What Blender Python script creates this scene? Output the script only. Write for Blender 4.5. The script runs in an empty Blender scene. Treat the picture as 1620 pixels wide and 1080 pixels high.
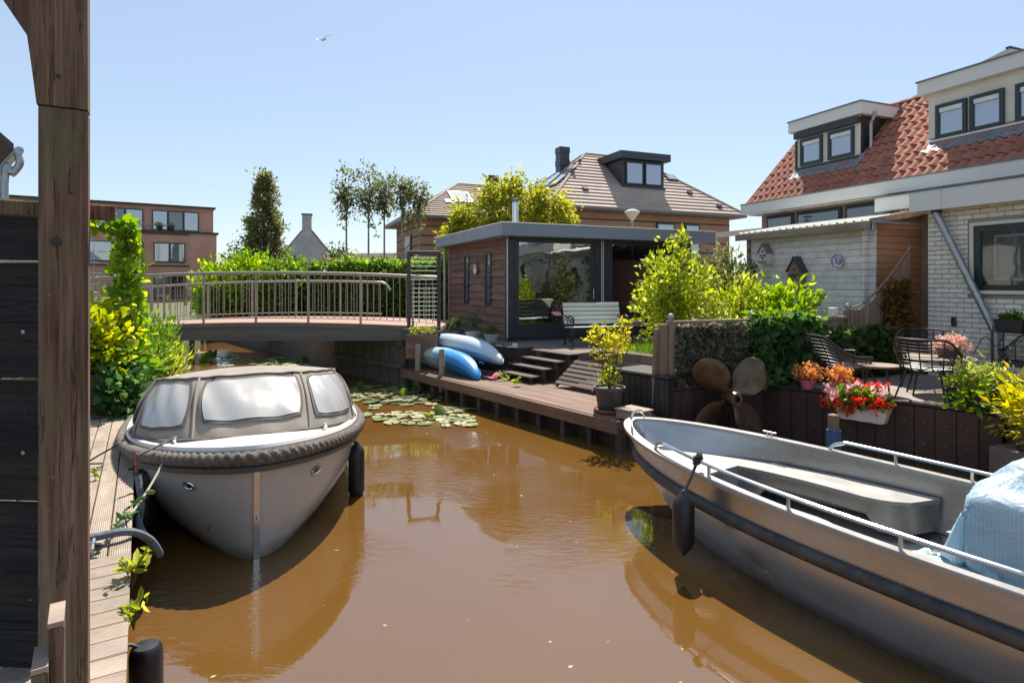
import bpy, bmesh, math, random
import numpy as np
from mathutils import Vector, Matrix, noise as mnoise

# ------------------------------------------------------------------ camera, sky, sun, exposure
SC = bpy.context.scene
COL = SC.collection
CAMZ, FPX = 2.2, 950.0          # eye height above the water; focal length in photo pixels (1620 wide)
R = math.radians
cam = bpy.data.cameras.new('camera'); camo = bpy.data.objects.new('camera', cam); COL.objects.link(camo)
camo.location = (0, 0, CAMZ); camo.rotation_euler = (R(90), 0, 0)
cam.sensor_width = 36.0; cam.lens = 36.0 * FPX / 1620
cam.shift_y = -(540 - 450) / 1620.0
cam.clip_start = 0.05; cam.clip_end = 3000
SC.camera = camo
SUN_EL, SUN_AZ = 57.0, 9.0       # azimuth clockwise from the view direction
world = bpy.data.worlds.new('World'); SC.world = world; world.use_nodes = True
wn = world.node_tree
sky = wn.nodes.new('ShaderNodeTexSky'); sky.sky_type = 'NISHITA'; sky.sun_disc = False
sky.sun_elevation = R(SUN_EL); sky.sun_rotation = R(SUN_AZ)
sky.air_density = 1.0; sky.dust_density = 0.45; sky.ozone_density = 1.0; sky.altitude = 0
bg = wn.nodes['Background']; bg.inputs['Strength'].default_value = 0.1
# an even haze tone added over the whole clear-sky dome to lift the shade
vl = wn.nodes.new('ShaderNodeMix'); vl.data_type = 'RGBA'; vl.blend_type = 'MULTIPLY'; vl.inputs[0].default_value = 1.0
wn.links.new(sky.outputs[0], vl.inputs[6]); vl.inputs[7].default_value = (.45, .45, .45, 1)
va = wn.nodes.new('ShaderNodeMix'); va.data_type = 'RGBA'; va.blend_type = 'ADD'; va.inputs[0].default_value = 1.0
wn.links.new(vl.outputs[2], va.inputs[6]); va.inputs[7].default_value = (1.40, 1.70, 2.08, 1)
wn.links.new(va.outputs[2], bg.inputs[0])
sun = bpy.data.lights.new('sun', 'SUN'); suno = bpy.data.objects.new('sun', sun); COL.objects.link(suno)
sun.energy = 4.4; sun.angle = R(0.53); sun.color = (1.0, 0.93, 0.82)
sd = Vector((math.sin(R(SUN_AZ)) * math.cos(R(SUN_EL)), math.cos(R(SUN_AZ)) * math.cos(R(SUN_EL)), math.sin(R(SUN_EL))))
suno.rotation_euler = (-sd).to_track_quat('-Z', 'Y').to_euler(); suno.location = sd * 60
vs = SC.view_settings; vs.view_transform = 'Standard'; vs.look = 'None'; vs.exposure = 0.96; vs.gamma = 1.0; vs.use_curve_mapping = False
SC.cycles.use_denoising = True; SC.cycles.max_bounces = 8; SC.cycles.transparent_max_bounces = 12
SC.cycles.caustics_reflective = False; SC.cycles.caustics_refractive = False; SC.cycles.sample_clamp_indirect = 4.0

rnd = random.Random(7)
def at(px, py, Y):               # a point of the place at depth Y that the photo shows at (px, py)
    return Vector(((px - 810) / FPX * Y, Y, CAMZ - (py - 450) / FPX * Y))

# ------------------------------------------------------------------ mesh helpers
def rotz(a): return Matrix.Rotation(a, 3, 'Z')
class MB:
    def __init__(s): s.v = []; s.f = []
    def add(s, vs, fs):
        o = len(s.v); s.v.extend([tuple(p) for p in vs]); s.f.extend([tuple(i + o for i in f) for f in fs]); return s
    def box(s, c, d, rz=0.0, ch=0.0, m=None):
        hx, hy, hz = d[0] / 2, d[1] / 2, d[2] / 2
        M = m if m is not None else (rotz(rz) if rz else None)
        c = Vector(c)
        ch = min(ch, hx * .45, hy * .45, hz * .45)
        if ch <= 0:
            P = [Vector((x * hx, y * hy, z * hz)) for z in (-1, 1) for y in (-1, 1) for x in (-1, 1)]
            F = [(0, 2, 3, 1), (4, 5, 7, 6), (0, 1, 5, 4), (2, 6, 7, 3), (0, 4, 6, 2), (1, 3, 7, 5)]
        else:
            P = []; idx = {}
            for z in (-1, 1):
                for y in (-1, 1):
                    for x in (-1, 1):
                        for a in range(3):
                            q = [x * hx, y * hy, z * hz]
                            sg = (x, y, z)
                            for b in range(3):
                                if b != a: q[b] -= sg[b] * ch
                            idx[(x, y, z, a)] = len(P); P.append(Vector(q))
            F = []
            I = lambda x, y, z, a: idx[(x, y, z, a)]
            for g in (-1, 1):
                F.append([I(g, -1, -1, 0), I(g, 1, -1, 0), I(g, 1, 1, 0), I(g, -1, 1, 0)][::g])
                F.append([I(-1, g, -1, 1), I(-1, g, 1, 1), I(1, g, 1, 1), I(1, g, -1, 1)][::g])
                F.append([I(-1, -1, g, 2), I(1, -1, g, 2), I(1, 1, g, 2), I(-1, 1, g, 2)][::g])
            for g in (-1, 1):
                for h in (-1, 1):
                    F.append([I(g, h, -1, 0), I(g, h, -1, 1), I(g, h, 1, 1), I(g, h, 1, 0)][::g * h])
                    F.append([I(g, -1, h, 0), I(g, 1, h, 0), I(g, 1, h, 2), I(g, -1, h, 2)][::g * h])
                    F.append([I(-1, g, h, 1), I(-1, g, h, 2), I(1, g, h, 2), I(1, g, h, 1)][::g * h])
            for x in (-1, 1):
                for y in (-1, 1):
                    for z in (-1, 1):
                        F.append([I(x, y, z, 0), I(x, y, z, 1), I(x, y, z, 2)][::x * y * z])
        if M is not None: P = [M @ p for p in P]
        return s.add([p + c for p in P], F)
    def bar(s, a, b, w, h, up=(0, 0, 1), ch=0.0):
        a, b = Vector(a), Vector(b); d = b - a; L = d.length; x = d.normalized(); u = Vector(up)
        y = u.cross(x)
        if y.length < 1e-5: y = Vector((0, 1, 0)).cross(x)
        y.normalize(); z = x.cross(y)
        M = Matrix((x, y, z)).transposed()
        return s.box((a + b) / 2, (L, w, h), ch=ch, m=M)
    def tube(s, pts, r, n=8, closed=False, cap=True):
        pts = [Vector(p) for p in pts]; N = len(pts)
        rr = r if isinstance(r, (list, tuple)) else [r] * N
        ref = None; rings = []
        for i, p in enumerate(pts):
            if closed: t = pts[(i + 1) % N] - pts[i - 1]
            else: t = pts[min(i + 1, N - 1)] - pts[max(i - 1, 0)]
            if t.length < 1e-9: t = Vector((0, 0, 1))
            t.normalize()
            if ref is None:
                ref = Vector((0, 0, 1)) if abs(t.z) < .9 else Vector((1, 0, 0))
            y = (ref - t * ref.dot(t))
            if y.length < 1e-6: y = t.orthogonal()
            y.normalize(); ref = y; z = t.cross(y)
            rings.append([p + (y * math.cos(k * 2 * math.pi / n) + z * math.sin(k * 2 * math.pi / n)) * rr[i] for k in range(n)])
        return s.loft(rings, cap=cap and not closed, loop=closed)
    def loft(s, rings, cap=True, loop=False, ring_closed=True):
        n = len(rings[0]); N = len(rings); V = [p for r in rings for p in r]; F = []
        for i in range(N if loop else N - 1):
            j = (i + 1) % N
            for k in range(n if ring_closed else n - 1):
                l = (k + 1) % n
                F.append((i * n + k, i * n + l, j * n + l, j * n + k))
        if cap: F.append(tuple(range(n))[::-1]); F.append(tuple((N - 1) * n + k for k in range(n)))
        return s.add(V, F)
    def lathe(s, prof, n=16, c=(0, 0, 0), m=None, cap=True):
        c = Vector(c); rings = []
        for r, z in prof:
            ring = [Vector((r * math.cos(2 * math.pi * k / n), r * math.sin(2 * math.pi * k / n), z)) for k in range(n)]
            if m is not None: ring = [m @ p for p in ring]
            rings.append([p + c for p in ring])
        return s.loft(rings, cap=cap)
    def prism(s, poly, z0, z1, m=None, c=(0, 0, 0)):      # 2-D polygon (counter-clockwise) extruded in z
        n = len(poly); c = Vector(c)
        V = [Vector((p[0], p[1], z0)) for p in poly] + [Vector((p[0], p[1], z1)) for p in poly]
        if m is not None: V = [m @ p for p in V]
        F = [tuple(range(n))[::-1], tuple(range(n, 2 * n))] + [(i, (i + 1) % n, n + (i + 1) % n, n + i) for i in range(n)]
        return s.add([p + c for p in V], F)
    def grid(s, fn, nu, nv, cu=False):
        V = [fn(i / nu, j / nv) for i in range(nu + (0 if cu else 1)) for j in range(nv + 1)]
        F = []
        for i in range(nu):
            i2 = (i + 1) % nu if cu else i + 1
            for j in range(nv):
                F.append((i * (nv + 1) + j, i2 * (nv + 1) + j, i2 * (nv + 1) + j + 1, i * (nv + 1) + j + 1))
        return s.add(V, F)
    def mesh(s, name, mat=None, smooth=False, fix=False):
        me = bpy.data.meshes.new(name); me.from_pydata(s.v, [], s.f); me.update()
        if fix:
            bm = bmesh.new(); bm.from_mesh(me); bmesh.ops.remove_doubles(bm, verts=bm.verts, dist=1e-5)
            bmesh.ops.recalc_face_normals(bm, faces=bm.faces); bm.to_mesh(me); bm.free()
        if smooth:
            me.polygons.foreach_set('use_smooth', [True] * len(me.polygons)); me.set_sharp_from_angle(angle=R(38))
        if mat: me.materials.append(mat)
        return me
    def build(s, name, mat=None, parent=None, smooth=False, fix=False, loc=None, rz=None):
        return link(name, s.mesh(name, mat, smooth, fix), parent, loc, rz)

def link(name, me, parent=None, loc=None, rz=None, rot=None, scale=None):
    o = bpy.data.objects.new(name, me); COL.objects.link(o)
    if parent is not None: o.parent = parent
    if loc is not None: o.location = loc
    if rz is not None: o.rotation_euler = (0, 0, rz)
    if rot is not None: o.rotation_euler = rot
    if scale is not None: o.scale = scale
    return o
def tag(o, label, cat, group=None, kind=None):
    o['label'] = label; o['category'] = cat
    if group: o['group'] = group
    if kind: o['kind'] = kind
    return o
def thing(name, label, cat, loc=(0, 0, 0), rz=0.0, group=None):
    o = bpy.data.objects.new(name, None); COL.objects.link(o); o.empty_display_size = .1
    o.location = loc; o.rotation_euler = (0, 0, rz)
    return tag(o, label, cat, group)
def struct(o): o['kind'] = 'structure'; return o
def stuff(o): o['kind'] = 'stuff'; return o
def copy_tree(o, parent=None):
    c = o.copy(); COL.objects.link(c); c.parent = parent
    for ch in list(o.children): copy_tree(ch, c)
    return c
_cb = {}
def cbox(name, d, mat, parent, c, ch=.004, rz=None, rot=None):   # chamfered box with shared mesh data
    key = (round(d[0], 4), round(d[1], 4), round(d[2], 4), mat.name, ch, name)
    if key not in _cb: _cb[key] = MB().box((0, 0, 0), d, ch=ch).mesh(name, mat)
    return link(name, _cb[key], parent, c, rz, rot)

# ------------------------------------------------------------------ materials
def nodes(name):
    m = bpy.data.materials.new(name); m.use_nodes = True; nt = m.node_tree
    return m, nt, nt.nodes['Principled BSDF'], nt.nodes['Material Output']
def N(nt, t, **kw):
    n = nt.nodes.new(t)
    for k, v in kw.items():
        if k in n.inputs: n.inputs[k].default_value = v
        else: setattr(n, k, v)
    return n
def coord(nt, scale=(1, 1, 1), rot=(0, 0, 0), kind='Object', rand=True):
    tc = N(nt, 'ShaderNodeTexCoord'); mp = N(nt, 'ShaderNodeMapping'); mp.inputs['Scale'].default_value = scale; mp.inputs['Rotation'].default_value = rot
    nt.links.new(tc.outputs[kind], mp.inputs['Vector'])
    if rand:
        oi = N(nt, 'ShaderNodeObjectInfo'); mm = N(nt, 'ShaderNodeMath', operation='MULTIPLY'); mm.inputs[1].default_value = 37.0
        cb = N(nt, 'ShaderNodeCombineXYZ')
        nt.links.new(oi.outputs['Random'], mm.inputs[0])
        for i in range(3): nt.links.new(mm.outputs[0], cb.inputs[i])
        nt.links.new(cb.outputs[0], mp.inputs['Location'])
    return mp.outputs[0]
def ramp(nt, fac, stops):
    r = N(nt, 'ShaderNodeValToRGB'); e = r.color_ramp.elements
    while len(e) < len(stops): e.new(.5)
    for k, (p, c) in enumerate(stops): e[k].position = p; e[k].color = (*c, 1) if len(c) == 3 else c
    nt.links.new(fac, r.inputs[0]); return r.outputs[0]
def mixc(nt, a, b, fac, mode='MIX'):
    m = N(nt, 'ShaderNodeMix', data_type='RGBA', blend_type=mode)
    for s, x in ((6, a), (7, b), (0, fac)):
        if hasattr(x, 'links'): nt.links.new(x, m.inputs[s])
        elif s == 0: m.inputs[0].default_value = x
        else: m.inputs[s].default_value = (*x, 1)
    return m.outputs[2]
def hsv(c, k): return tuple(max(0, min(1, x * k)) for x in c)
def surf(name, c1, c2=None, scale=6.0, stretch=(1, 1, 1), rough=.6, metal=0.0, bump=.0, bscale=None, rand=.0, stops=None, dirt=None, dscale=1.5, spec=.5, rv=.0, detail=6.0):
    """two-tone noise surface, per-object tone variation, optional blotches of dirt and relief"""
    m, nt, bs, out = nodes(name)
    c2 = c2 or hsv(c1, .8)
    v = coord(nt, tuple(scale * s for s in stretch))
    nz = N(nt, 'ShaderNodeTexNoise', Scale=1.0, Detail=detail, Roughness=.62); nt.links.new(v, nz.inputs['Vector'])
    col = ramp(nt, nz.outputs['Fac'], stops or [(.32, c2), (.68, c1)])
    if dirt:
        v2 = coord(nt, (dscale,) * 3)
        n2 = N(nt, 'ShaderNodeTexNoise', Scale=1.0, Detail=8.0, Roughness=.7); nt.links.new(v2, n2.inputs['Vector'])
        f = ramp(nt, n2.outputs['Fac'], [(.45, (0, 0, 0)), (.72, (1, 1, 1))])
        mm = N(nt, 'ShaderNodeMath', operation='MULTIPLY'); nt.links.new(f, mm.inputs[0]); mm.inputs[1].default_value = dirt[1]
        col = mixc(nt, col, dirt[0], mm.outputs[0])
    if rand:
        oi = N(nt, 'ShaderNodeObjectInfo'); mr = N(nt, 'ShaderNodeMapRange'); mr.inputs['To Min'].default_value = 1 - rand; mr.inputs['To Max'].default_value = 1 + rand
        nt.links.new(oi.outputs['Random'], mr.inputs['Value'])
        hs = N(nt, 'ShaderNodeHueSaturation'); nt.links.new(mr.outputs[0], hs.inputs['Value']); nt.links.new(col, hs.inputs['Color']); col = hs.outputs[0]
    nt.links.new(col, bs.inputs['Base Color'])
    bs.inputs['Roughness'].default_value = rough; bs.inputs['Metallic'].default_value = metal; bs.inputs['Specular IOR Level'].default_value = spec
    if rv:
        mr = N(nt, 'ShaderNodeMapRange'); mr.inputs['To Min'].default_value = rough - rv; mr.inputs['To Max'].default_value = rough + rv
        nt.links.new(nz.outputs['Fac'], mr.inputs['Value']); nt.links.new(mr.outputs[0], bs.inputs['Roughness'])
    if bump:
        vb = coord(nt, tuple((bscale or scale) * s for s in stretch))
        nb = N(nt, 'ShaderNodeTexNoise', Scale=1.0, Detail=8.0, Roughness=.65); nt.links.new(vb, nb.inputs['Vector'])
        bp = N(nt, 'ShaderNodeBump', Strength=1.0, Distance=bump); nt.links.new(nb.outputs['Fac'], bp.inputs['Height']); nt.links.new(bp.outputs[0], bs.inputs['Normal'])
    return m
def grooved(name, c1, c2, pitch=.012, depth=.002, axis=1, rand=.12, rough=.75, dirt=None):
    """decking timber with milled grooves (fine relief) running along the board"""
    m = surf(name, c1, c2, scale=9, stretch=(.12, 1, 1) if axis == 1 else (1, .12, 1), rough=rough, rand=rand, dirt=dirt, dscale=3)
    nt = m.node_tree; bs = nt.nodes['Principled BSDF']
    v = coord(nt, (1, 1, 1), rand=False); sp = N(nt, 'ShaderNodeSeparateXYZ'); nt.links.new(v, sp.inputs[0])
    mu = N(nt, 'ShaderNodeMath', operation='MULTIPLY'); mu.inputs[1].default_value = 2 * math.pi / pitch; nt.links.new(sp.outputs[axis], mu.inputs[0])
    si = N(nt, 'ShaderNodeMath', operation='SINE'); nt.links.new(mu.outputs[0], si.inputs[0])
    bp = N(nt, 'ShaderNodeBump', Strength=1.0, Distance=depth); nt.links.new(si.outputs[0], bp.inputs['Height']); nt.links.new(bp.outputs[0], bs.inputs['Normal'])
    return m
def leafm(name, c1, c2, trans=.55, rough=.45, c3=None):
    """leaf: diffuse + light through the leaf, each leaf its own tone"""
    m, nt, bs, out = nodes(name)
    g = N(nt, 'ShaderNodeNewGeometry')
    st = [(0.0, c1), (.75, c2)] + ([(1.0, c3)] if c3 else [])
    col = ramp(nt, g.outputs['Random Per Island'], st)
    tr = N(nt, 'ShaderNodeBsdfTranslucent'); hs = N(nt, 'ShaderNodeHueSaturation', Saturation=1.12, Value=2.05); nt.links.new(col, hs.inputs['Color']); nt.links.new(hs.outputs[0], tr.inputs['Color'])
    nt.links.new(col, bs.inputs['Base Color']); bs.inputs['Roughness'].default_value = rough; bs.inputs['Specular IOR Level'].default_value = .35
    mx = N(nt, 'ShaderNodeMixShader'); mx.inputs[0].default_value = trans
    nt.links.new(bs.outputs[0], mx.inputs[1]); nt.links.new(tr.outputs[0], mx.inputs[2]); nt.links.new(mx.outputs[0], out.inputs['Surface'])
    return m
def glassy(name, body, refl=.22, tint=(1, 1, 1), rough=.02, clear=0.0, warp=0.0):
    """window pane: body colour behind (or see-through by `clear`) under a mirror layer"""
    m, nt, bs, out = nodes(name)
    gl = N(nt, 'ShaderNodeBsdfGlossy'); gl.inputs['Color'].default_value = (*tint, 1); gl.inputs['Roughness'].default_value = rough
    df = N(nt, 'ShaderNodeBsdfDiffuse'); df.inputs['Color'].default_value = (*body, 1)
    base = df.outputs[0]
    if clear:
        tp = N(nt, 'ShaderNodeBsdfTransparent'); tp.inputs[0].default_value = (.86, .9, .88, 1)
        mx0 = N(nt, 'ShaderNodeMixShader'); mx0.inputs[0].default_value = clear
        nt.links.new(df.outputs[0], mx0.inputs[1]); nt.links.new(tp.outputs[0], mx0.inputs[2]); base = mx0.outputs[0]
    fr = N(nt, 'ShaderNodeFresnel', IOR=1.5); ad = N(nt, 'ShaderNodeMath', operation='ADD', use_clamp=True); ad.inputs[1].default_value = refl - .04
    nt.links.new(fr.outputs[0], ad.inputs[0])
    if warp:
        v = coord(nt, (1.6, 1.6, 1.6)); nz = N(nt, 'ShaderNodeTexNoise', Scale=1.0, Detail=2.0); nt.links.new(v, nz.inputs['Vector'])
        bp = N(nt, 'ShaderNodeBump', Strength=1.0, Distance=warp); nt.links.new(nz.outputs['Fac'], bp.inputs['Height']); nt.links.new(bp.outputs[0], gl.inputs['Normal'])
    mx = N(nt, 'ShaderNodeMixShader'); nt.links.new(ad.outputs[0], mx.inputs[0]); nt.links.new(base, mx.inputs[1]); nt.links.new(gl.outputs[0], mx.inputs[2])
    nt.links.new(mx.outputs[0], out.inputs['Surface'])
    return m

def rough_timber(name, c1, c2, c3, speck, axis, moss=None, moss_amt=.6, grain=1.0, depth=.004):
    """old sawn timber: coarse and fine grain along `axis`, knots, algae blotches, pale specks, checks"""
    m, nt, bs, out = nodes(name)
    def st(k, along): return tuple(k * (along if i == axis else 1) for i in range(3))
    a = N(nt, 'ShaderNodeTexNoise', Scale=1.0, Detail=8.0, Roughness=.7, Distortion=.4); nt.links.new(coord(nt, st(9, .08)), a.inputs['Vector'])
    b = N(nt, 'ShaderNodeTexNoise', Scale=1.0, Detail=6.0, Roughness=.75); nt.links.new(coord(nt, st(70, .035)), b.inputs['Vector'])
    d = N(nt, 'ShaderNodeTexNoise', Scale=1.0, Detail=9.0, Roughness=.72); nt.links.new(coord(nt, st(4, .5)), d.inputs['Vector'])
    e = N(nt, 'ShaderNodeTexNoise', Scale=1.0, Detail=3.0, Roughness=.6); nt.links.new(coord(nt, st(55, .6)), e.inputs['Vector'])
    col = ramp(nt, a.outputs['Fac'], [(.30, c2), (.52, c1), (.72, c3)])
    col = mixc(nt, col, ramp(nt, b.outputs['Fac'], [(.35, (.45, .42, .40)), (.60, (1.15, 1.12, 1.1))]), grain, 'MULTIPLY')
    if moss:
        f = ramp(nt, d.outputs['Fac'], [(.46, (0, 0, 0)), (.66, (moss_amt,) * 3)]); col = mixc(nt, col, moss, f)
    f = ramp(nt, e.outputs['Fac'], [(.70, (0, 0, 0)), (.76, (.75,) * 3)]); col = mixc(nt, col, speck, f)
    g = N(nt, 'ShaderNodeTexNoise', Scale=1.0, Detail=4.0, Roughness=.55, Distortion=.3); nt.links.new(coord(nt, st(16, .045)), g.inputs['Vector'])
    crack = ramp(nt, g.outputs['Fac'], [(.488, (1, 1, 1)), (.5, (.12, .12, .12)), (.512, (1, 1, 1))]); col = mixc(nt, col, crack, .85, 'MULTIPLY')
    kn = N(nt, 'ShaderNodeTexVoronoi', Scale=1.0); nt.links.new(coord(nt, st(5, .35)), kn.inputs['Vector'])
    col = mixc(nt, col, ramp(nt, kn.outputs['Distance'], [(.06, (.35, .3, .28)), (.13, (1, 1, 1))]), .8, 'MULTIPLY')
    nt.links.new(col, bs.inputs['Base Color']); bs.inputs['Roughness'].default_value = .88; bs.inputs['Specular IOR Level'].default_value = .3
    mx = N(nt, 'ShaderNodeMath', operation='MULTIPLY_ADD'); nt.links.new(b.outputs['Fac'], mx.inputs[0]); mx.inputs[1].default_value = .8; nt.links.new(a.outputs['Fac'], mx.inputs[2])
    bp = N(nt, 'ShaderNodeBump', Strength=1.0, Distance=depth); nt.links.new(mx.outputs[0], bp.inputs['Height']); nt.links.new(bp.outputs[0], bs.inputs['Normal'])
    return m
M = {}
# timber
M['post'] = rough_timber('weathered_post', (.20, .125, .088), (.10, .066, .05), (.29, .20, .15), (.42, .38, .32), 2, moss=(.15, .15, .075), moss_amt=.8, depth=.006)
M['blackplank'] = rough_timber('black_stained_plank', (.026, .027, .031), (.012, .012, .014), (.05, .048, .045), (.16, .16, .16), 0, moss=(.045, .042, .024), moss_amt=.6, depth=.007)
M['deckgrey'] = grooved('grey_grooved_decking', (.46, .37, .30), (.32, .25, .195), pitch=.012, depth=.0022, axis=1, dirt=((.12, .10, .07), .6))
M['deckbrown'] = surf('brown_decking', (.20, .115, .075), (.10, .06, .042), scale=8, stretch=(.1, 1, 1), rough=.75, bump=.002, bscale=30, rand=.18, dirt=((.25, .19, .14), .4), dscale=2.5)
M['terracedeck'] = grooved('pale_terrace_decking', (.42, .36, .32), (.30, .25, .22), pitch=.02, depth=.003, axis=1)
M['darkboard'] = surf('dark_brown_boards', (.060, .030, .022), (.036, .019, .015), scale=6, stretch=(1, 1, .15), rough=.62, bump=.0015, bscale=30, rand=.14, dirt=((.10, .07, .055), .35), dscale=4)
M['quay'] = surf('wet_quay_boards', (.075, .055, .042), (.03, .024, .02), scale=7, stretch=(1, 1, .3), rough=.7, bump=.003, rand=.15, dirt=((.14, .12, .09), .5), dscale=5)
M['cladding'] = surf('rough_red_brown_cladding', (.22, .125, .092), (.115, .068, .052), scale=5, stretch=(.25, .25, 1.5), rough=.8, bump=.004, bscale=14, rand=.2)
M['shedwood'] = surf('bleached_shed_logs', (.82, .77, .745), (.66, .61, .585), scale=5, stretch=(.25, 1, 1), rough=.8, bump=.002, bscale=20, rand=.06, dirt=((.26, .21, .17), .5), dscale=5)
M['shedside'] = surf('orange_stained_logs', (.56, .27, .13), (.46, .25, .16), scale=2, stretch=(1, .25, 1), rough=.75, rand=.06, dirt=((.42, .28, .21), .6), dscale=2)
M['shedtrim'] = surf('grey_brown_trim', (.36, .28, .22), (.22, .165, .13), scale=6, stretch=(.2, 1, 1), rough=.8, bump=.002)
M['fencewood'] = surf('brown_fence_boards', (.29, .20, .145), (.175, .125, .092), scale=6, stretch=(1, 1, .15), rough=.85, bump=.003, bscale=22, rand=.14)
M['step'] = surf('dark_step_timber', (.085, .055, .042), (.04, .028, .022), scale=7, stretch=(.15, 1, 1), rough=.75, bump=.002, rand=.15)
M['sleeper'] = surf('sleeper_timber', (.30, .22, .15), (.16, .11, .075), scale=6, stretch=(.15, 1, 1), rough=.85, bump=.003)
# masonry, paint, roofs
M['brickw'] = surf('cream_brick', (.86, .81, .71), (.76, .70, .59), scale=14, rough=.8, bump=.002, bscale=60, rand=.09, dirt=((.58, .52, .43), .4), dscale=5)
M['mortar'] = surf('grey_mortar', (.36, .35, .33), (.27, .26, .245), scale=30, rough=.95, bump=.002)
M['brickbrown'] = None
M['tile'] = surf('red_clay_tile', (.42, .165, .105), (.28, .115, .08), scale=9, rough=.85, spec=.25, bump=.002, bscale=40, rand=.15, dirt=((.27, .13, .09), .4), dscale=7)
M['tilebrown'] = surf('flat_brown_roof_tile', (.46, .36, .30), (.36, .28, .235), scale=2.5, rough=.8, rand=.1, bump=.002, bscale=20, dirt=((.27, .20, .165), .5), dscale=1.2)
M['tiledark'] = surf('dark_roof_tile', (.10, .085, .08), (.06, .055, .05), scale=3, rough=.8)
M['whitepaint'] = surf('white_paint', (.74, .73, .69), (.66, .65, .61), scale=3, rough=.45, dirt=((.5, .48, .43), .3), dscale=3)
M['cream'] = surf('cream_paint', (.70, .66, .56), (.62, .58, .48), scale=3, rough=.5)
M['greenpaint'] = surf('dark_green_paint', (.020, .036, .036), (.014, .026, .027), scale=4, rough=.35)
M['anthra'] = surf('anthracite_paint', (.045, .05, .062), (.035, .038, .048), scale=3, rough=.4)
M['greyfascia'] = surf('blue_grey_fascia', (.25, .29, .34), (.21, .245, .29), scale=2, stretch=(.3, 1, 1), rough=.45)
M['lead'] = surf('grey_lead', (.20, .215, .24), (.13, .14, .155), scale=8, rough=.5, bump=.003)
M['zinc'] = surf('zinc_pipe', (.42, .43, .45), (.30, .31, .33), scale=10, rough=.35, metal=.7)
M['steel'] = surf('stainless_steel', (.72, .72, .72), (.62, .62, .62), scale=12, rough=.16, metal=1.0)
M['alu'] = surf('brushed_aluminium', (.55, .535, .515), (.46, .445, .425), scale=3.5, stretch=(.3, 1, 1.8), rough=.27, metal=.88, rv=.10, bump=.0012, bscale=2.2, dirt=((.38, .36, .335), .6), dscale=2.0)
M['aluin'] = surf('aluminium_seat_sheet', (.42, .41, .395), (.35, .34, .325), scale=3, rough=.42, metal=.72, rv=.06, dirt=((.5, .48, .45), .5), dscale=3)
M['rail'] = surf('galvanised_rail', (.40, .345, .30), (.30, .26, .225), scale=9, rough=.45, metal=.35, dirt=((.24, .19, .15), .4), dscale=6)
M['girder'] = surf('grey_girder_paint', (.13, .135, .13), (.08, .083, .08), scale=4, stretch=(.3, 1, 2), rough=.55, dirt=((.15, .10, .07), .6), dscale=2)
M['bridgedeck'] = surf('reddish_bridge_surface', (.40, .25, .20), (.30, .19, .155), scale=12, rough=.9)
M['concrete'] = surf('stained_concrete', (.16, .145, .125), (.09, .082, .07), scale=4, stretch=(1, 1, .3), rough=.9, bump=.004, dirt=((.05, .05, .035), .7), dscale=2)
M['black'] = surf('black_rubber', (.018, .018, .02), (.011, .011, .013), scale=12, rough=.42, rv=.1)
M['strake'] = surf('worn_black_strake', (.055, .048, .043), (.02, .019, .018), scale=9, rough=.6, dirt=((.16, .13, .11), .5), dscale=6)
M['rope'] = surf('weathered_brown_rope', (.17, .145, .125), (.085, .072, .062), scale=60, rough=.9, bump=.003, bscale=180, dirt=((.24, .22, .2), .5), dscale=6)
M['ropelight'] = surf('pale_rope', (.42, .39, .34), (.26, .24, .2), scale=120, rough=.9)
M['hose'] = surf('blue_grey_hose', (.17, .20, .24), (.10, .115, .14), scale=40, rough=.8, bump=.004, bscale=50)
M['hull'] = surf('light_grey_gelcoat', (.50, .485, .465), (.46, .445, .425), scale=2.0, rough=.22, dirt=((.38, .36, .33), .35), dscale=2.5, rv=.06)
M['gelwhite'] = surf('white_gelcoat', (.78, .76, .72), (.72, .70, .66), scale=3, rough=.28)
M['canvas'] = surf('taupe_canvas', (.30, .262, .225), (.25, .217, .185), scale=5, rough=.85, bump=.004, bscale=3.5)
M['canvasdark'] = surf('dark_binding', (.13, .115, .10), (.10, .09, .08), scale=8, rough=.8)
M['bronze'] = surf('old_bronze', (.15, .10, .062), (.085, .058, .038), scale=7, rough=.42, metal=.75, rv=.1, bump=.003, bscale=6, dirt=((.22, .18, .13), .5), dscale=3)
M['wicker'] = surf('black_wicker', (.030, .026, .024), (.018, .016, .015), scale=30, rough=.42)
M['potblack'] = surf('black_plastic_pot', (.03, .03, .032), (.02, .02, .022), scale=8, rough=.45)
M['potgrey'] = surf('taupe_pot', (.075, .065, .06), (.05, .045, .042), scale=8, rough=.6)
M['potpink'] = surf('pink_pot', (.55, .16, .28), (.45, .12, .22), scale=8, rough=.5)
M['potwhite'] = surf('white_plastic_planter', (.78, .76, .72), (.68, .65, .60), scale=4, rough=.45)
M['terracotta'] = surf('terracotta', (.32, .13, .08), (.22, .09, .06), scale=8, rough=.8)
M['soil'] = surf('soil', (.05, .035, .025), (.025, .018, .013), scale=30, rough=1.0, bump=.01)
M['bark'] = surf('bark', (.13, .10, .075), (.055, .043, .034), scale=14, stretch=(1, 1, .25), rough=.95, bump=.01)
M['barkbirch'] = surf('birch_bark', (.42, .37, .31), (.14, .12, .10), scale=6, stretch=(1, 1, 1.6), rough=.9)
M['twig'] = surf('twig', (.13, .085, .05), (.07, .048, .03), scale=20, rough=.9)
M['grass'] = leafm('grass_blades', (.10, .17, .02), (.17, .26, .03), trans=.35)
M['lawn'] = surf('lawn_soil', (.12, .17, .03), (.07, .11, .02), scale=8, rough=.95)
M['ground'] = surf('far_ground', (.13, .14, .06), (.09, .09, .05), scale=.6, rough=1.0)
M['paving'] = surf('garden_paving', (.20, .165, .14), (.13, .11, .095), scale=5, rough=.9)
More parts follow.
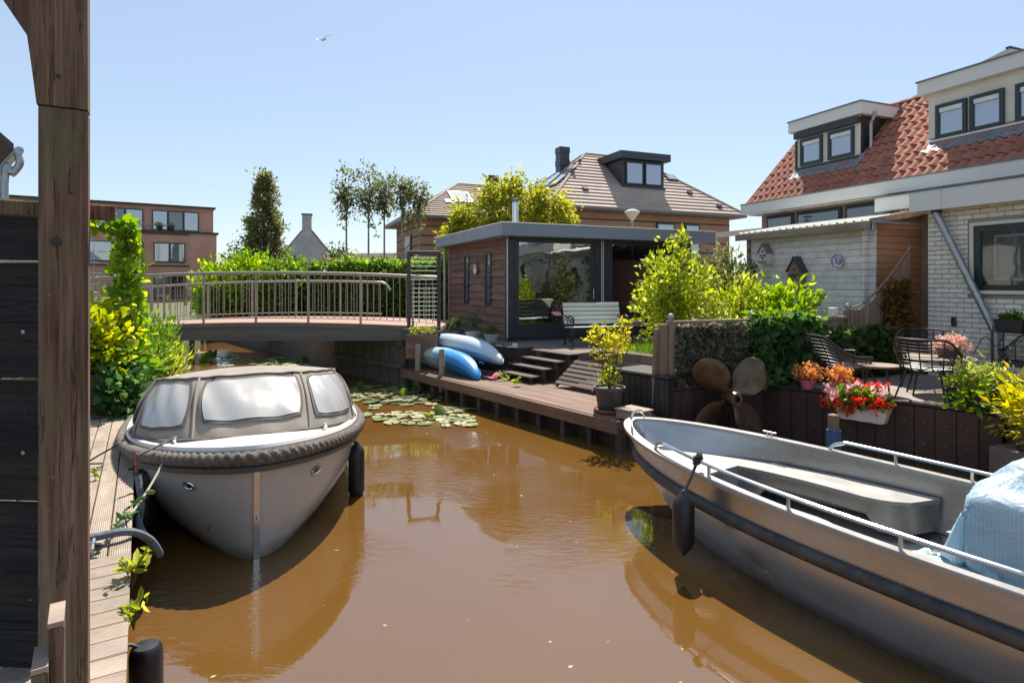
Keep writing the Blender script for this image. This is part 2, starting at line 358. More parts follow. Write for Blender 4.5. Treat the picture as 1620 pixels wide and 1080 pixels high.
M['earthbank'] = surf('dark_bank', (.06, .05, .035), (.03, .026, .02), scale=4, rough=1.0, bump=.02)
M['blind'] = surf('white_vent_grille', (.75, .75, .73), rough=.5)
M['curtain'] = surf('brown_striped_curtain', (.20, .14, .10), (.10, .07, .055), scale=30, stretch=(1, 1, .02), rough=.9)
M['netcurtain'] = surf('white_curtain', (.72, .72, .70), (.60, .60, .58), scale=20, stretch=(1, 1, .05), rough=.9)
M['panesky'] = glassy('blue_reflecting_pane', (.16, .18, .23), refl=.34, tint=(.93, .96, 1))
M['panedark'] = glassy('dark_reflecting_pane', (.02, .022, .024), refl=.16)
M['paneclear'] = glassy('clear_pane', (.03, .03, .03), refl=.10, clear=.94, warp=.004)
M['gardenglass'] = glassy('garden_door_pane', (.03, .025, .025), refl=.25, clear=.93, warp=.005)
M['skylight'] = glassy('skylight_pane', (.30, .32, .33), refl=.45)
M['plexi'] = glassy('cloudy_vinyl_window', (.40, .385, .36), refl=.22, tint=(.97, .94, .90), rough=.25, warp=.06)
M['lampglass'] = surf('opal_lamp', (.78, .70, .52), (.72, .64, .46), rough=.3)
M['blackiron'] = surf('dark_green_cast_iron', (.02, .035, .035), (.012, .022, .022), scale=12, rough=.45)
M['slatgreen'] = surf('off_white_slat', (.74, .74, .67), (.66, .66, .58), scale=8, stretch=(.1, 1, 1), rough=.55, rand=.05)
M['kayblue'] = None
M['tarp'] = None
M['gull'] = surf('gull_white', (.8, .8, .78), (.55, .56, .58), scale=4, rough=.7)
M['plate'] = surf('white_china', (.75, .73, .72), rough=.3)
M['purple'] = surf('purple_pattern', (.16, .09, .22), (.62, .58, .62), scale=26, rough=.35, stops=[(.42, (.10, .05, .16)), (.5, (.30, .16, .34)), (.58, (.68, .64, .68))])
M['basket'] = surf('basket', (.30, .17, .08), (.16, .09, .045), scale=40, rough=.8)
M['pinkplastic'] = surf('pink_paddle', (.72, .20, .25), (.62, .15, .2), rough=.4)
M['interior'] = surf('room_wall', (.36, .20, .14), (.27, .15, .105), scale=2, rough=.9)
M['render'] = surf('grey_render', (.46, .46, .45), (.36, .36, .35), scale=2, rough=.9)
M['slate'] = surf('grey_slate', (.10, .12, .135), (.07, .085, .095), scale=5, rough=.95, spec=.08)
M['lamel'] = surf('dark_facade_boards', (.085, .075, .07), (.05, .045, .04), scale=3, rough=.8)
def stain(m, z0, z1, col, amt=.75):
    """a waterline stain with a ragged edge between heights z0 and z1 of the object"""
    nt = m.node_tree; bs = nt.nodes['Principled BSDF']; src = bs.inputs['Base Color'].links[0].from_socket
    tc = N(nt, 'ShaderNodeTexCoord'); sp = N(nt, 'ShaderNodeSeparateXYZ'); nt.links.new(tc.outputs['Object'], sp.inputs[0])
    nz = N(nt, 'ShaderNodeTexNoise', Scale=7.0, Detail=7.0, Roughness=.7); nt.links.new(tc.outputs['Object'], nz.inputs['Vector'])
    ad = N(nt, 'ShaderNodeMath', operation='MULTIPLY_ADD'); nt.links.new(nz.outputs['Fac'], ad.inputs[0]); ad.inputs[1].default_value = -(z1 - z0) * 1.2; nt.links.new(sp.outputs[2], ad.inputs[2])
    mr = N(nt, 'ShaderNodeMapRange'); mr.inputs['From Min'].default_value = z0 - (z1 - z0) * .6; mr.inputs['From Max'].default_value = z1 - (z1 - z0) * .6; mr.inputs['To Min'].default_value = amt; mr.inputs['To Max'].default_value = 0
    nt.links.new(ad.outputs[0], mr.inputs['Value']); nt.links.new(mixc(nt, src, col, mr.outputs[0]), bs.inputs['Base Color'])
stain(M['hull'], .02, .14, (.16, .13, .08)); stain(M['quay'], -.1, .25, (.03, .035, .02))
M['alu_hull'] = M['alu'].copy(); M['alu_hull'].name = 'aluminium_hull'; stain(M['alu_hull'], .0, .10, (.17, .14, .09), .6)
# leaves
M['lf_vine'] = leafm('vine_leaf', (.10, .19, .018), (.22, .31, .03), c3=(.38, .42, .06))
M['lf_gold'] = leafm('golden_hydrangea_leaf', (.20, .25, .015), (.36, .38, .03), c3=(.45, .42, .06))
M['lf_lime'] = leafm('lime_shrub_leaf', (.14, .19, .02), (.32, .36, .045), c3=(.47, .46, .13))
M['lf_maple'] = leafm('yellow_green_tree_leaf', (.16, .18, .022), (.31, .31, .04), c3=(.40, .34, .07))
M['lf_ivy'] = leafm('ivy_leaf', (.034, .085, .028), (.07, .15, .042), trans=.38, c3=(.15, .24, .06))
M['lf_camo'] = leafm('dry_camouflage_leaf', (.10, .098, .068), (.17, .17, .11), trans=.3, c3=(.24, .21, .15))
M['lf_hedge'] = leafm('hedge_leaf', (.055, .115, .018), (.125, .205, .03), c3=(.28, .34, .05))
M['lf_dark'] = leafm('dark_green_leaf', (.035, .07, .022), (.07, .12, .03), trans=.45)
M['lf_conifer'] = leafm('conifer_spray', (.10, .12, .04), (.18, .19, .07), trans=.45, c3=(.22, .18, .08))
M['lf_birch'] = leafm('birch_leaf', (.07, .09, .03), (.14, .16, .06), trans=.5, c3=(.16, .15, .06))
M['lf_olive'] = leafm('olive_leaf', (.07, .085, .03), (.14, .15, .06), c3=(.20, .2, .08))
M['lf_red'] = leafm('red_orange_creeper_leaf', (.05, .065, .018), (.22, .09, .025), trans=.4, c3=(.28, .16, .03))
M['lf_orange'] = leafm('dry_orange_flower', (.60, .24, .08), (.72, .36, .14), trans=.35, c3=(.6, .42, .16))
M['fl_red'] = leafm('red_petal', (.62, .03, .02), (.75, .07, .04), trans=.3)
M['fl_pink'] = leafm('pink_petal', (.72, .36, .40), (.80, .55, .56), trans=.3, c3=(.8, .72, .7))
M['fl_blush'] = leafm('blush_flower', (.55, .32, .26), (.66, .45, .36), trans=.3)
M['lf_ger'] = leafm('geranium_leaf', (.10, .19, .015), (.20, .28, .03), trans=.5)
M['lf_spotted'] = leafm('pale_yellow_green_leaf', (.20, .25, .05), (.38, .40, .10), c3=(.48, .48, .20))
M['lf_plume'] = leafm('beige_plume', (.30, .22, .11), (.42, .32, .17), trans=.4)
M['lily'] = leafm('lily_pad', (.15, .17, .045), (.26, .27, .09), trans=.0, rough=.3, c3=(.38, .36, .15))
# ------------------------------------------------------------------ special materials
def water_mat():
    m, nt, bs, out = nodes('muddy_canal_water')
    v = coord(nt, (1, 1, 1), rand=False)
    n1 = N(nt, 'ShaderNodeTexNoise', Scale=.35, Detail=4.0); nt.links.new(v, n1.inputs['Vector'])
    col = ramp(nt, n1.outputs['Fac'], [(.3, (.122, .058, .012)), (.7, (.142, .071, .017))])
    nt.links.new(col, bs.inputs['Base Color']); bs.inputs['Roughness'].default_value = .012; bs.inputs['IOR'].default_value = 2.25
    a = N(nt, 'ShaderNodeTexNoise', Scale=7.5, Detail=4.0, Roughness=.6, Distortion=.5); nt.links.new(coord(nt, (1, 2.1, 1), rot=(0, 0, .5), rand=False), a.inputs['Vector'])
    b = N(nt, 'ShaderNodeTexNoise', Scale=.9, Detail=2.0, Roughness=.5); nt.links.new(v, b.inputs['Vector'])
    c = N(nt, 'ShaderNodeTexNoise', Scale=.55, Detail=2.0); nt.links.new(v, c.inputs['Vector'])
    calm = ramp(nt, c.outputs['Fac'], [(.46, (.06, .06, .06)), (.60, (1.5, 1.5, 1.5))])
    mu = N(nt, 'ShaderNodeMath', operation='MULTIPLY'); nt.links.new(a.outputs['Fac'], mu.inputs[0]); nt.links.new(calm, mu.inputs[1])
    m2 = N(nt, 'ShaderNodeMath', operation='MULTIPLY_ADD'); nt.links.new(b.outputs['Fac'], m2.inputs[0]); m2.inputs[1].default_value = 1.6; nt.links.new(mu.outputs[0], m2.inputs[2])
    bp = N(nt, 'ShaderNodeBump', Strength=1.0, Distance=.0046); nt.links.new(m2.outputs[0], bp.inputs['Height']); nt.links.new(bp.outputs[0], bs.inputs['Normal'])
    return m
def brick_mat(name, c1, c2, mortar, sc=1.0, rot=(0, 0, 0)):
    m, nt, bs, out = nodes(name)
    v = coord(nt, (1, 1, 1), rot=rot, rand=False)
    br = N(nt, 'ShaderNodeTexBrick'); nt.links.new(v, br.inputs['Vector'])
    br.inputs['Color1'].default_value = (*c1, 1); br.inputs['Color2'].default_value = (*c2, 1); br.inputs['Mortar'].default_value = (*mortar, 1)
    br.inputs['Scale'].default_value = 1.0; br.inputs['Brick Width'].default_value = .22 * sc; br.inputs['Row Height'].default_value = .0625 * sc; br.inputs['Mortar Size'].default_value = .008 * sc
    nz = N(nt, 'ShaderNodeTexNoise', Scale=.7, Detail=6.0); nt.links.new(v, nz.inputs['Vector'])
    k = ramp(nt, nz.outputs['Fac'], [(.3, (.78, .78, .78)), (.7, (1, 1, 1))])
    col = mixc(nt, br.outputs['Color'], k, 1.0, 'MULTIPLY')
    nt.links.new(col, bs.inputs['Base Color']); bs.inputs['Roughness'].default_value = .9
    return m
M['water'] = water_mat()
M['brickred'] = brick_mat('red_brown_brick', (.70, .35, .25), (.60, .29, .205), (.48, .34, .27), rot=(R(90), 0, 0))
M['brickbrown'] = brick_mat('brown_brick', (.48, .31, .25), (.42, .26, .21), (.36, .27, .23), rot=(R(90), 0, 0))
M['bricktan'] = brick_mat('tan_brick', (.50, .30, .17), (.44, .255, .145), (.34, .22, .14), rot=(R(90), 0, 0))
def kayak_mat(name, top, low, mid):
    m, nt, bs, out = nodes(name)
    v = coord(nt, (1, 1, 1), rand=False); sp = N(nt, 'ShaderNodeSeparateXYZ'); nt.links.new(v, sp.inputs[0])
    nz = N(nt, 'ShaderNodeTexNoise', Scale=4.0, Detail=7.0, Roughness=.7); nt.links.new(coord(nt, (.35, 1.5, 1.5), rand=False), nz.inputs['Vector'])
    ad = N(nt, 'ShaderNodeMath', operation='MULTIPLY_ADD'); nt.links.new(nz.outputs['Fac'], ad.inputs[0]); ad.inputs[1].default_value = .8; nt.links.new(sp.outputs[0], ad.inputs[2])
    col = ramp(nt, ad.outputs[0], [(.0, low), (.45, mid), (.95, top)])
    nt.links.new(col, bs.inputs['Base Color']); bs.inputs['Roughness'].default_value = .38
    return m
M['kayblue'] = kayak_mat('blue_marbled_plastic', (.02, .22, .55), (.40, .55, .58), (.04, .28, .60))
M['kaywhite'] = kayak_mat('pale_blue_plastic', (.52, .60, .67), (.42, .54, .63), (.56, .62, .68))
def tarp_mat():
    m, nt, bs, out = nodes('pale_blue_tarpaulin')
    v = coord(nt, (1, 1, 1), rand=False)
    w = N(nt, 'ShaderNodeTexWave', Scale=16.0, Distortion=1.5); nt.links.new(v, w.inputs['Vector'])
    nz = N(nt, 'ShaderNodeTexNoise', Scale=3.0, Detail=5.0); nt.links.new(v, nz.inputs['Vector'])
    base = ramp(nt, nz.outputs['Fac'], [(.3, (.48, .67, .78)), (.65, (.66, .79, .85))])
    st = ramp(nt, w.outputs['Fac'], [(.45, (.90, .92, .94)), (.55, (1, 1, 1))])
    col = mixc(nt, base, st, 1.0, 'MULTIPLY'); nt.links.new(col, bs.inputs['Base Color']); bs.inputs['Roughness'].default_value = .4
    tr = N(nt, 'ShaderNodeBsdfTranslucent'); nt.links.new(col, tr.inputs[0]); mx = N(nt, 'ShaderNodeMixShader'); mx.inputs[0].default_value = .3
    nt.links.new(bs.outputs[0], mx.inputs[1]); nt.links.new(tr.outputs[0], mx.inputs[2]); nt.links.new(mx.outputs[0], out.inputs['Surface'])
    nb = N(nt, 'ShaderNodeTexNoise', Scale=9.0, Detail=4.0, Distortion=1.0); nt.links.new(v, nb.inputs['Vector'])
    bp = N(nt, 'ShaderNodeBump', Strength=1.0, Distance=.02); nt.links.new(nb.outputs['Fac'], bp.inputs['Height']); nt.links.new(bp.outputs[0], bs.inputs['Normal'])
    return m
M['tarp'] = tarp_mat()

# ------------------------------------------------------------------ foliage helpers
def leaf_obj(name, P, size, mat, parent=None, aspect=.55, out_c=None, droop=.25, outw=.6, seed=1, jit=.55, big=False, up=0.0, kind=True):
    """a mass of separate leaves: every leaf a folded blade of its own at point P"""
    rg = np.random.default_rng(seed); P = np.asarray(P, float); n = len(P)
    d = rg.normal(size=(n, 3))
    if out_c is not None:
        o = P - np.asarray(out_c, float); o /= (np.linalg.norm(o, axis=1, keepdims=True) + 1e-6); d = d * (1 - outw) + o * outw * 1.6
    d[:, 2] += up - droop
    d /= np.linalg.norm(d, axis=1, keepdims=True) + 1e-9
    q = rg.normal(size=(n, 3)); s = np.cross(d, q); s /= np.linalg.norm(s, axis=1, keepdims=True) + 1e-9
    w = np.cross(s, d)
    L = size * (1 + jit * rg.uniform(-1, 1, (n, 1)))
    A = L * aspect * .5
    fold = L * .10
    if not big:
        V = np.stack([P, P + d * L * .45 + s * A + w * fold, P + d * L, P + d * L * .45 - s * A + w * fold], 1)
        fo = np.array([[0, 1, 2], [0, 2, 3]])
    else:
        V = np.stack([P, P + d * L * .25 + s * A * .85 + w * fold, P + d * L * .65 + s * A * .8 + w * fold * .7, P + d * L - w * fold,
                      P + d * L * .65 - s * A * .8 + w * fold * .7, P + d * L * .25 - s * A * .85 + w * fold], 1)
        fo = np.array([[0, 1, 2], [0, 2, 3], [0, 3, 4], [0, 4, 5]])
    k = V.shape[1]; nf = len(fo)
    F = (fo[None] + (np.arange(n) * k)[:, None, None]).reshape(-1)
    me = bpy.data.meshes.new(name)
    me.vertices.add(n * k); me.vertices.foreach_set('co', V.reshape(-1))
    me.loops.add(len(F)); me.loops.foreach_set('vertex_index', F.astype(np.int32))
    me.polygons.add(n * nf); me.polygons.foreach_set('loop_start', np.arange(0, n * nf * 3, 3, dtype=np.int32))
    me.update(calc_edges=True); me.validate(); me.materials.append(mat)
    o = link(name, me, parent)
    if kind: o['kind'] = 'stuff'
    return o
def clumps(fn, nc, npc, rad, seed):
    """nc clump centres from fn(rng), npc leaves round each, spread rad"""
    rg = np.random.default_rng(seed); C = np.array([fn(rg) for _ in range(nc)])
    P = C[:, None, :] + rg.normal(size=(nc, npc, 3)) * rad * rg.uniform(.6, 1.3, (nc, 1, 1))
    return P.reshape(-1, 3), C
def in_ellipsoid(c, r, shell=.55, flat=None):
    def f(rg):
        u = rg.normal(size=3); u /= np.linalg.norm(u); k = rg.uniform(shell, 1.0)
        p = np.array(c) + u * np.array(r) * k
        return p
    return f
def in_box(lo, hi):
    return lambda rg: rg.uniform(lo, hi)
def branches(mb, base, C, r0, seed, n=6, frac=.6):
    rg = random.Random(seed); base = Vector(base)
    for c in C:
        c = Vector(c); m = base.lerp(c, frac) + Vector((rg.uniform(-1, 1), rg.uniform(-1, 1), 0)) * .06 * (c - base).length
        m.z = base.z + (c.z - base.z) * frac * .9
        mb.tube([base, m, c], [r0, r0 * .6, r0 * .2], n=n, cap=False)
def shrub(name, label, base, r, h, mat, lsize, nc, npc, seed, group=None, stem=True, shell=.4, aspect=.55, cat='shrub', z0=.12, big=False, clr=.12, lift=.0, up=0.1, droop=.25):
    t = thing(name, label, cat, base, 0, group)
    c = (0, 0, h * (.5 + z0 / 2)); rr = (r[0], r[1], h * (.5 - z0 / 2))
    P, C = clumps(in_ellipsoid(c, rr, shell), nc, npc, clr, seed)
    P[:, 2] = np.maximum(P[:, 2], .03)
    if stem:
        mb = MB(); branches(mb, (0, 0, 0), C[:: max(1, len(C) // 14)], .018, seed)
        mb.build('stem', M['twig'], t, smooth=True)
    leaf_obj('foliage', P, lsize, mat, t, aspect=aspect, out_c=(0, 0, h * .3), seed=seed, big=big, up=up, droop=droop)
    return t

# ------------------------------------------------------------------ frames of the place
HO, HX, HY = Vector((5.81, 14.8, 0)), Vector((.38, -.925, 0)), Vector((.925, .38, 0))     # house row on the right bank
HRZ = math.atan2(-.925, .38)
def H(x, y, z=0): return HO + HX * x + HY * y + Vector((0, 0, z))
GO, GX, GY = Vector((-2.27, 12.7, 0)), Vector((.604, -.797, 0)), Vector((.797, .604, 0))  # low garden deck along the water
GRZ = math.atan2(-.797, .604)
def G(x, y, z=0): return GO + GX * x + GY * y + Vector((0, 0, z))
LO, LX, LY = Vector((-1.60, 2.49, 0)), Vector((-.5245, .8514, 0)), Vector((-.8514, -.5245, 0))   # left jetty: x away, y to the land
LRZ = math.atan2(.8514, -.5245)
def Lf(x, y, z=0): return LO + LX * x + LY * y + Vector((0, 0, z))

# ------------------------------------------------------------------ water and ground
w = MB().add([(-60, -25, 0), (30, -25, 0), (30, 60, 0), (-60, 60, 0)], [(0, 1, 2, 3)]).build('water', M['water']); struct(w)
def ground(name, pts, z0, z1, mat):
    o = MB().prism([(p[0], p[1]) for p in pts], z0, z1).build(name, mat, fix=True); return struct(o)
ground('ground_right_bank', [(-2.5, 13.42), G(-.25, 1.42), G(2.0, 1.42), G(2.0, 1.9), G(3.2, 1.9), G(3.2, 2.62), H(4.68, -3.95), H(4.68, .5), H(30, .5), (400, -12), (500, 700), (-16, 60), (-16, 30), (-4.5, 15.3)], -.6, .9, M['paving'])
ground('ground_under_deck', [G(-.3, .28), G(6.05, .28), H(4.66, -5.9), H(4.66, -3.9), G(3.15, 2.6), G(3.15, 1.88), G(1.98, 1.88), G(1.98, 1.4), G(-.3, 1.4)], -.6, .25, M['earthbank'])
ground('ground_terrace', [H(4.72, -5.9), H(4.78, -4.24), H(7.3, -3.3), H(7.3, .4), H(4.72, .4)], -.6, .70, M['earthbank'])
ground('ground_right_quay', [H(7.36, -3.62), H(24, -3.62), H(24, .45), H(7.36, .45)], -.6, .42, M['paving'])
ground('ground_left_bank', [Lf(-6, .35), Lf(-6, 30), Lf(9, 30), Lf(9.0, -.3), Lf(6.3, -.1), Lf(6.25, .3)], -.6, .44, M['earthbank'])
ground('ground_left_far', [Lf(9.02, -.3), Lf(9.02, 60), (-500, 500), (-40, 500), (-22, 45), (-8.4, 15.4), (-7.9, 13)], -.6, .85, M['ground'])
ground('ground_far', [(-900, 45), (900, 61), (900, 1500), (-900, 1500)], -.5, .8, M['ground'])

# ------------------------------------------------------------------ left jetty in the foreground
jet = thing('wooden_jetty', 'weathered grey grooved timber jetty along the left bank', 'jetty', LO, LRZ)
# far stretch: long boards, near stretch: cross boards
for k in range(9):
    cbox('plank', (5.4, .118, .03), M['deckgrey'], jet, (4.10, .062 + .126 * k, .535), ch=.004)
xx = 1.325
k = 0
while xx > -2.4:
    cbox('plank', (1.6, .142, .03), M['deckgrey'], jet, (xx, .80, .552), ch=.004, rz=R(90) + rnd.uniform(-.004, .004))
    xx -= .148; k += 1
cbox('edge_beam', (9.3, .05, .14), M['quay'], jet, (2.15, .06, .448), ch=.006)
for k in range(9):
    cbox('pile', (.12, .12, 1.2), M['quay'], jet, (-1.9 + 1.0 * k, .15, -.15), ch=.01)
for k in range(4): cbox('joist', (9.2, .06, .1), M['quay'], jet, (2.15, .35 + .4 * k, .46), ch=.005)

def dock_fender(x, z, lab, r=.085, L=.5):
    t = thing('dock_fender', lab, 'fender', Lf(x, -.075, z), LRZ, 'rubber fenders on the jetty edge')
    prof = [(.02, -L / 2), (r * .85, -L / 2 + .005), (r, -L / 2 + .04), (r, L / 2 - .05), (r * .93, L / 2 - .02), (r * .75, L / 2 - .004), (.02, L / 2)]
    MB().lathe(prof, 16).build('body', M['black'], t, smooth=True)
    MB().tube([(0, .03, L / 2 - .01), (0, .07, L / 2 + .02), (0, .12, L / 2 + .02)], .010, 6).build('strap', M['black'], t, smooth=True)
    return t
dock_fender(.20, .10, 'shiny black rubber fender nearest the bottom edge of the photo on the jetty', .085, .36)
dock_fender(.78, .12, 'second black rubber fender under the yellow weeds on the jetty edge', .08, .34)
dock_fender(3.25, .32, 'black rubber fender wedged between jetty and covered boat', .095, .5)

# small weeds sprouting from the jetty edge
def weed(x, y, z, h, n, mat, lab, seed, ls=.09):
    t = thing('weed', lab, 'weed', Lf(x, y, z), 0, 'weeds on the jetty')
    rg = random.Random(seed); mb = MB(); P = []
    for i in range(n):
        a = rg.uniform(0, 6.28); l = h * rg.uniform(.5, 1)
        e = Vector((math.cos(a) * l * .45, math.sin(a) * l * .45, l)); mid = e * .5 + Vector((0, 0, .04))
        mb.tube([(0, 0, 0), mid, e], .003, 4, cap=False)
        for q in range(5): P.append(tuple(mid.lerp(e, q / 4.0) + Vector((rg.uniform(-.02, .02),) * 3)))
    mb.build('stem', M['twig'], t); leaf_obj('leaf', P, ls, mat, t, aspect=.45, seed=seed, big=True, up=.2, droop=0)
weed(1.02, -.01, .5, .22, 6, M['lf_lime'], 'taller yellow green weed hanging over the jetty edge in front', 3, .065)
weed(.62, -.02, .46, .15, 5, M['lf_lime'], 'lower yellow weed above the shiny front fender', 4, .055)
weed(1.85, .02, .52, .12, 3, M['lf_ivy'], 'dark green weed growing through boards beside the covered boat', 5, .06)
weed(3.2, .28, .55, .06, 2, M['lf_lime'], 'tiny green weed sprouting between jetty boards', 6, .05)
weed(2.15, .0, .50, .16, 3, M['lf_ivy'], 'green weed at the jetty edge by the wedged fender', 8, .06)

# specks of drifting leaf and pollen on the water
rgf = np.random.default_rng(77); P = np.stack([rgf.uniform(-3.0, 1.6, 150), rgf.uniform(3.2, 11.0, 150), np.full(150, .003)], 1); P[:, 0] -= (P[:, 1] - 5) * .35
fk = leaf_obj('floating_flecks', P, .030, surf('drift_flecks', (.42, .36, .24), (.25, .2, .12), rough=.8), None, aspect=.6, droop=0, seed=77, jit=.7)
fk.scale = (1, 1, .12); tag(fk, 'scattered pale leaf flecks drifting on the canal surface', 'flecks', kind='stuff')

# foreground post, brace and black plank screen
PY = 2.35
pz = lambda py, Y=PY: at(0, py, Y).z
PR = R(31); pfc = at(100, 0, PY); pfc.z = .55
ps = thing('timber_post', 'thick weathered brown timber post with brace in the left foreground', 'post', pfc + rotz(PR) @ Vector((0, .055, 0)), PR)
zj = pz(170) - .55
lx = lambda px: (px - 100) / 506.0
post = MB(); post.box((lx(100), 0, zj / 2), (.158, .11, zj), ch=.010); post.build('lower_post', M['post'], ps)
def fpoly(pts, y0, y1):      # a board sawn to an outline seen from the front
    return MB().prism([(lx(px), pz(py) - .55) for px, py in pts], -y1, -y0, m=Matrix(((1, 0, 0), (0, 0, -1), (0, 1, 0))))
fpoly([(140, 169), (139, -160), (43, -160), (43, 62), (50, 110), (58, 169)], -.0545, .054).build('upper_post', M['post'], ps, fix=True)
fpoly([(43.5, 62), (43.5, -160), (-124, -160)], -.04, .04).build('brace', M['post'], ps, fix=True)
for hx, hz, hr in ((lx(89), pz(383) - .55, .017), (lx(112), pz(305) - .55, .005), (lx(92), pz(122) - .55, .008)):
    MB().lathe([(.0001, 0), (hr * .9, 0), (hr, .003), (hr * .9, .006)], 18, c=(hx, -.0565, hz), m=Matrix.Rotation(R(90), 3, 'X')).build('bolt_hole', M['black'], ps)
cbox('rail_end', (.40, .07, .062), M['post'], ps, (-.035, .095, pz(331, 2.42) - .55), ch=.006)
sc = thing('plank_screen', 'black stained horizontal plank screen behind the foreground post', 'fence', (at(62, 0, 2.58).x, 2.58, .5), R(-4))
edges = [314, 334, 413, 600, 795, 985, 1175]
for i in range(len(edges) - 1):
    z1, z0 = pz(edges[i], 2.56) - .5, pz(edges[i + 1], 2.56) - .5
    cbox('top_rail' if i == 0 else 'plank', (1.9, .07 if i == 0 else .045, z1 - z0 - .014), M['blackplank'], sc, (-.90, -.015 if i == 0 else 0, (z0 + z1) / 2), ch=.005, rot=(R(rnd.uniform(-1, 1)), 0, 0))
    for sx in (-.05,):
        if i in (2, 3): MB().lathe([(.0001, 0), (.009, .001), (.009, .003), (.0001, .004)], 10, m=Matrix.Rotation(R(90), 3, 'X')).build('screw', M['zinc'], sc, loc=(sx, -.0235, (z0 + z1) / 2 + .05 * (1 if sx < -.1 else -1)))
for k, (px, py, Y, nm) in enumerate([(90, 962, 2.12, 'taller brown board end standing against the post foot'), (65, 1032, 2.05, 'shorter pale topped board end at the bottom left corner')]):
    p = at(px, py, Y); z_ = p.z - .57
    t = thing('board_end', nm, 'board', (p.x, p.y, .57), R(35))
    cbox('board', (.045, .16, z_ - .03), M['post'], t, (0, 0, (z_ - .03) / 2), ch=.006)
    MB().prism([(-.0225, -.08), (.0225, -.08), (.0225, .08), (-.0225, .08)], z_ - .029, z_ - .012).build('cut_top', M['shedtrim'], t)

# ------------------------------------------------------------------ bridge
bx0, bx1, by0, by1 = -10.2, -1.55, 13.0, 15.5
bz = lambda x: 1.385 - .0085 * (x + 5.2) ** 2
bridge = thing('footbridge', 'arched footbridge with steel railings over the canal', 'bridge', (-5.2, 13, 0))
BX = lambda x: x + 5.2
NS = 24
def strip(y0, y1, dz0, dz1, x0=bx0, x1=bx1, n=NS):
    rings = []
    for i in range(n + 1):
        x = x0 + (x1 - x0) * i / n; z = bz(x); lo = 1.026 if dz0 is None else z + dz0
        rings.append([(BX(x), y0 - 13, lo), (BX(x), y1 - 13, lo), (BX(x), y1 - 13, z + dz1), (BX(x), y0 - 13, z + dz1)])
    return MB().loft(rings)
strip(by0 - .02, by1 + .02, -.09, 0).build('deck', M['bridgedeck'], bridge)
strip(by0 + .02, by0 + .14, None, -.092, -8.3, -2.0).build('girder', M['girder'], bridge)
strip(by1 - .14, by1 - .02, None, -.092, -8.3, -2.0).build('girder', M['girder'], bridge)
MB().box((-5.15 + 5.2, .07, 1.008), (6.3, .20, .035)).build('girder_flange', M['girder'], bridge)
strip(by0 - .03, by0 + .0, -.075, -.02).build('deck_edge', M['girder'], bridge)
def railing(y, hgt, x0, x1, rr, droop):
    pts = []
    for i in range(31):
        x = x0 + (x1 - x0) * i / 30; pts.append((BX(x), y - 13, bz(x) + hgt))
    if droop:
        pts += [(BX(x1 + .12), y - 13, bz(x1) + hgt - .06), (BX(x1 + .22), y - 13, bz(x1) + hgt - .2)]
    MB().tube(pts, rr, 8).build('handrail', M['rail'], bridge, smooth=True)
    MB().tube([(p[0], p[1], bz(p[0] - 5.2) + .09) for p in pts[:31]], .012, 6).build('bottom_rail', M['rail'], bridge, smooth=True)
    bal = MB().tube([(0, 0, .09), (0, 0, hgt)], .009, 6).mesh('baluster', M['rail'])
    pst = MB().bar((0, 0, -.07), (0, 0, hgt), .05, .018, up=(0, 1, 0)).mesh('railing_post', M['rail'])
    x = x0 + .1; k = 0
    while x < x1:
        link('railing_post' if k % 8 == 0 else 'baluster', pst if k % 8 == 0 else bal, bridge, (BX(x), y - 13 + .0, bz(x)))
        x += .142; k += 1
railing(by0 + .03, 1.07, bx0, -1.62, .036, False)
railing(by1 - .03, .90, bx0, -3.35, .03, True)
ab = thing('bridge_abutment', 'dark stained plank abutment wall under the right end of the bridge', 'wall', (-2.32, 13.08, 0), math.atan2(2.15, -2.13))
for k in range(16): cbox('sheet_plank', (.185, .07, 2.0), M['concrete'], ab, (.10 + .19 * k, -.0 + (.02 if k % 2 else 0), .02), ch=.01)
cbox('waling', (3.05, .08, .10), M['concrete'], ab, (1.52, .08, .42), ch=.01)
cbox('cap_beam', (3.05, .26, .14), M['concrete'], ab, (1.52, 0, .94), ch=.01)
cbox('face_plank', (.5, .08, 1.9), M['concrete'], ab, (-.02, -.26, 0), ch=.01, rz=R(50))
ab2 = thing('bridge_abutment', 'abutment under the left end of the bridge behind the vines', 'wall', (-8.2, 13.1, 0), math.atan2(2.3, -.5))
for k in range(13): cbox('sheet_plank', (.185, .07, 2.0), M['concrete'], ab2, (.10 + .19 * k, (.02 if k % 2 else 0), .0), ch=.01)
cbox('cap_beam', (2.5, .26, .14), M['concrete'], ab2, (1.25, 0, .93), ch=.01)

# far jetty with tyres beyond the bridge
fj = thing('tyre_jetty', 'pale low jetty edged with tyres beyond the bridge', 'jetty', (-4.7, 16.3, 0), math.atan2(6.4, -5.3))
for k in range(10): cbox('plank', (8.4, .19, .04), M['deckgrey'], fj, (4.2, -.12 - .2 * k, .46), ch=.004)
cbox('edge_beam', (8.4, .06, .22), M['quay'], fj, (4.2, .02, .33), ch=.006)
tyre = MB(); 
tyre.tube([(math.cos(a) * .15, 0, math.sin(a) * .15) for a in [i * 2 * math.pi / 14 for i in range(14)]], .055, 8, closed=True)
tym = tyre.mesh('tyre', M['black'], smooth=True)
for k in range(20): link('tyre', tym, fj, (.3 + .41 * k, .10, .2), rz=rnd.uniform(-.1, .1))
for k, x in enumerate((1.2, 2.3, 5.2)):
    MB().lathe([(.045, -.6), (.045, .75), (.03, .78)], 10).build('mooring_pile', M['quay'], fj, loc=(x, .2, 0), smooth=True)
cbox('waterside_step', (.5, .35, .12), M['whitepaint'], fj, (6.3, -.3, .55), ch=.02)
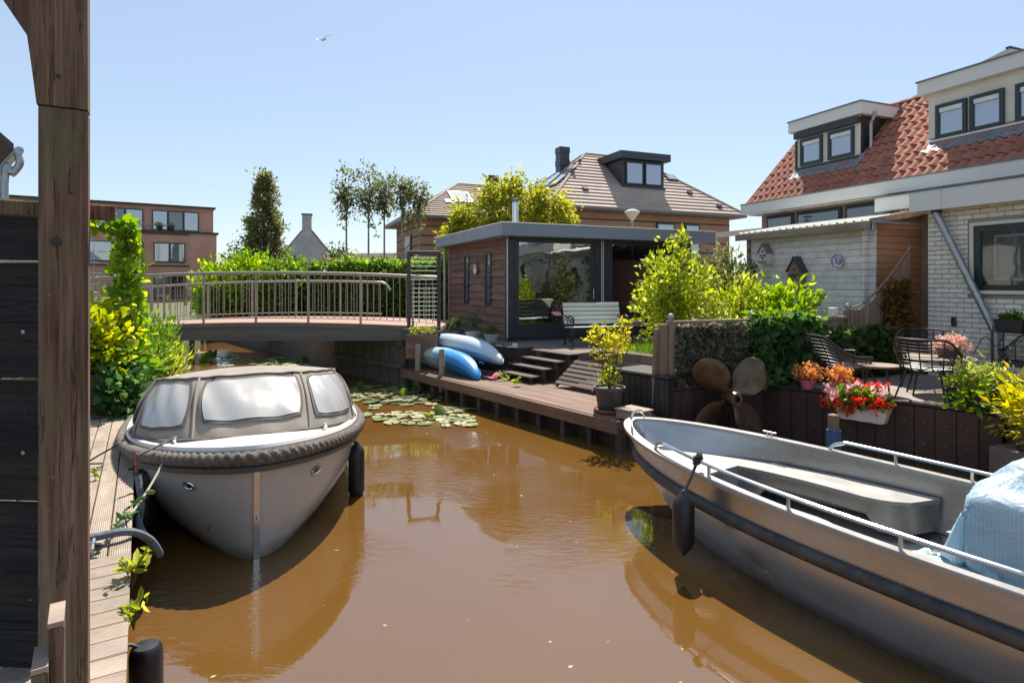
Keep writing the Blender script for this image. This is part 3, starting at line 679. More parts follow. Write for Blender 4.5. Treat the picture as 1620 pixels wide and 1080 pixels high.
# ------------------------------------------------------------------ covered sloop on the left
B1 = Vector((math.sin(R(25)), -math.cos(R(25)), 0)); b1o = Vector((-2.07, 4.86, 0)) - B1 * 3.05
boat = thing('covered_sloop', 'light grey sloop under a taupe canvas cover moored at the left jetty', 'boat', b1o, math.atan2(B1.y, B1.x))
def b1b(s):
    if s > .42: return 1.24 * max(0, 1 - ((s - .42) / .58) ** 2.7) ** .62
    return 1.24 * (1 - .16 * ((.42 - s) / .42) ** 2)
b1z = lambda s: .57 + .31 * max(0, (s - .3) / .7) ** 2
b1x = lambda s: -3.2 + 6.4 * s
def b1sec(s, t):
    b, zr = b1b(s), b1z(s); zk = -.36 + .08 * s; k = 1.12 - .22 * s ** 4
    y = 2 * t * (1 - t) * b * k * 1.02 + t * t * b; z = (1 - t) ** 2 * zk + 2 * t * (1 - t) * (-.02) + t * t * zr
    x = b1x(s) - .15 * s ** 4 * (1 - (z + .36) / (zr + .36))
    return x, y, z
rings = []
SS = [1 - (1 - i / 40) ** 1.9 for i in range(41)]
TT = [j / 14 for j in range(15)]
for s in SS:
    rings.append([Vector(b1sec(s, t)) for t in TT[::-1]] + [Vector((b1sec(s, t)[0], -b1sec(s, t)[1], b1sec(s, t)[2])) for t in TT[1:]])
h = MB().loft(rings, cap=False, ring_closed=False); h.f.append(tuple(range(len(rings[0]))))
h.build('hull', M['hull'], boat, smooth=True, fix=True)
UU = [1 - (1 - i / 60) ** 2.2 for i in range(61)]
def b1rail(off, dz, ss=UU):
    P = [Vector((b1x(s), b1b(s), b1z(s))) for s in ss]; out = []
    full = P + [Vector((p.x, -p.y, p.z)) for p in P[-2::-1]]
    for i, p in enumerate(full):
        t = full[min(i + 1, len(full) - 1)] - full[max(i - 1, 0)]; t.z = 0; t.normalize(); nrm = Vector((-t.y, t.x, 0))
        out.append(p + nrm * off + Vector((0, 0, dz)))
    return out
def resample(P, step):
    out = [P[0]]; acc = 0
    for a, b in zip(P, P[1:]):
        L = (b - a).length
        if L < 1e-9: continue
        t = step - acc
        while t <= L: out.append(a.lerp(b, t / L)); t += step
        acc = (acc + L) % step
    return out
rp = resample(b1rail(.038, -.03), .022)
rope = MB(); rr = []
for i, p in enumerate(rp):
    t = (rp[min(i + 1, len(rp) - 1)] - rp[max(i - 1, 0)]).normalized(); y = Vector((0, 0, 1)); y = (y - t * y.dot(t)).normalized(); z = t.cross(y)
    ring = []
    for k in range(24):
        th = 2 * math.pi * k / 24; ph = th - i * .022 * 2 * math.pi / .235
        rad = .029 + .027 * abs(math.cos(1.5 * ph)) ** .62
        ring.append(p + (y * math.cos(th) + z * math.sin(th)) * rad)
    rr.append(ring)
rope.loft(rr).build('rope_fender', M['rope'], boat, smooth=True)
MB().tube(b1rail(.012, -.125), .026, 8).build('rub_strip', M['canvasdark'], boat, smooth=True)
def deckpt(u, v):
    s = .02 + .98 * (1 - (1 - u) ** 2.0); b = max(0.0, b1b(s) - .01); y = (2 * v - 1) * b
    return Vector((b1x(s) - (.03 if s > .9 else 0), y, b1z(s) + .035 + .035 * (1 - (2 * v - 1) ** 2)))
MB().grid(deckpt, 40, 16).build('deck', M['gelwhite'], boat, smooth=True)
MB().tube(b1rail(-.03, .03), .035, 8).build('gunwale', M['gelwhite'], boat, smooth=True)
# canopy
def sup(th, x0, a, wd, n):
    c, s_ = math.cos(th), math.sin(th)
    return x0 + a * abs(c) ** (2 / n), wd * abs(s_) ** (2 / n) * (1 if s_ > 0 else -1)
def cbase(q):   # q in [-1,1] round the front, |q|>.7 = straight sides
    if abs(q) <= .7:
        x, y = sup(q / .7 * math.pi / 2, .85, 1.66, 1.10, 2.5)
    else:
        k = (abs(q) - .7) / .3; x = .85 - 2.6 * k; y = (1.10 - .05 * k) * (1 if q > 0 else -1)
    s = (x + 3.2) / 6.4
    return Vector((x, y, b1z(s) + .045))
def ctop(q):
    if abs(q) <= .7:
        x, y = sup(q / .7 * math.pi / 2, .75, 1.10, .90, 3.0)
    else:
        k = (abs(q) - .7) / .3; x = .75 - 2.5 * k; y = .90 * (1 if q > 0 else -1)
    return Vector((x, y, 1.315 - .13 * max(0, (1.55 - x)) ** 1.1 * min(1, abs(y / .86) * .6 + .4) - .045 * abs(y / .86) ** 2))
def cwall(q, v, off=0.0):
    a, b = cbase(q), ctop(q); p = a.lerp(b, v)
    e = 1e-3; tq = cbase(min(1, q + e)).lerp(ctop(min(1, q + e)), v) - cbase(q - e).lerp(ctop(q - e), v)
    nrm = tq.cross(b - a); nrm.normalize()
    if nrm.x * (p.x - .0) + nrm.y * p.y < 0: nrm = -nrm
    bulge = .05 * math.sin(math.pi * v) - .010 * abs(math.sin(q * 23)) * math.sin(math.pi * v) + .006 * math.sin(q * 61 + v * 7)
    return p + nrm * (bulge + off)
can = MB().grid(lambda u, v: cwall(2 * u - 1, v), 120, 10)
def roof(u, v):
    q = u; a, b = ctop(q), ctop(-q); p = a.lerp(b, v); w_ = 1 - (2 * v - 1) ** 2
    x = p.x
    p.z += .075 * w_ * min(1, (1.87 - x) / .45) + .006 * math.sin(x * 9 + 1)
    return p
can.grid(lambda u, v: roof(u, v), 50, 14)
can.build('canvas_cover', M['canvas'], boat, smooth=True)
bk = MB(); e0 = [cwall(1, j / 8) for j in range(9)]; e1 = [roof(1, j / 8) for j in range(9)]; e2 = [cwall(-1, 1 - j / 8) for j in range(9)]
loop = e0 + e1[1:] + e2[1:]; bk.add(loop, [tuple(range(len(loop)))]).build('cover_back', M['canvas'], boat)
def cwindow(q0, q1, v0, v1, nm, slant=0.0):
    def f(u, v):
        a, b = 2 * u - 1, 2 * v - 1
        aa = a * math.sqrt(1 - .16 * b * b * (a * a)); bb = b * math.sqrt(1 - .16 * a * a * (b * b))
        q = (q0 + q1) / 2 + (q1 - q0) / 2 * (aa + slant * bb * (abs(aa) if aa * slant > 0 else 0)); vv = (v0 + v1) / 2 + (v1 - v0) / 2 * bb
        return cwall(q, vv, .012)
    return f
for nm, q0, q1, v0, v1 in (('front_window', -.135, .135, .24, .90), ('side_window', .195, .46, .20, .88), ('side_window', -.46, -.195, .20, .88), ('side_window', .53, .64, .22, .86), ('side_window', -.64, -.53, .22, .86), ('side_window', .66, .86, .2, .84), ('side_window', -.86, -.66, .2, .84)):
    fr = cwindow(q0 - .012 * (1 if q1 > q0 else -1), q1 + .012, v0 - .04, v1 + .04, nm)
    wf = MB().grid(lambda u, v, f=fr: f(u, v) - (cwall(0, .5, .006) - cwall(0, .5, 0)) * 0, 16, 8)
    fobj = wf.build('window_binding', M['canvasdark'], boat, smooth=True)
    f2 = cwindow(q0, q1, v0, v1, nm)
    def f3(u, v, f=f2, q=(q0 + q1) / 2):
        p = f(u, v); d = Vector((p.x - .2, p.y, .25)); d.normalize(); return p + d * .006
    MB().grid(f3, 24, 12).build(nm, M['plexi'], boat, smooth=True)
seams = MB()
for q in (-.165, .165, -.495, .495): seams.tube([cwall(q, j / 10, .008) for j in range(11)], .012, 6)
seams.tube([cwall(2 * i / 80 - 1, .985, .008) for i in range(81)], .012, 6)
seams.build('piping', M['canvas'], boat, smooth=True)
MB().tube([cwall(2 * i / 80 - 1, .02, .01) for i in range(81)], .016, 6).build('hem', M['canvasdark'], boat, smooth=True)
for q in (-.10, .12): cbox('snap', (.02, .02, .03), M['black'], boat, cwall(q, .95, .016))
# stem band
sb = MB(); 
zs = [b1sec(1, t) for t in TT[4:]]
sb.loft([[Vector((x + .012, w_, z)) for w_ in (-.022, .022)] + [Vector((x - .03, w_, z)) for w_ in (.022, -.022)] for x, y, z in zs if z < .80])
sb.build('stem_band', M['steel'], boat)
def hullpt(s, t, side, off=.008):
    x, y, z = b1sec(s, t); x2, y2, z2 = b1sec(s + .01, t); x3, y3, z3 = b1sec(s, t + .02)
    n_ = (Vector((x2 - x, y2 - y, z2 - z)).cross(Vector((x3 - x, y3 - y, z3 - z)))).normalized()
    if n_.y < 0: n_ = -n_
    return Vector((x, side * (y + n_.y * off), z + n_.z * off)) + Vector((n_.x * off, 0, 0)), Vector((n_.x, side * n_.y, n_.z))
for side in (1, -1):
    p, n_ = hullpt(.945, .84, side)
    m = n_.to_track_quat('Z', 'X').to_matrix()
    f = MB().tube([p + m @ Vector((math.cos(a) * .028, math.sin(a) * .06, 0)) for a in [i * 2 * math.pi / 20 for i in range(20)]], .009, 6, closed=True)
    f.build('fairlead', M['steel'], boat, smooth=True)
    MB().lathe([(.0001, 0), (.024, .0), (.0001, .002)], 14, c=p - n_ * .004, m=m).build('fairlead_hole', M['black'], boat)
p, n_ = hullpt(.965, .62, -1); MB().tube([p, p + n_ * .025, p + n_ * .03 + Vector((0, 0, -.04))], .007, 6).build('skin_fitting', M['steel'], boat, smooth=True)
p, n_ = hullpt(.9995, .72, 1); MB().tube([Vector((3.10, 0, .36)) + Vector((.03 + .022 * math.sin(a), 0, .03 * math.cos(a))) for a in [i * math.pi / 8 for i in range(9)]], .007, 6).build('towing_eye', M['steel'], boat, smooth=True)
for side in (1, -1):
    cl = thing_p = MB(); c = Vector((2.42, side * .62, b1z(.88) + .055))
    cl.tube([c + Vector((0, -.0, 0)) + Vector((.0, side * -.07 * 0, 0)), c + Vector((0, 0, .06))], .014, 8)
    cl.tube([c + Vector((.05, 0, 0)), c + Vector((.05, 0, .06))], .014, 8)
    cl.tube([c + Vector((-.06, 0, .045)), c + Vector((.11, 0, .045))], .010, 8)
    cl.build('bollard_cleat', M['steel'], boat, smooth=True)
def local(o, p): return o.matrix_basis @ Vector(p)
B1M = Matrix.Translation(b1o) @ Matrix.Rotation(math.atan2(B1.y, B1.x), 4, 'Z')
def fender(lab, p, L, r, cordtop, group='boat fenders', rz=0, knot=False):
    t = thing('boat_fender', lab, 'fender', p, rz, group)
    MB().lathe([(.012, -L / 2 - .05), (.03, -L / 2 - .02), (r * .75, -L / 2 + .01), (r, -L / 2 + .06), (r * 1.01, 0), (r, L / 2 - .06), (r * .75, L / 2 - .01), (.03, L / 2 + .02), (.012, L / 2 + .05)], 20).build('body', M['black'], t, smooth=True)
    c = Vector(cordtop) - Vector(p)
    MB().tube([(0, 0, L / 2 + .03), (c.x * .5, c.y * .5, (L / 2 + c.z) / 2 + .0), tuple(c)], .012, 6).build('cord', M['black'], t, smooth=True)
    if knot:
        kb = MB()
        for a in range(4):
            kb.tube([c + Vector((math.cos(q + a) * .035, math.sin(q * 1.3 + a) * .03, math.sin(q + a * 2) * .035)) for q in [i * .6 for i in range(11)]], .011, 6)
        kb.build('knot', M['black'], t, smooth=True)
    return t
pf = at(564, 745, 6.3); fender('black cylindrical fender hanging at the right side of the covered sloop', pf, .52, .082, (pf.x - .04, pf.y - .0, .60))
# mooring lines
cl_w = B1M @ Vector((2.42, -.62, b1z(.88) + .10))
ring_p = Lf(1.52, .18, .57)
MB().tube([cl_w + (ring_p - cl_w) * t + Vector((0, 0, -.10 * math.sin(math.pi * t))) for t in [i / 14 for i in range(15)]], .009, 6).build('mooring_rope', M['ropelight'], smooth=True)
tag(bpy.data.objects['mooring_rope'], 'thin pale mooring rope from sloop cleat to the jetty', 'rope')
edge_w = B1M @ Vector((2.62, -.80, .80))
ho = MB(); hp = [edge_w + Vector((-.02, -.10, -.13)), edge_w + Vector((.05, -.17, -.33)), edge_w + Vector((.12, -.30, -.46)), Lf(1.95, -.16, .30), Lf(1.80, -.10, .47), Lf(1.66, .02, .60), Lf(1.66, .22, .605), Lf(1.72, .5, .60)]
def spline(P, n=8):
    P = [Vector(p) for p in P]; out = []
    for i in range(len(P) - 1):
        a, b, c, d = P[max(i - 1, 0)], P[i], P[i + 1], P[min(i + 2, len(P) - 1)]
        for k in range(n):
            t = k / n; out.append(.5 * ((2 * b) + (c - a) * t + (2 * a - 5 * b + 4 * c - d) * t * t + (3 * b - a - 3 * c + d) * t ** 3))
    out.append(P[-1]); return out
hs_ = thing('mooring_snubber', 'dark blue grey hose covered mooring line with rusty shackle by the jetty', 'mooring line', hp[0])
MB().tube([p - hp[0] for p in spline(hp)], .026, 8).build('hose', M['hose'], hs_, smooth=True)
MB().tube([cl_w - hp[0], (edge_w + Vector((-.03, -.10, .03))) - hp[0]], .011, 6).build('line', M['rope'], hs_, smooth=True)
ch = MB()
for k in range(3):
    c = edge_w + Vector((-.03, -.10, .02 - .045 * k)) - hp[0]
    ch.tube([c + (Vector((math.cos(a) * .016, 0, math.sin(a) * .03)) if k % 2 else Vector((0, math.cos(a) * .016, math.sin(a) * .03))) for a in [i * 2 * math.pi / 10 for i in range(10)]], .006, 5, closed=True)
ch.build('chain', M['terracotta'], hs_, smooth=True)
mr = thing('mooring_cleat', 'small steel mooring cleat bound with dark line on the jetty boards', 'cleat', Lf(1.5, .2, .568), LRZ)
MB().tube([(-.09, 0, .045), (.09, 0, .045)], .012, 8).build('horn', M['zinc'], mr, smooth=True)
for sx in (-.035, .035): MB().tube([(sx, 0, 0), (sx, 0, .045)], .012, 8).build('leg', M['zinc'], mr, smooth=True)
wr = MB(); wr.tube([(math.cos(q) * .045 + .01 * math.sin(q * .3), math.sin(q * 2) * .05, .03 + .018 * math.sin(q)) for q in [i * .4 for i in range(40)]], .009, 5)
wr.tube([(0, .0, .03), (-.12, .1, .01), (-.2, .3, .008)], .01, 5); wr.build('line_turns', M['black'], mr, smooth=True)
p0 = B1M @ Vector((1.85, -1.12, .74))
MB().tube(spline([p0, p0 + Vector((-.2, -.1, -.13)), Lf(3.6, .25, .57), Lf(3.1, .6, .565), Lf(2.7, .9, .565)]), .008, 5).build('stern_line', M['black'], smooth=True)
tag(bpy.data.objects['stern_line'], 'thin black line trailing from the sloop across the jetty boards', 'rope')

# ------------------------------------------------------------------ open aluminium boat on the right
A2 = Vector((-.574, .819, 0)); a2o = Vector((1.28, 6.40, 0)) - A2 * 3.1; a2r = math.atan2(A2.y, A2.x)
alu = thing('aluminium_boat', 'open aluminium motor boat moored at the right bank in front', 'boat', a2o, a2r)
def a2b(s): return .92 * max(0, 1 - ((s - .45) / .55) ** 2.7) ** .60 if s > .45 else .92 - .04 * ((.45 - s) / .45) ** 2
a2z = lambda s: .64 + .13 * max(0, (s - .35) / .65) ** 2
a2x = lambda s: -3.1 + 6.2 * s
def a2pt(s, z, y, dx=0): return Vector((a2x(s) - .66 * s ** 5 * (1 - z / a2z(s)) + dx, y, z))
ST = .215
def a2sec(s):
    b, zr = a2b(s), a2z(s); k = .89 - .38 * max(0, (s - .5) / .5) ** 2
    zt = zr - ST; out = [(b, zr), (b, zt + .03), (b, zt), (b * (.7 + .3 * k), zt * .5), (b * k, 0.0), (b * k * .9, -.10), (b * k * .45, -.2), (0, -.26)]
    return [a2pt(s, z, y) for y, z in out]
SS2 = [1 - (1 - i / 44) ** 2.0 for i in range(45)]
rings = []
for s in SS2:
    p = a2sec(s); rings.append(p + [Vector((q.x, -q.y, q.z)) for q in p[-2::-1]])
hl = MB().loft(rings, cap=False, ring_closed=False); hl.f.append(tuple(range(len(rings[0]))))
hl.build('hull', M['alu_hull'], alu, smooth=True, fix=True)
def a2rail(off, dz, s0=0.0, s1=1.0, both=True, n=70, zabs=None):
    ss = [s0 + (s1 - s0) * (1 - (1 - i / n) ** 2.2) for i in range(n + 1)]
    P = []
    for s in ss:
        z = a2z(s) + dz if zabs is None else zabs; P.append(a2pt(s, z, a2b(s)))
    full = P + ([Vector((p.x, -p.y, p.z)) for p in P[-2::-1]] if both else [])
    out = []
    for i, p in enumerate(full):
        t = full[min(i + 1, len(full) - 1)] - full[max(i - 1, 0)]; t.z = 0; t.normalize()
        out.append(p + Vector((-t.y, t.x, 0)) * off)
    return out
def ribbon(A, B): return MB().loft([[a, b] for a, b in zip(A, B)], cap=False, ring_closed=False)
o_, i_ = a2rail(.012, .012), a2rail(-.075, .012)
gw = MB().loft([[a, b, b - Vector((0, 0, .03)), a - Vector((0, 0, .03))] for a, b in zip(o_, i_)]); gw.build('gunwale', M['aluin'], alu, smooth=True)
iw = a2rail(-.06, -.01); ib = a2rail(-.075, 0, zabs=.22)
ribbon(iw, ib).build('inner_side', M['alu'], alu, smooth=True)
MB().tube(a2rail(.005, -ST), .048, 10).build('rub_strake', M['strake'], alu, smooth=True)
fl = a2rail(-.08, 0, zabs=.21); fb = MB(); n_ = len(fl) // 2
fb.loft([[fl[i], fl[-1 - i]] for i in range(n_)], cap=False, ring_closed=False); fb.build('floor', M['alu'], alu)
# U-shaped bench, level .50
zb = .50
def inner_half(x):
    s = (x + 3.1) / 6.2; return max(0.02, a2b(min(1, s + .04)) - .085)
bt = MB(); fr_ = MB()
xs = [.55 + (2.0 - .55) * i / 16 for i in range(17)]
for sg in (1, -1):
    edge = []
    for x in xs:
        yi = .36 + .10 * max(0, (x - 1.2) / .8) ** 2 * -1.0
        if x < .95: yi = yi + (inner_half(x) - yi) * (1 - math.sqrt(max(0, 1 - ((.95 - x) / .40) ** 2))) * .95
        edge.append(Vector((x, sg * yi, zb)))
    bt.loft([[e, Vector((e.x, sg * inner_half(e.x), zb)), Vector((e.x, sg * inner_half(e.x), zb - .03)), Vector((e.x, e.y, zb - .03))] for e in edge])
    fr_.loft([[e + Vector((0, 0, -.03)), e + Vector((0, -sg * -.0, -.13 - .12 * (1 if (e.x < .9 or e.x > 1.8) else 0)))] for e in edge], cap=False, ring_closed=False)
xs = [2.0 + .86 * (1 - (1 - i / 14) ** 1.7) for i in range(15)]
bt.loft([[Vector((x, inner_half(x), zb)), Vector((x, -inner_half(x), zb)), Vector((x, -inner_half(x), zb - .03)), Vector((x, inner_half(x), zb - .03))] for x in xs])
fr_.add([(2.0, .26, zb - .03), (2.0, -.26, zb - .03), (2.0, -.26, .22), (2.0, .26, .22)], [(0, 1, 2, 3)])
bt.build('bench_top', M['aluin'], alu); fr_.build('bench_front', M['alu'], alu, smooth=True)
af = MB(); xs = [-3.0 + i * .4 for i in range(8)]
af.loft([[Vector((x, .80, .44)), Vector((x, -.80, .44)), Vector((x, -.80, .22)), Vector((x, .80, .22))] for x in xs]); af.build('aft_platform', M['aluin'], alu)
for lab, sg, x0, x1, posts in (('grab_rail', 1, -.55, 2.25, 4), ('grab_rail', -1, -.7, 1.42, 4)):
    s0, s1 = (x0 + 3.1) / 6.2, (x1 + 3.1) / 6.2
    def rp_(s, h): return Vector((a2x(s), sg * (a2b(s) - .035), a2z(s) + .012 + h))
    P = [rp_(s0, 0), rp_(s0 + .006, .05), rp_(s0 + .02, .085)] + [rp_(s0 + (s1 - s0) * t, .09) for t in [i / 16 for i in range(1, 16)]] + [rp_(s1 - .02, .085), rp_(s1 - .006, .05), rp_(s1, 0)]
    g = MB().tube(spline(P, 4), .0155, 8).build('grab_rail', M['steel'], alu, smooth=True)
    for k in range(1, posts):
        s = s0 + (s1 - s0) * k / posts
        MB().tube([rp_(s, 0), rp_(s, .09)], .013, 8).build('rail_stanchion', M['steel'], g, smooth=True)
MB().tube([Vector((3.02 + .012 * math.cos(a), .085 * math.cos(a), .79 + .085 * math.sin(a))) for a in [i * math.pi / 14 for i in range(15)]], .013, 8).build('bow_handle', M['steel'], alu, smooth=True)
for sg in (1, -1):
    c = MB(); cc = Vector((2.72 if sg > 0 else 1.95, sg * (a2b(.94 if sg > 0 else .815) - .02), a2z(.94 if sg > 0 else .815) + .015))
    t = Vector((1, 0, 0)) if sg < 0 else Vector((.75, -.65, 0))
    c.tube([cc - t * .02, cc - t * .02 + Vector((0, 0, .035))], .010, 8); c.tube([cc + t * .02, cc + t * .02 + Vector((0, 0, .035))], .010, 8)
    c.tube([cc - t * .07 + Vector((0, 0, .038)), cc + t * .07 + Vector((0, 0, .038))], .009, 8); c.build('deck_cleat', M['steel'], alu, smooth=True)
hatch = MB().box((1.78, -.58, zb + .004), (.14, .05, .006), ch=.002); hatch.build('seat_handle', M['steel'], alu)
A2M = Matrix.Translation(a2o) @ Matrix.Rotation(a2r, 4, 'Z')
pf = A2M @ Vector((1.62, .99, .37)); pt = A2M @ Vector((1.67, a2b(.77) - .035, a2z(.77) + .11))
f_ = fender('black fender tied with black rope to the aluminium boat grab rail', pf, .40, .083, pt, rz=0, knot=True); f_.rotation_euler = (R(0), R(0), 0)
# tarpaulin over the console
tp = thing('tarpaulin_cover', 'pale blue crumpled tarpaulin over the console of the aluminium boat', 'tarpaulin', A2M @ Vector((-.50, -.10, .44)), a2r)
con = MB().box((0, 0, .24), (.97, .87, .48), ch=.05).build('console', M['potblack'], tp)
wh = MB().tube([(.30 + .0 * a, .15 * math.cos(a), .52 + .09 * math.sin(a)) for a in [i * 2 * math.pi / 16 for i in range(16)]], .022, 6, closed=True).build('steering_wheel', M['potblack'], tp, smooth=True)
def drape():
    """let a sheet fall over the console once and keep the rest shape as plain mesh"""
    nu, nv, Lx, Ly = 70, 66, 2.15, 2.05
    sh_ = MB().grid(lambda u, v: Vector(((u - .5) * Lx * math.cos(.25) - (v - .5) * Ly * math.sin(.25), (u - .5) * Lx * math.sin(.25) + (v - .5) * Ly * math.cos(.25), .76 + .03 * math.sin(u * 9) * math.sin(v * 7))), nu, nv).build('sheet', M['tarp'], None, smooth=True)
    cols = []
    for mb in (MB().box((0, 0, .25), (1.0, .90, .50), ch=.05), MB().box((.30, 0, .52), (.10, .36, .26), ch=.04), MB().box((-.25, -.1, .50), (.22, .30, .16), ch=.04), MB().box((0, 0, -.10), (4, 4, .20))):
        c = mb.build('drape_form', None, None); c.modifiers.new('Collision', 'COLLISION'); c.collision.thickness_outer = .012; c.collision.cloth_friction = 12; cols.append(c)
    md = sh_.modifiers.new('Cloth', 'CLOTH'); st = md.settings; st.quality = 6; st.mass = .18; st.tension_stiffness = 22; st.compression_stiffness = 22; st.shear_stiffness = 9; st.bending_stiffness = .35
    md.collision_settings.collision_quality = 3; md.collision_settings.distance_min = .008; md.point_cache.frame_start = 1; md.point_cache.frame_end = 46
    for f_ in range(1, 47): SC.frame_set(f_)
    ev = sh_.evaluated_get(bpy.context.evaluated_depsgraph_get()); me = bpy.data.meshes.new_from_object(ev)
    sh_.modifiers.clear(); old = sh_.data; sh_.data = me; SC.frame_set(1)
    for c in cols: bpy.data.objects.remove(c, do_unlink=True)
    sh_.parent = tp
    return sh_
drape()

# ------------------------------------------------------------------ water lilies
def padmesh(seed):
    rg = random.Random(seed); a0 = .22; n = 14
    V = [(0, 0, .004)] + [(math.cos(a0 + (6.283 - 2 * a0) * i / n) * (1 + .05 * rg.uniform(-1, 1)), math.sin(a0 + (6.283 - 2 * a0) * i / n) * (1 + .05 * rg.uniform(-1, 1)), .008 + rg.uniform(-.004, .010)) for i in range(n + 1)]
    m = MB(); m.add(V, [(0, i, i + 1) for i in range(1, n + 1)]); return m.mesh('lily_pad', None)
LILY = [surf('lily_pad_green', (.15, .19, .06), (.09, .13, .035), rough=.45, scale=9, rand=.3), surf('lily_pad_yellow', (.26, .26, .10), (.18, .19, .07), rough=.4, scale=9, rand=.25), surf('lily_pad_pale', (.34, .32, .17), (.25, .25, .12), rough=.4, scale=9, rand=.2)]
PADS = []
for k in range(6):
    me = padmesh(k); me.materials.append(LILY[k % 3]); PADS.append(me)
def lilies(lab, spots, n, rmin, rmax, seed, leaf=0):
    rg = random.Random(seed); c0 = sum((at(a, b, FPX * CAMZ / (b - 450)) for a, b, _, _ in spots), Vector()) / len(spots)
    t = thing('water_lilies', lab, 'water lilies', (c0.x, c0.y, .004), 0, 'water lily patches')
    placed = []
    for _ in range(n * 30):
        if len(placed) >= n: break
        a, b, ra, rb = rg.choice(spots); px, py = rg.gauss(a, ra * .5), rg.gauss(b, rb * .5)
        p = at(px, py, FPX * CAMZ / (py - 450)); r = rg.uniform(rmin, rmax)
        if any((p - q).length < (r + s) * .72 for q, s in placed): continue
        placed.append((p, r))
        o = link('lily_pad', rg.choice(PADS), t, (p.x - c0.x, p.y - c0.y, rg.uniform(0, .008)), rot=(rg.uniform(-.05, .05), rg.uniform(-.05, .05), rg.uniform(0, 6.28)), scale=(r, r * rg.uniform(.85, 1), 1))
    if leaf:
        P = [(rg.uniform(-.6, .6), rg.uniform(-.5, .5), .02) for _ in range(leaf)]
        leaf_obj('upright_leaf', P, .22, M['lf_hedge'], t, aspect=.9, big=True, up=.7, droop=0, seed=seed)
    return t
lilies('wide bed of pale lily pads beside the two mooring posts', [(565, 624, 35, 9), (620, 628, 45, 12), (670, 630, 35, 12), (600, 618, 60, 5)], 75, .09, .17, 1, 4)
lilies('floating patch of yellowish lily pads nearest in mid canal', [(625, 659, 30, 6), (680, 661, 45, 9), (720, 668, 30, 6), (712, 650, 30, 5)], 40, .08, .16, 2, 2)
lilies('lily pads in the shade below the bridge behind the sloop', [(420, 572, 25, 5), (470, 575, 40, 6), (500, 580, 25, 6)], 55, .10, .19, 3, 6)
lilies('bright lily pads by the left bank below the bridge', [(310, 566, 30, 9), (340, 570, 30, 8), (280, 575, 20, 10)], 55, .10, .18, 4, 16)

# ------------------------------------------------------------------ planter, trellis and climbers at the end of the left jetty
pl = thing('jetty_planter', 'dark brown plank planter box at the far end of the left jetty', 'planter', Lf(6.22, .30, .44), LRZ)
for k in range(4):
    cbox('plank', (.035, 1.25, .125), M['darkboard'], pl, (0, .62, .17 + .131 * k), ch=.005)
    cbox('plank', (2.6, .035, .125), M['darkboard'], pl, (1.33, -.02, .17 + .131 * k), ch=.005)
cbox('soil', (2.5, 1.2, .35), M['soil'], pl, (1.30, .62, .36), ch=.02)
tr = thing('wire_trellis', 'wooden trellis posts with horizontal wires overgrown at the left', 'trellis', Lf(6.95, .10, .9), LRZ + R(90))
for x, h_ in ((0, 2.05), (-.0 + 2.3, 2.05)): cbox('post', (.075, .075, h_), M['fencewood'], tr, (x, 0, h_ / 2), ch=.006)
cbox('top_bar', (2.4, .05, .05), M['fencewood'], tr, (1.15, 0, 2.05), ch=.005)
for k in range(12): MB().tube([(0, 0, .25 + .15 * k), (2.3, 0, .25 + .15 * k)], .006, 5).build('wire', M['zinc'], tr)
for k in range(5): MB().tube([(.4 + .42 * k, 0, .2), (.4 + .42 * k, 0, 1.95)], .004, 5).build('wire', M['zinc'], tr)
tb = Lf(6.95, .10, .9)
vn = thing('climbing_vine', 'tall bright green vine climbing the trellis post by the bridge', 'vine', tb)
rg = np.random.default_rng(5); n = 950
zz = rg.uniform(0, 2.15, n); wid = np.where(zz < 1.0, .25 - .07 * zz, .18 - .09 * (zz - 1.0)) * (1 + .35 * np.sin(zz * 7) * np.sin(zz * 3.1)); th = rg.uniform(0, 6.28, n); rr_ = wid * rg.uniform(.5, 1.15, n)
P = np.stack([np.cos(th) * rr_, np.sin(th) * rr_, zz], 1)
top = np.stack([rg.uniform(-1.4, .12, 260), rg.uniform(-.5, .1, 260), 2.08 + rg.normal(0, .045, 260)], 1)
dirn = np.array([-LX.y * 0 + HX.x * 0 + LY.x, LY.y, 0]); k = rg.uniform(-.05, 1.5, 260)
top = dirn[None] * k[:, None] + rg.normal(0, .06, (260, 3)); top[:, 2] += 2.08
leaf_obj('foliage', np.concatenate([P, top[k < .9]]), .105, M['lf_vine'], vn, aspect=.85, out_c=(0, 0, 1), outw=.45, seed=5, big=True)
MB().tube([(0.03, 0, 0), (-.05, .04, .7), (.05, .0, 1.4), (0, 0, 2.1)], [.03, .025, .02, .008], 6).build('stem', M['twig'], vn, smooth=True)
shrub('golden_hydrangea', 'golden yellow leaved shrub in the jetty planter beside the foreground post', Lf(6.55, .62, .80), (.50, .42), 1.15, M['lf_gold'], .095, 100, 26, 11, big=True, aspect=.7, shell=.25)
shrub('green_shrub', 'rounded mid green shrub low in the planter by the sloop', Lf(6.8, .25, .75), (.42, .45), .72, M['lf_hedge'], .11, 60, 18, 12, big=True, aspect=.75, shell=.25, z0=-.2)
shrub('ivy_mound', 'dark green ivy spilling over the planter corner onto the jetty', Lf(6.2, .16, .52), (.26, .30), .55, M['lf_ivy'], .10, 40, 16, 13, big=True, aspect=.9, shell=.3, z0=-.2)
shrub('feathery_shrub', 'feathery light green plant leaning from the planter towards the water', Lf(7.7, -.12, .70), (.45, .55), 1.05, M['lf_hedge'], .085, 70, 26, 14, shell=.2, aspect=.28, clr=.10, up=.5, droop=0)
shrub('feathery_shrub', 'low feathery light green bush at the waterline under the bridge rail', Lf(8.5, -.25, .45), (.55, .45), .75, M['lf_lime'], .085, 50, 24, 15, shell=.2, aspect=.3, clr=.10, up=.5, droop=0)
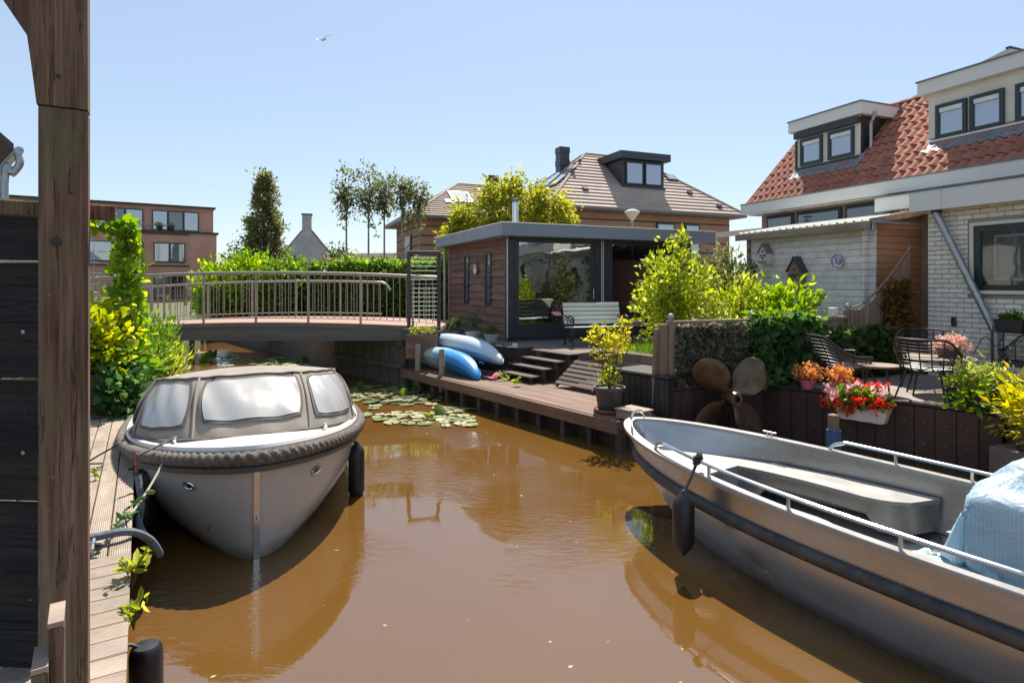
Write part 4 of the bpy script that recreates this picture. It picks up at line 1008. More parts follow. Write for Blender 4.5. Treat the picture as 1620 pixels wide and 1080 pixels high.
shrub('tall_shrub', 'tall olive green shrub behind the wires of the trellis', Lf(8.4, .95, .85), (.8, .8), 1.55, M['lf_olive'], .10, 70, 22, 16, shell=.3)
shrub('leafy_shrub', 'bright green leafy shrub behind the wire trellis', Lf(7.7, .6, .85), (.5, .5), 1.0, M['lf_vine'], .11, 45, 20, 17, shell=.3, big=True)
# ------------------------------------------------------------------ low garden deck on the right bank
dk = thing('garden_deck', 'low brown timber deck along the right bank below the garden room', 'deck', GO, GRZ)
y = .075; k = 0
while y < 2.58:
    x0 = -.08 if y < 1.36 else (2.02 if y < 1.82 else 3.22); x1 = 6.02 + .26 * y - .05
    j = x0 + (x1 - x0) * (.38 if k % 2 else .62)
    for a, b in ((x0, j - .003), (j + .003, x1)): cbox('plank', (round(b - a, 2), .138, .028), M['deckbrown'], dk, ((a + b) / 2, y, .406 + rnd.uniform(-.0015, .0015)), ch=.004)
    y += .1445; k += 1
cbox('front_beam', (6.16, .05, .17), M['deckbrown'], dk, (3.0, -.028, .325), ch=.006)
cbox('end_beam', (.05, .85, .17), M['deckbrown'], dk, (6.145, .40, .325), ch=.006, rz=R(-14))
for k in range(12): cbox('pile', (.10, .12, 1.3), M['quay'], dk, (.05 + .545 * k, .06, -.35), ch=.01)
for k in range(30): cbox('quay_board', (.20, .035, 1.0), M['quay'], dk, (.02 + .206 * k, .22 + (.012 if k % 2 else 0), -.18), ch=.005)
for k in range(4): cbox('joist', (6.0, .05, .10), M['quay'], dk, (3.0, .4 + .28 * k, .335), ch=.004)
for i, (px, pt, pb, lab) in enumerate([(661, 545, 618, 'left one of the two grey mooring posts before the kayaks'), (699, 552, 628, 'right one of the two grey mooring posts before the kayaks')]):
    Y = FPX * CAMZ / (pb - 450); p = at(px, pt, Y)
    t = thing('mooring_post', lab, 'post', (p.x, Y, 0), 0, 'mooring posts by the low deck')
    MB().lathe([(.056, -.8), (.058, 0), (.055, p.z - .02), (.04, p.z)], 12).build('pile', M['shedtrim'], t, smooth=True)
    MB().lathe([(.062, .02), (.062, .12)], 12, cap=False).build('weed_band', M['earthbank'], t, smooth=True)

# kayaks
def kayak(lab, p, L, wd, dp, roll, yaw, pitch, mat, gm):
    t = thing('kayak', lab, 'kayak', p, 0, 'kayaks on the low deck'); t.rotation_euler = (roll, pitch, yaw)
    rings = []
    for i in range(41):
        u = i / 40; x = (u - .5) * L; f = max(0.0, 1 - abs(2 * u - 1) ** 2.4) ** .72; fz = max(0, 1 - abs(2 * u - 1) ** 3.2) ** .6
        rock = .16 * abs(2 * u - 1) ** 3
        ring = []
        for k in range(28):
            a = 2 * math.pi * k / 28; c, s_ = math.cos(a), math.sin(a)
            yy = wd / 2 * f * (abs(c) ** .75) * (1 if c > 0 else -1)
            if s_ > 0: zz = dp * .42 * fz * s_ ** .8 * (1 + .10 * math.cos(3 * math.pi * c) * f)
            else: zz = -dp * .58 * fz * abs(s_) ** .8 * (1 - .16 * math.exp(-((c) / .16) ** 2) + .14 * math.exp(-((abs(c) - .42) / .1) ** 2))
            ring.append(Vector((x, yy, zz + rock)))
        rings.append(ring)
    MB().loft(rings).build('hull', mat, t, smooth=True, fix=True)
    for sx in (-.55, .5):
        g = MB().tube([(sx * L * .72 - .08, 0, -dp * .56 + .0), (sx * L * .72, 0, -dp * .6), (sx * L * .72 + .08, 0, -dp * .56)], .012, 6); g.build('keel_strip', gm, t, smooth=True)
    for sy in (-1, 1):
        rows = MB().tube([((u - .5) * L, sy * wd * .21 * max(0, 1 - abs(2 * u - 1) ** 2.4) ** .72, -dp * .60 * max(0, 1 - abs(2 * u - 1) ** 3.2) ** .6 + .16 * abs(2 * u - 1) ** 3) for u in [.25 + .04 * i for i in range(13)]], .016, 6)
        rows.build('hull_groove', gm, t, smooth=True)
    return t
c = G(1.10, .47, .63); kayak('marbled blue kayak lying on its side at the deck edge', c, 2.35, .54, .36, R(128), GRZ - R(0), R(4), M['kayblue'], surf('blue_dark', (.02, .16, .42), rough=.4))
c = G(.80, .92, .88); kayak('pale blue white kayak leaning behind the blue kayak', c, 3.0, .56, .34, R(140), GRZ + R(3), R(2), M['kaywhite'], surf('pale_blue_grey', (.5, .58, .66), rough=.4))
pd = thing('paddle', 'red pink paddle blade on the deck at the foot of steps', 'paddle', G(2.25, .62, .44), GRZ)
MB().box((0, 0, .02), (.30, .14, .016), ch=.006).build('shaft_end', M['pinkplastic'], pd)
MB().lathe([(.001, -.006), (.08, -.005), (.09, 0), (.08, .008), (.001, .012)], 20, c=(.14, .02, .055), m=Matrix.Rotation(R(50), 3, 'X')).build('blade', M['pinkplastic'], pd, smooth=True)
pp = MB().lathe([(.001, 0), (.09, 0), (.10, .01), (.001, .014)], 18); o = pp.build('frisbee', M['whitepaint'], loc=G(2.0, 1.2, .78)); 
tag(o, 'small white disc lying on the tread edge by the kayaks', 'disc')
o.location = G(1.93, 1.42 - .05, .95)

# planter wall beside the steps, steps, sleepers
pw = thing('planter_wall', 'dark plank retaining wall behind the kayaks', 'wall', GO, GRZ)
for k in range(4):
    cbox('plank', (2.22, .04, .128), M['step'], pw, (.86, 1.395, .475 + .131 * k), ch=.005)
    cbox('plank', (.04, .46, .128), M['step'], pw, (1.985, 1.65, .475 + .131 * k), ch=.005)
st = thing('garden_steps', 'dark timber steps from the low deck up to the garden room', 'steps', G(2.02, .86, .42), GRZ)
for k in range(4):
    cbox('tread', (1.12, .27, .035), M['step'], st, (.60 + .06 * k, .14 + .25 * k, .115 + .122 * k), ch=.005)
    cbox('riser', (1.08, .022, .085), M['step'], st, (.60 + .06 * k, .25 + .25 * k, .055 + .122 * k), ch=.003)
    for sx in (.08, 1.10): cbox('support', (.05, .05, .1 + .12 * k), M['step'], st, (sx + .06 * k, .05 + .25 * k, .05 + .06 * k), ch=.004)
sl = thing('sleeper_edge', 'stacked timber sleepers holding back the lawn', 'retaining edge', GO, GRZ)
for k in range(3): cbox('sleeper', (3.3, .16, .165), M['sleeper'], sl, (4.9, 2.62 + .05 * k, .50 + .17 * k), ch=.012)
cbox('sleeper', (.16, .75, .16), M['sleeper'], sl, (3.18, 2.25, .50), ch=.012)
cbox('sleeper', (.16, .75, .16), M['sleeper'], sl, (3.18, 2.27, .67), ch=.012)

# folded slatted lounger on the deck
lg = thing('slatted_lounger', 'dark slatted wooden lounger folded at an angle on the low deck', 'lounger', G(3.62, 1.02, .42), GRZ)
for k in range(6):
    cbox('slat', (1.0, .085, .022), M['step'], lg, (.50, .05 + .085 * k, .09 + .062 * k), ch=.004, rot=(R(30), 0, 0))
for sx in (.06, .94): MB().bar((sx, .0, .03), (sx, .55, .43), .04, .05, ch=.004).build('side_rail', M['step'], lg)
for sx in (.06, .94): MB().bar((sx, .5, .0), (sx, .53, .40), .035, .035, ch=.004).build('prop_leg', M['step'], lg)
bxs = thing('storage_box', 'dark grey ribbed storage box beside the fence on the deck', 'box', G(5.45, .62, .42), GRZ)
cbox('body', (.95, .62, .50), M['potblack'], bxs, (.40, .36, .25), ch=.015)
cbox('lid', (1.0, .67, .05), M['potblack'], bxs, (.40, .36, .527), ch=.012)
for k in range(9): cbox('rib', (.03, .012, .44), M['potblack'], bxs, (-.02 + .105 * k, .045, .25), ch=.004)
cr = thing('wooden_crate', 'small wooden crate at the deck corner under the fence post', 'crate', G(6.10, .26, .42), GRZ)
cbox('body', (.36, .30, .11), M['shedtrim'], cr, (0, 0, .055), ch=.006); cbox('lid', (.40, .34, .02), M['shedtrim'], cr, (0, 0, .121), ch=.004)
def potted(name, lab, p, rpot, hpot, potm, group=None, saucer=None, cat='potted plant'):
    t = thing(name, lab, cat, p, 0, group)
    MB().lathe([(rpot * .70, 0), (rpot * .74, .01), (rpot * .93, hpot * .84), (rpot * 1.04, hpot * .85), (rpot * 1.04, hpot), (rpot * .94, hpot), (rpot * .9, hpot * .9)], 24, cap=True).build('pot', potm, t, smooth=True)
    MB().lathe([(.001, hpot * .88), (rpot * .92, hpot * .88)], 20, cap=False).build('soil', M['soil'], t)
    if saucer: MB().lathe([(rpot * .8, -.012), (rpot * 1.02, -.008), (rpot * 1.05, .03), (rpot * .98, .03), (rpot * .9, .005)], 24).build('saucer', saucer, t, smooth=True)
    return t
pp = potted('potted_shrub', 'black pot with airy yellow leaved shrub on terracotta saucer at deck edge', G(5.62, .30, .445), .215, .33, M['potgrey'], saucer=M['terracotta'])
P, C = clumps(in_ellipsoid((0, 0, .95), (.36, .34, .30), .35), 34, 12, .05, 31)
mb = MB(); branches(mb, (0, 0, .28), C[::2], .010, 3, n=5, frac=.5); mb.build('stem', M['twig'], pp, smooth=True)
leaf_obj('foliage', P, .075, leafm('amber_tip_leaf', (.26, .28, .03), (.42, .38, .05), c3=(.50, .33, .08)), pp, aspect=.5, seed=31, up=.4)
P, C = clumps(in_ellipsoid((0, 0, .45), (.15, .15, .17), .2), 22, 14, .04, 32)
leaf_obj('underplanting', P, .07, M['lf_lime'], pp, aspect=.3, seed=32, up=.5)
p2_ = potted('small_pot', 'small dark pot behind the potted yellow shrub', G(5.25, .62, .425), .12, .22, M['potblack'])
for i, (xx, yy) in enumerate(((3.2, .55), (2.55, .75), (6.02, .9))):
    t = thing('weed', ['yellow weed standing alone on the open deck boards', 'green weed on the deck in front of the steps', 'leafy weed beside the fence post on the deck'][i], 'weed', G(xx, yy, .42), 0, 'weeds on the low deck')
    P, C = clumps(in_ellipsoid((0, 0, .09), (.05, .05, .07), .2), 5, 5, .02, 40 + i); leaf_obj('foliage', P, .08, M['lf_lime'], t, aspect=.5, seed=i, up=.5)

# ------------------------------------------------------------------ garden room
GH = Vector((-.1, 13.7, .92)); ghr = R(24)
gh = thing('garden_room', 'flat roofed garden room with brown cladding and big glass doors', 'garden room', GH, ghr)
W_, D_ = 5.3, 4.4
cbox('plinth', (W_ + .1, D_ + .1, .08), M['anthra'], gh, (W_ / 2, D_ / 2, -.03), ch=.01)
wl = MB(); wl.box((.12, D_ / 2, 1.2), (.08, D_, 2.32)); side = wl.build('side_wall', M['interior'], gh)
zz = .02; k = 0
wins = [(1.08, 1.42), (2.66, 3.00)]; wz = (.80, 2.06)
while zz < 2.34:
    hh = .185 + .02 * math.sin(k * 2.3)
    segs = [(0.05, D_)]
    if zz + hh > wz[0] + .02 and zz < wz[1] - .02: segs = [(.05, wins[0][0] - .03), (wins[0][1] + .03, wins[1][0] - .03), (wins[1][1] + .03, D_)]
    for a, b in segs:
        n = 12; low = [zz - .03 + .012 * mnoise.noise(Vector((a + (b - a) * i / n * 1.0, k * 3.1, 0)) * 3) for i in range(n + 1)]
        mbk = MB(); rings = []
        for i in range(n + 1):
            yv = a + (b - a) * i / n
            rings.append([(.075, yv, zz + hh), (.052, yv, zz + hh), (.012, yv, low[i] + .004), (.03, yv, low[i])])
        mbk.loft(rings).build('cladding_board', M['cladding'], side)
    zz += hh; k += 1
for a, b in wins:
    f = MB()
    for yv in (a, b): f.box((.04, yv, (wz[0] + wz[1]) / 2), (.07, .05, wz[1] - wz[0]))
    for z in (wz[0], wz[1]): f.box((.042, (a + b) / 2, z), (.066, b - a + .049, .05))
    f.box((.046, (a + b) / 2, 1.22), (.04, b - a - .05, .03))
    fo = f.build('window', M['anthra'], gh); cbox('pane', (.012, b - a - .05, wz[1] - wz[0] - .05), M['panesky'], fo, (.05, (a + b) / 2, (wz[0] + wz[1]) / 2), ch=.001)
back = MB(); back.box((W_ / 2, D_ - .05, 1.2), (W_, .08, 2.32)); back.box((W_ - .05, D_ / 2, 1.2), (.08, D_ - .1, 2.32)); back.build('rear_wall', M['interior'], gh)
cbox('floor', (W_ - .1, D_ - .1, .03), M['deckbrown'], gh, (W_ / 2, D_ / 2, .03), ch=.004)
roof_ = MB(); roof_.box((2.72, 2.15, 2.505), (6.05, 5.1, .27)); roof_.build('roof', M['greyfascia'], gh)
cbox('roof_edge_trim', (6.09, .06, .025), M['whitepaint'], gh, (2.72, -.385, 2.654), ch=.004)
cbox('roof_edge_trim', (.06, 5.0, .025), M['whitepaint'], gh, (-.285, 2.17, 2.654), ch=.004)
cbox('corner_post', (.16, .16, 2.32), M['anthra'], gh, (.08, .07, 1.2), ch=.008)
cbox('corner_strip', (.022, .03, 2.3), M['cream'], gh, (-.012, -.012, 1.2), ch=.003)
def door(x0, x1, nm):
    d = MB(); zt, zb_ = 2.36, .03
    d.box(((x0 + x1) / 2, .05, .20), (x1 - x0 - .002, .075, .34)); d.box(((x0 + x1) / 2, .05, zt - .05), (x1 - x0 - .002, .075, .10))
    for xv in (x0 + .06, x1 - .06): d.box((xv, .05, (zt - .1 + .372) / 2), (.118, .074, zt - .1 - .372))
    o = d.build('sliding_door', M['anthra'], gh)
    cbox('pane', (x1 - x0 - .23, .016, zt - .1 - .37), M['gardenglass'], o, ((x0 + x1) / 2, .05, (zt - .1 + .37) / 2), ch=.001)
    cbox('handle', (.02, .03, .25), M['steel'], o, (x1 - .06, .0, 1.05), ch=.004)
door(.17, 2.35, 'left'); door(2.72, 4.9, 'right')
cbox('mid_post', (.365, .14, 2.32), M['anthra'], gh, (2.535, .06, 1.2), ch=.006)
for sx in (2.50, 2.545): cbox('cover_strip', (.018, .03, 2.3), M['cream'], gh, (sx, -.026, 1.2), ch=.003)
cbox('end_post', (.38, .14, 2.32), M['anthra'], gh, (5.1, .06, 1.2), ch=.006)
cbox('lintel', (5.2, .10, .06), M['anthra'], gh, (2.65, .04, 2.40 - .06), ch=.004)
MB().tube([(-.06, 4.55, 2.36), (-.06, 4.55, .0)], .04, 10).build('downpipe', M['zinc'], gh, smooth=True)
ck = thing('wall_clock', 'round white clock on the brown clad wall between two narrow windows', 'clock', GH + rotz(ghr) @ Vector((-.0, 2.04, 1.68)), ghr)
mX = Matrix.Rotation(R(-90), 3, 'Y')
MB().lathe([(.001, 0), (.14, 0), (.145, .02), (.14, .035), (.125, .03), (.001, .03)], 28, m=mX).build('face', M['plate'], ck, smooth=True)
MB().lathe([(.135, .02), (.15, .02), (.15, .042), (.135, .042)], 28, m=mX, cap=False).build('rim', M['anthra'], ck, smooth=True)
hd = MB(); hd.bar((-.034, 0, 0), (-.034, .05, .05), .008, .004); hd.bar((-.034, 0, 0), (-.034, -.03, .09), .008, .004); hd.build('hand', M['black'], ck)
fl_ = thing('stove_flue', 'stainless stove flue pipe with flat cap on the garden room roof', 'flue', GH + rotz(ghr) @ Vector((1.05, 1.9, 2.64)), ghr)
MB().lathe([(.14, 0), (.10, .06), (.085, .065), (.085, .80)], 20).build('pipe', M['steel'], fl_, smooth=True)
MB().lathe([(.001, .91), (.05, .905), (.16, .88), (.16, .87), (.001, .875)], 20).build('cap', M['anthra'], fl_, smooth=True)
for a in (0, 2.09, 4.19): MB().tube([(.075 * math.cos(a), .075 * math.sin(a), .78), (.075 * math.cos(a), .075 * math.sin(a), .88)], .007, 5).build('cap_stay', M['steel'], fl_)
# things inside the garden room
def ghp(x, y, z): return GH + rotz(ghr) @ Vector((x, y, z))
bsk = thing('wicker_basket', 'large brown wicker basket behind the left glass door', 'basket', ghp(1.35, .75, .05), ghr)
MB().lathe([(.26, 0), (.34, .12), (.38, .28), (.36, .28), (.32, .14), (.24, .03)], 22).build('bowl', M['basket'], bsk, smooth=True)
MB().tube([(.36 * math.cos(a), 0, .28 + .22 * math.sin(a)) for a in [i * math.pi / 12 for i in range(13)]], .015, 6).build('handle', M['basket'], bsk, smooth=True)
shrub('indoor_plant', 'dark leafy houseplant inside the garden room', ghp(.95, 1.1, .05), (.32, .3), 1.5, M['lf_dark'], .16, 40, 14, 50, big=True, shell=.2, cat='houseplant')
lt = thing('pendant_lamp', 'round pale pendant lamp hanging inside the garden room', 'lamp', ghp(.95, .9, 1.6), 0)
MB().lathe([(.001, -.14), (.09, -.11), (.14, 0), (.09, .11), (.001, .14)], 18).build('globe', M['lampglass'], lt, smooth=True); MB().tube([(0, 0, .13), (0, 0, .75)], .005, 5).build('cord', M['black'], lt)
tb_ = thing('indoor_table', 'table with white top inside the right glass door', 'table', ghp(3.7, 1.0, .05), ghr)
cbox('tabletop', (1.5, .75, .03), M['whitepaint'], tb_, (0, 0, .74), ch=.005)
for sx in (-.68, .68):
    for sy in (-.3, .3): cbox('leg', (.05, .05, .72), M['anthra'], tb_, (sx, sy, .36), ch=.004)
so = thing('indoor_sofa', 'dark sofa against the rear wall of the garden room', 'sofa', ghp(2.0, 3.4, .05), ghr)
cbox('seat', (2.0, .8, .42), M['lamel'], so, (0, 0, .21), ch=.06); cbox('backrest', (2.0, .22, .5), M['lamel'], so, (0, .36, .64), ch=.06)
for sx in (-1.05, 1.05): cbox('armrest', (.2, .8, .6), M['lamel'], so, (sx, 0, .3), ch=.06)

# ------------------------------------------------------------------ bench before the garden room
bn = thing('garden_bench', 'pale slatted bench with dark cast iron ends before the glass doors', 'bench', (1.78, 12.72, .92), R(13))
for sx in (-.60, .60):
    e = MB()
    e.tube(spline([(sx, .28, 0), (sx, .22, .2), (sx, .20, .40), (sx, .26, .62), (sx, .33, .84)]), .022, 8)
    e.tube(spline([(sx, -.27, 0), (sx, -.22, .12), (sx, -.27, .26), (sx, -.22, .38)]), .022, 8)
    e.tube(spline([(sx, -.22, .38), (sx, -.29, .50), (sx, -.26, .60), (sx, -.12, .63), (sx, .08, .58), (sx, .24, .60)]), .02, 8)
    e.tube([(sx, -.24, .37), (sx, .22, .35)], .022, 8)
    e.tube([Vector((sx, -.20, .55)) + Vector((0, math.cos(a) * .06, math.sin(a) * .05)) for a in [i * 2 * math.pi / 12 for i in range(12)]], .014, 6, closed=True)
    e.tube([Vector((sx, -.02, .2)) + Vector((0, math.cos(a) * .12, math.sin(a) * .12)) for a in [i * 2 * math.pi / 14 for i in range(14)]], .013, 6, closed=True)
    e.tube([Vector((sx, .0, .48)) + Vector((0, math.cos(a) * .09, math.sin(a) * .07)) for a in [i * 2 * math.pi / 14 for i in range(14)]], .012, 6, closed=True)
    e.build('cast_iron_end', M['blackiron'], bn, smooth=True)
for k in range(5): cbox('seat_slat', (1.28, .075, .022), M['slatgreen'], bn, (0, -.24 + .098 * k, .40 - .006 * k), ch=.004)
for k in range(5): cbox('back_slat', (1.28, .080, .022), M['slatgreen'], bn, (0, .205 + .026 * k, .48 + .092 * k), ch=.004, rot=(R(74), 0, 0))

# lawn
lw = MB().add([tuple(p) for p in (G(3.3, 2.75, .925), G(6.3, 2.75, .925), G(7.3, 5.2, .925), G(4.2, 5.6, .925), G(2.6, 4.2, .925))], [(0, 1, 2, 3, 4)]).build('lawn', M['lawn']); struct(lw)
rg = np.random.default_rng(3); P = np.array([tuple(G(rg.uniform(3.0, 6.6), rg.uniform(2.75, 5.0), .925)) for _ in range(9000)])
gr = leaf_obj('grass', P, .075, M['grass'], None, aspect=.12, up=1.6, droop=0, seed=9); tag(gr, 'short bright lawn grass in front of the bench', 'grass', kind='stuff')

# frame with wire mesh beside the bridge, planter below
fr0 = thing('mesh_frame', 'dark steel frame with pale wire mesh at the bridge end', 'screen', (-1.90, 12.95, .9), R(4))
for sx in (-.32, .32): cbox('post', (.075, .075, 1.95), M['lamel'], fr0, (sx, 0, .97), ch=.006)
cbox('top_bar', (.715, .075, .06), M['lamel'], fr0, (0, 0, 1.975), ch=.006)
cbox('mesh_top', (.74, .09, .018), M['zinc'], fr0, (0, 0, 2.016), ch=.004)
for k in range(15): MB().tube([(-.28, 0, .55 + .095 * k), (.28, 0, .55 + .095 * k)], .006, 5).build('wire', M['whitepaint'], fr0)
for k in range(5): MB().tube([(-.22 + .11 * k, .012, .5), (-.22 + .11 * k, .012, 1.25)], .006, 5).build('wire', M['whitepaint'], fr0)
pb = thing('bridge_planter', 'reddish brown planter box with small pale plants under the mesh frame', 'planter', (-1.92, 12.85, .6), R(4))
cbox('box', (.66, .32, .52), M['cladding'], pb, (0, -.10, .30), ch=.012); cbox('soil', (.58, .26, .03), M['soil'], pb, (0, -.10, .56), ch=.004)
P, C = clumps(in_box((-.28, -.22, .58), (.28, .02, .68)), 26, 14, .04, 61); leaf_obj('foliage', P, .06, M['lf_spotted'], pb, aspect=.5, seed=61)
MB().tube(spline([(0, 0, 0), (0, 0, .38), (.05, 0, .45), (.18, 0, .46), (.24, 0, .38)]), .035, 8).build('vent_pipe', M['zinc'], smooth=True, loc=G(-.18, 1.02, .42))
tag(bpy.data.objects['vent_pipe'], 'bent grey pipe rising beside the bridge planter', 'pipe')
# pots on the planter wall
def smallpot(px, py, Y, r, h_, mat, leafmat, lab, seed, ph=.25, ls=.07):
    p = at(px, py, Y); t = potted('pot_plant', lab, (p.x, p.y, .93), r, h_, mat, 'pots along the garden room wall')
    P, C = clumps(in_ellipsoid((0, 0, h_ + ph * .45), (r * 1.3, r * 1.3, ph * .55), .2), 18, 12, .035, seed); leaf_obj('foliage', P, ls, leafmat, t, aspect=.4, seed=seed, up=.3)
smallpot(722, 530, 13.6, .16, .24, M['potgrey'], M['lf_dark'], 'grey pot with dark plant next to the downpipe', 71, .35)
smallpot(748, 530, 13.4, .17, .22, M['render'], M['lf_dark'], 'pale grey bowl pot with tall dark plant under the clock', 72, .5)
smallpot(777, 532, 13.1, .15, .18, M['render'], M['lf_olive'], 'low grey pot with twiggy plant near the corner strip', 73, .25)
for i, dx in enumerate((0, .075)):
    p = G(1.9 + dx, 1.46, .935); t = thing('white_cup', ['left white cup on the planter wall', 'right white cup on the planter wall'][i], 'cup', p, 0, 'white cups')
    MB().lathe([(.028, 0), (.038, .085), (.034, .085), (.025, .01)], 14).build('cup', M['plate'], t, smooth=True)
tb2 = thing('garden_stool', 'low dark stool with pink cushion right of the bench', 'stool', (2.72, 12.95, .92), R(13))
cbox('seat', (.5, .42, .05), M['step'], tb2, (0, 0, .40), ch=.008)
for sx in (-.2, .2):
    for sy in (-.16, .16): cbox('leg', (.04, .04, .38), M['step'], tb2, (sx, sy, .19), ch=.004)
MB().box((-.05, 0, .47), (.3, .28, .10), ch=.04).build('cushion', surf('mauve_cloth', (.42, .22, .36), rough=.9), tb2, smooth=True)
# ------------------------------------------------------------------ terraced house with red pantiles (right)
hs = thing('tiled_house', 'house with steep red pantile roof and white dormers on the right bank', 'house', HO, HRZ)
EZ, RUN, RIZ = 4.13, 2.02, 2.07
SLP = math.atan2(RIZ, RUN); SL = math.hypot(RUN, RIZ); XL = 9.0
rf = MB(); rf.add([(0, 0, EZ - .06), (XL, 0, EZ - .06), (XL, RUN, EZ + RIZ - .06), (0, RUN, EZ + RIZ - .06), (0, 4.04, EZ - .06), (XL, 4.04, EZ - .06)], [(0, 1, 2, 3), (3, 2, 5, 4), (0, 3, 4), (1, 5, 2)])
roofo = rf.build('roof', M['tiledark'], hs)
TW, TG = .185, .275
tl = MB(); prof = []
for i in range(9):
    u = i / 8; prof.append((u * (TW + .03), .026 * math.sin(u * 2 * math.pi * .98 + .5) + .004))
rings = []
for yv, lift in ((0, .026), (.33, .0)):
    rings.append([(x, yv, z + lift + .014) for x, z in prof] + [(x, yv, z + lift) for x, z in prof[::-1]])
tl.loft(rings); tme = tl.mesh('roof_tile', M['tile'], smooth=True)
DOR = [(.84, 2.48), (3.91, XL)]
far_t = MB()
nx = int(XL / TW)
for r in range(11):
    for c in range(nx):
        x = c * TW; d = r * TG
        if r == 10 and d + .3 > SL: d = SL - .30
        yy, zz = d * math.cos(SLP), EZ + d * math.sin(SLP)
        if d * math.cos(SLP) + .15 > .73 and any(a < x + TW / 2 < b - .02 for a, b in DOR): continue
        if x > 6.35: continue
        o = link('roof_tile', tme, roofo, (x, yy + rnd.uniform(-.009, .009), zz + rnd.uniform(-.003, .004)), rot=(SLP + rnd.uniform(-.014, .014), rnd.uniform(-.012, .012), rnd.uniform(-.012, .012)))
for k in range(20):
    mb = MB(); rings = []
    for xx, r_ in ((0, .105), (.34, .09)):
        rings.append([(xx, r_ * math.cos(a), r_ * math.sin(a) * .9) for a in [i * math.pi / 8 for i in range(9)]] )
    if k == 0: rme = MB().loft(rings, cap=False, ring_closed=False).mesh('ridge_tile', M['tile'], smooth=True)
    link('ridge_tile', rme, roofo, (k * .31, RUN, EZ + RIZ - .02))
vg = MB(); vg.bar((-.02, -.03, EZ + .0), (-.02, RUN, EZ + RIZ + .0), .04, .10, up=(0, -1, 1)); vg.build('verge_trim', M['tile'], hs)
MB().box((XL / 2 - .05, -.06, EZ - .10), (XL + .1, .14, .24)).build('fascia', M['whitepaint'], hs)
MB().box((XL / 2 - .05, -.062, EZ + .03), (XL + .14, .17, .022)).build('gutter_edge', M['lead'], hs)
MB().box((XL / 2, .18, EZ - .235), (XL - .02, .34, .02)).build('soffit', M['whitepaint'], hs)
wl = MB(); wl.box((XL / 2, 2.2, 2.4), (XL - .1, 3.6, 3.0)); wl.build('wall', M['brickbrown'], hs)
for i, (a, b) in enumerate(((.25, 1.05), (1.15, 2.3), (2.4, 3.6))):
    f = MB().box(((a + b) / 2, .385, 3.45), (b - a, .05, .82)); fo = f.build('window', M['greenpaint'], hs)
    cbox('pane', (b - a - .12, .02, .68), M['panedark'], fo, ((a + b) / 2, .352, 3.45), ch=.002)
def window(parent, x0, x1, z0, z1, y, grille=True, pane='panesky', sash='greenpaint'):
    f = MB(); t = .065
    f.box(((x0 + x1) / 2, y, z1 - t / 2), (x1 - x0, .05, t)); f.box(((x0 + x1) / 2, y, z0 + t / 2), (x1 - x0, .05, t))
    for x in (x0 + t / 2, x1 - t / 2): f.box((x, y + .001, (z0 + z1) / 2), (t, .052, z1 - z0 - 2 * t))
    o = f.build('window_sash', M[sash], parent)
    cbox('pane', (x1 - x0 - 2 * t + .01, .012, z1 - z0 - 2 * t + .01), M[pane], parent, ((x0 + x1) / 2, y + .012, (z0 + z1) / 2), ch=.001)
    if grille: cbox('vent_grille', (x1 - x0 - 2 * t - .01, .03, .085), M['blind'], parent, ((x0 + x1) / 2, y - .008, z1 - t - .05), ch=.005)
def dormer(x0, x1, wins, cheek, front, lab, shutter):
    y0 = .727; z0 = EZ + y0 * RIZ / RUN; z1 = 5.80
    b = MB(); ym = RUN + .1
    b.add([(x0, y0, z0), (x1, y0, z0), (x1, y0, z1), (x0, y0, z1), (x0, ym, z1), (x1, ym, z1), (x0, RUN, EZ + RIZ - .05), (x1, RUN, EZ + RIZ - .05)],
          [(0, 3, 4, 6), (1, 7, 5, 2), (3, 2, 5, 4)])
    d = b.build('dormer', M[cheek], hs)
    MB().box(((x0 + x1) / 2, y0 - .0, (z0 + z1) / 2), (x1 - x0 - .002, .06, z1 - z0)).build('front_panel', M[front], d)
    fx0, fx1 = x0 - .13, x1 + .13
    MB().box(((fx0 + fx1) / 2, (y0 - .16 + RUN + .2) / 2, 5.925), (fx1 - fx0, RUN + .36 - y0, .25)).build('dormer_fascia', M['whitepaint'], d)
    MB().box(((fx0 + fx1) / 2, (y0 - .18 + RUN + .2) / 2, 6.062), (fx1 - fx0 + .04, RUN + .40 - y0, .024)).build('roof_edge', M['lead'], d)
    if shutter:
        cbox('shutter_box', (x1 - x0 + .03, .12, .13), M['greenpaint'], d, ((x0 + x1) / 2, y0 - .07, z1 - .10), ch=.01)
        cbox('corner_trim', (.05, .08, z1 - z0 - .2), M['greenpaint'], d, (x0 + .0, y0 - .02, (z0 + z1) / 2 - .1), ch=.005)
        cbox('sill', (x1 - x0, .09, .03), M['greenpaint'], d, ((x0 + x1) / 2, y0 - .03, z0 + .05), ch=.005)
    for a, c_, e, g in wins: window(d, a, c_, e, g, y0 - .052)
    ld = MB(); n = 40; L = min(fx1, 6.6)
    def lf(u, v):
        x = x0 - .03 + (L - x0 + .03) * u; s_ = y0 - .02 - .24 * v
        return Vector((x, s_, EZ + s_ * RIZ / RUN + .072 + .020 * math.sin(x / TW * 2 * math.pi) * v + (.06 if v == 0 else 0)))
    ld.grid(lf, 80, 4).build('lead_flashing', M['lead'], d, smooth=True)
    return d
d1 = dormer(.84, 2.48, [(.97, 1.57, 4.98, 5.60), (1.72, 2.36, 4.98, 5.60)], 'greenpaint', 'cream', '', True)
MB().tube(spline([(2.66, .95, 5.86), (2.60, .93, 5.70), (2.56, .93, 5.6), (2.56, .93, 5.1)], 5), .035, 8).build('dormer_downpipe', M['zinc'], d1, smooth=True)
d2 = dormer(3.91, 8.6, [(4.06, 4.60, 4.93, 5.56), (4.65, 5.19, 4.93, 5.56), (5.36, 5.95, 4.93, 5.56), (6.0, 6.6, 4.93, 5.56)], 'cream', 'cream', '', False)
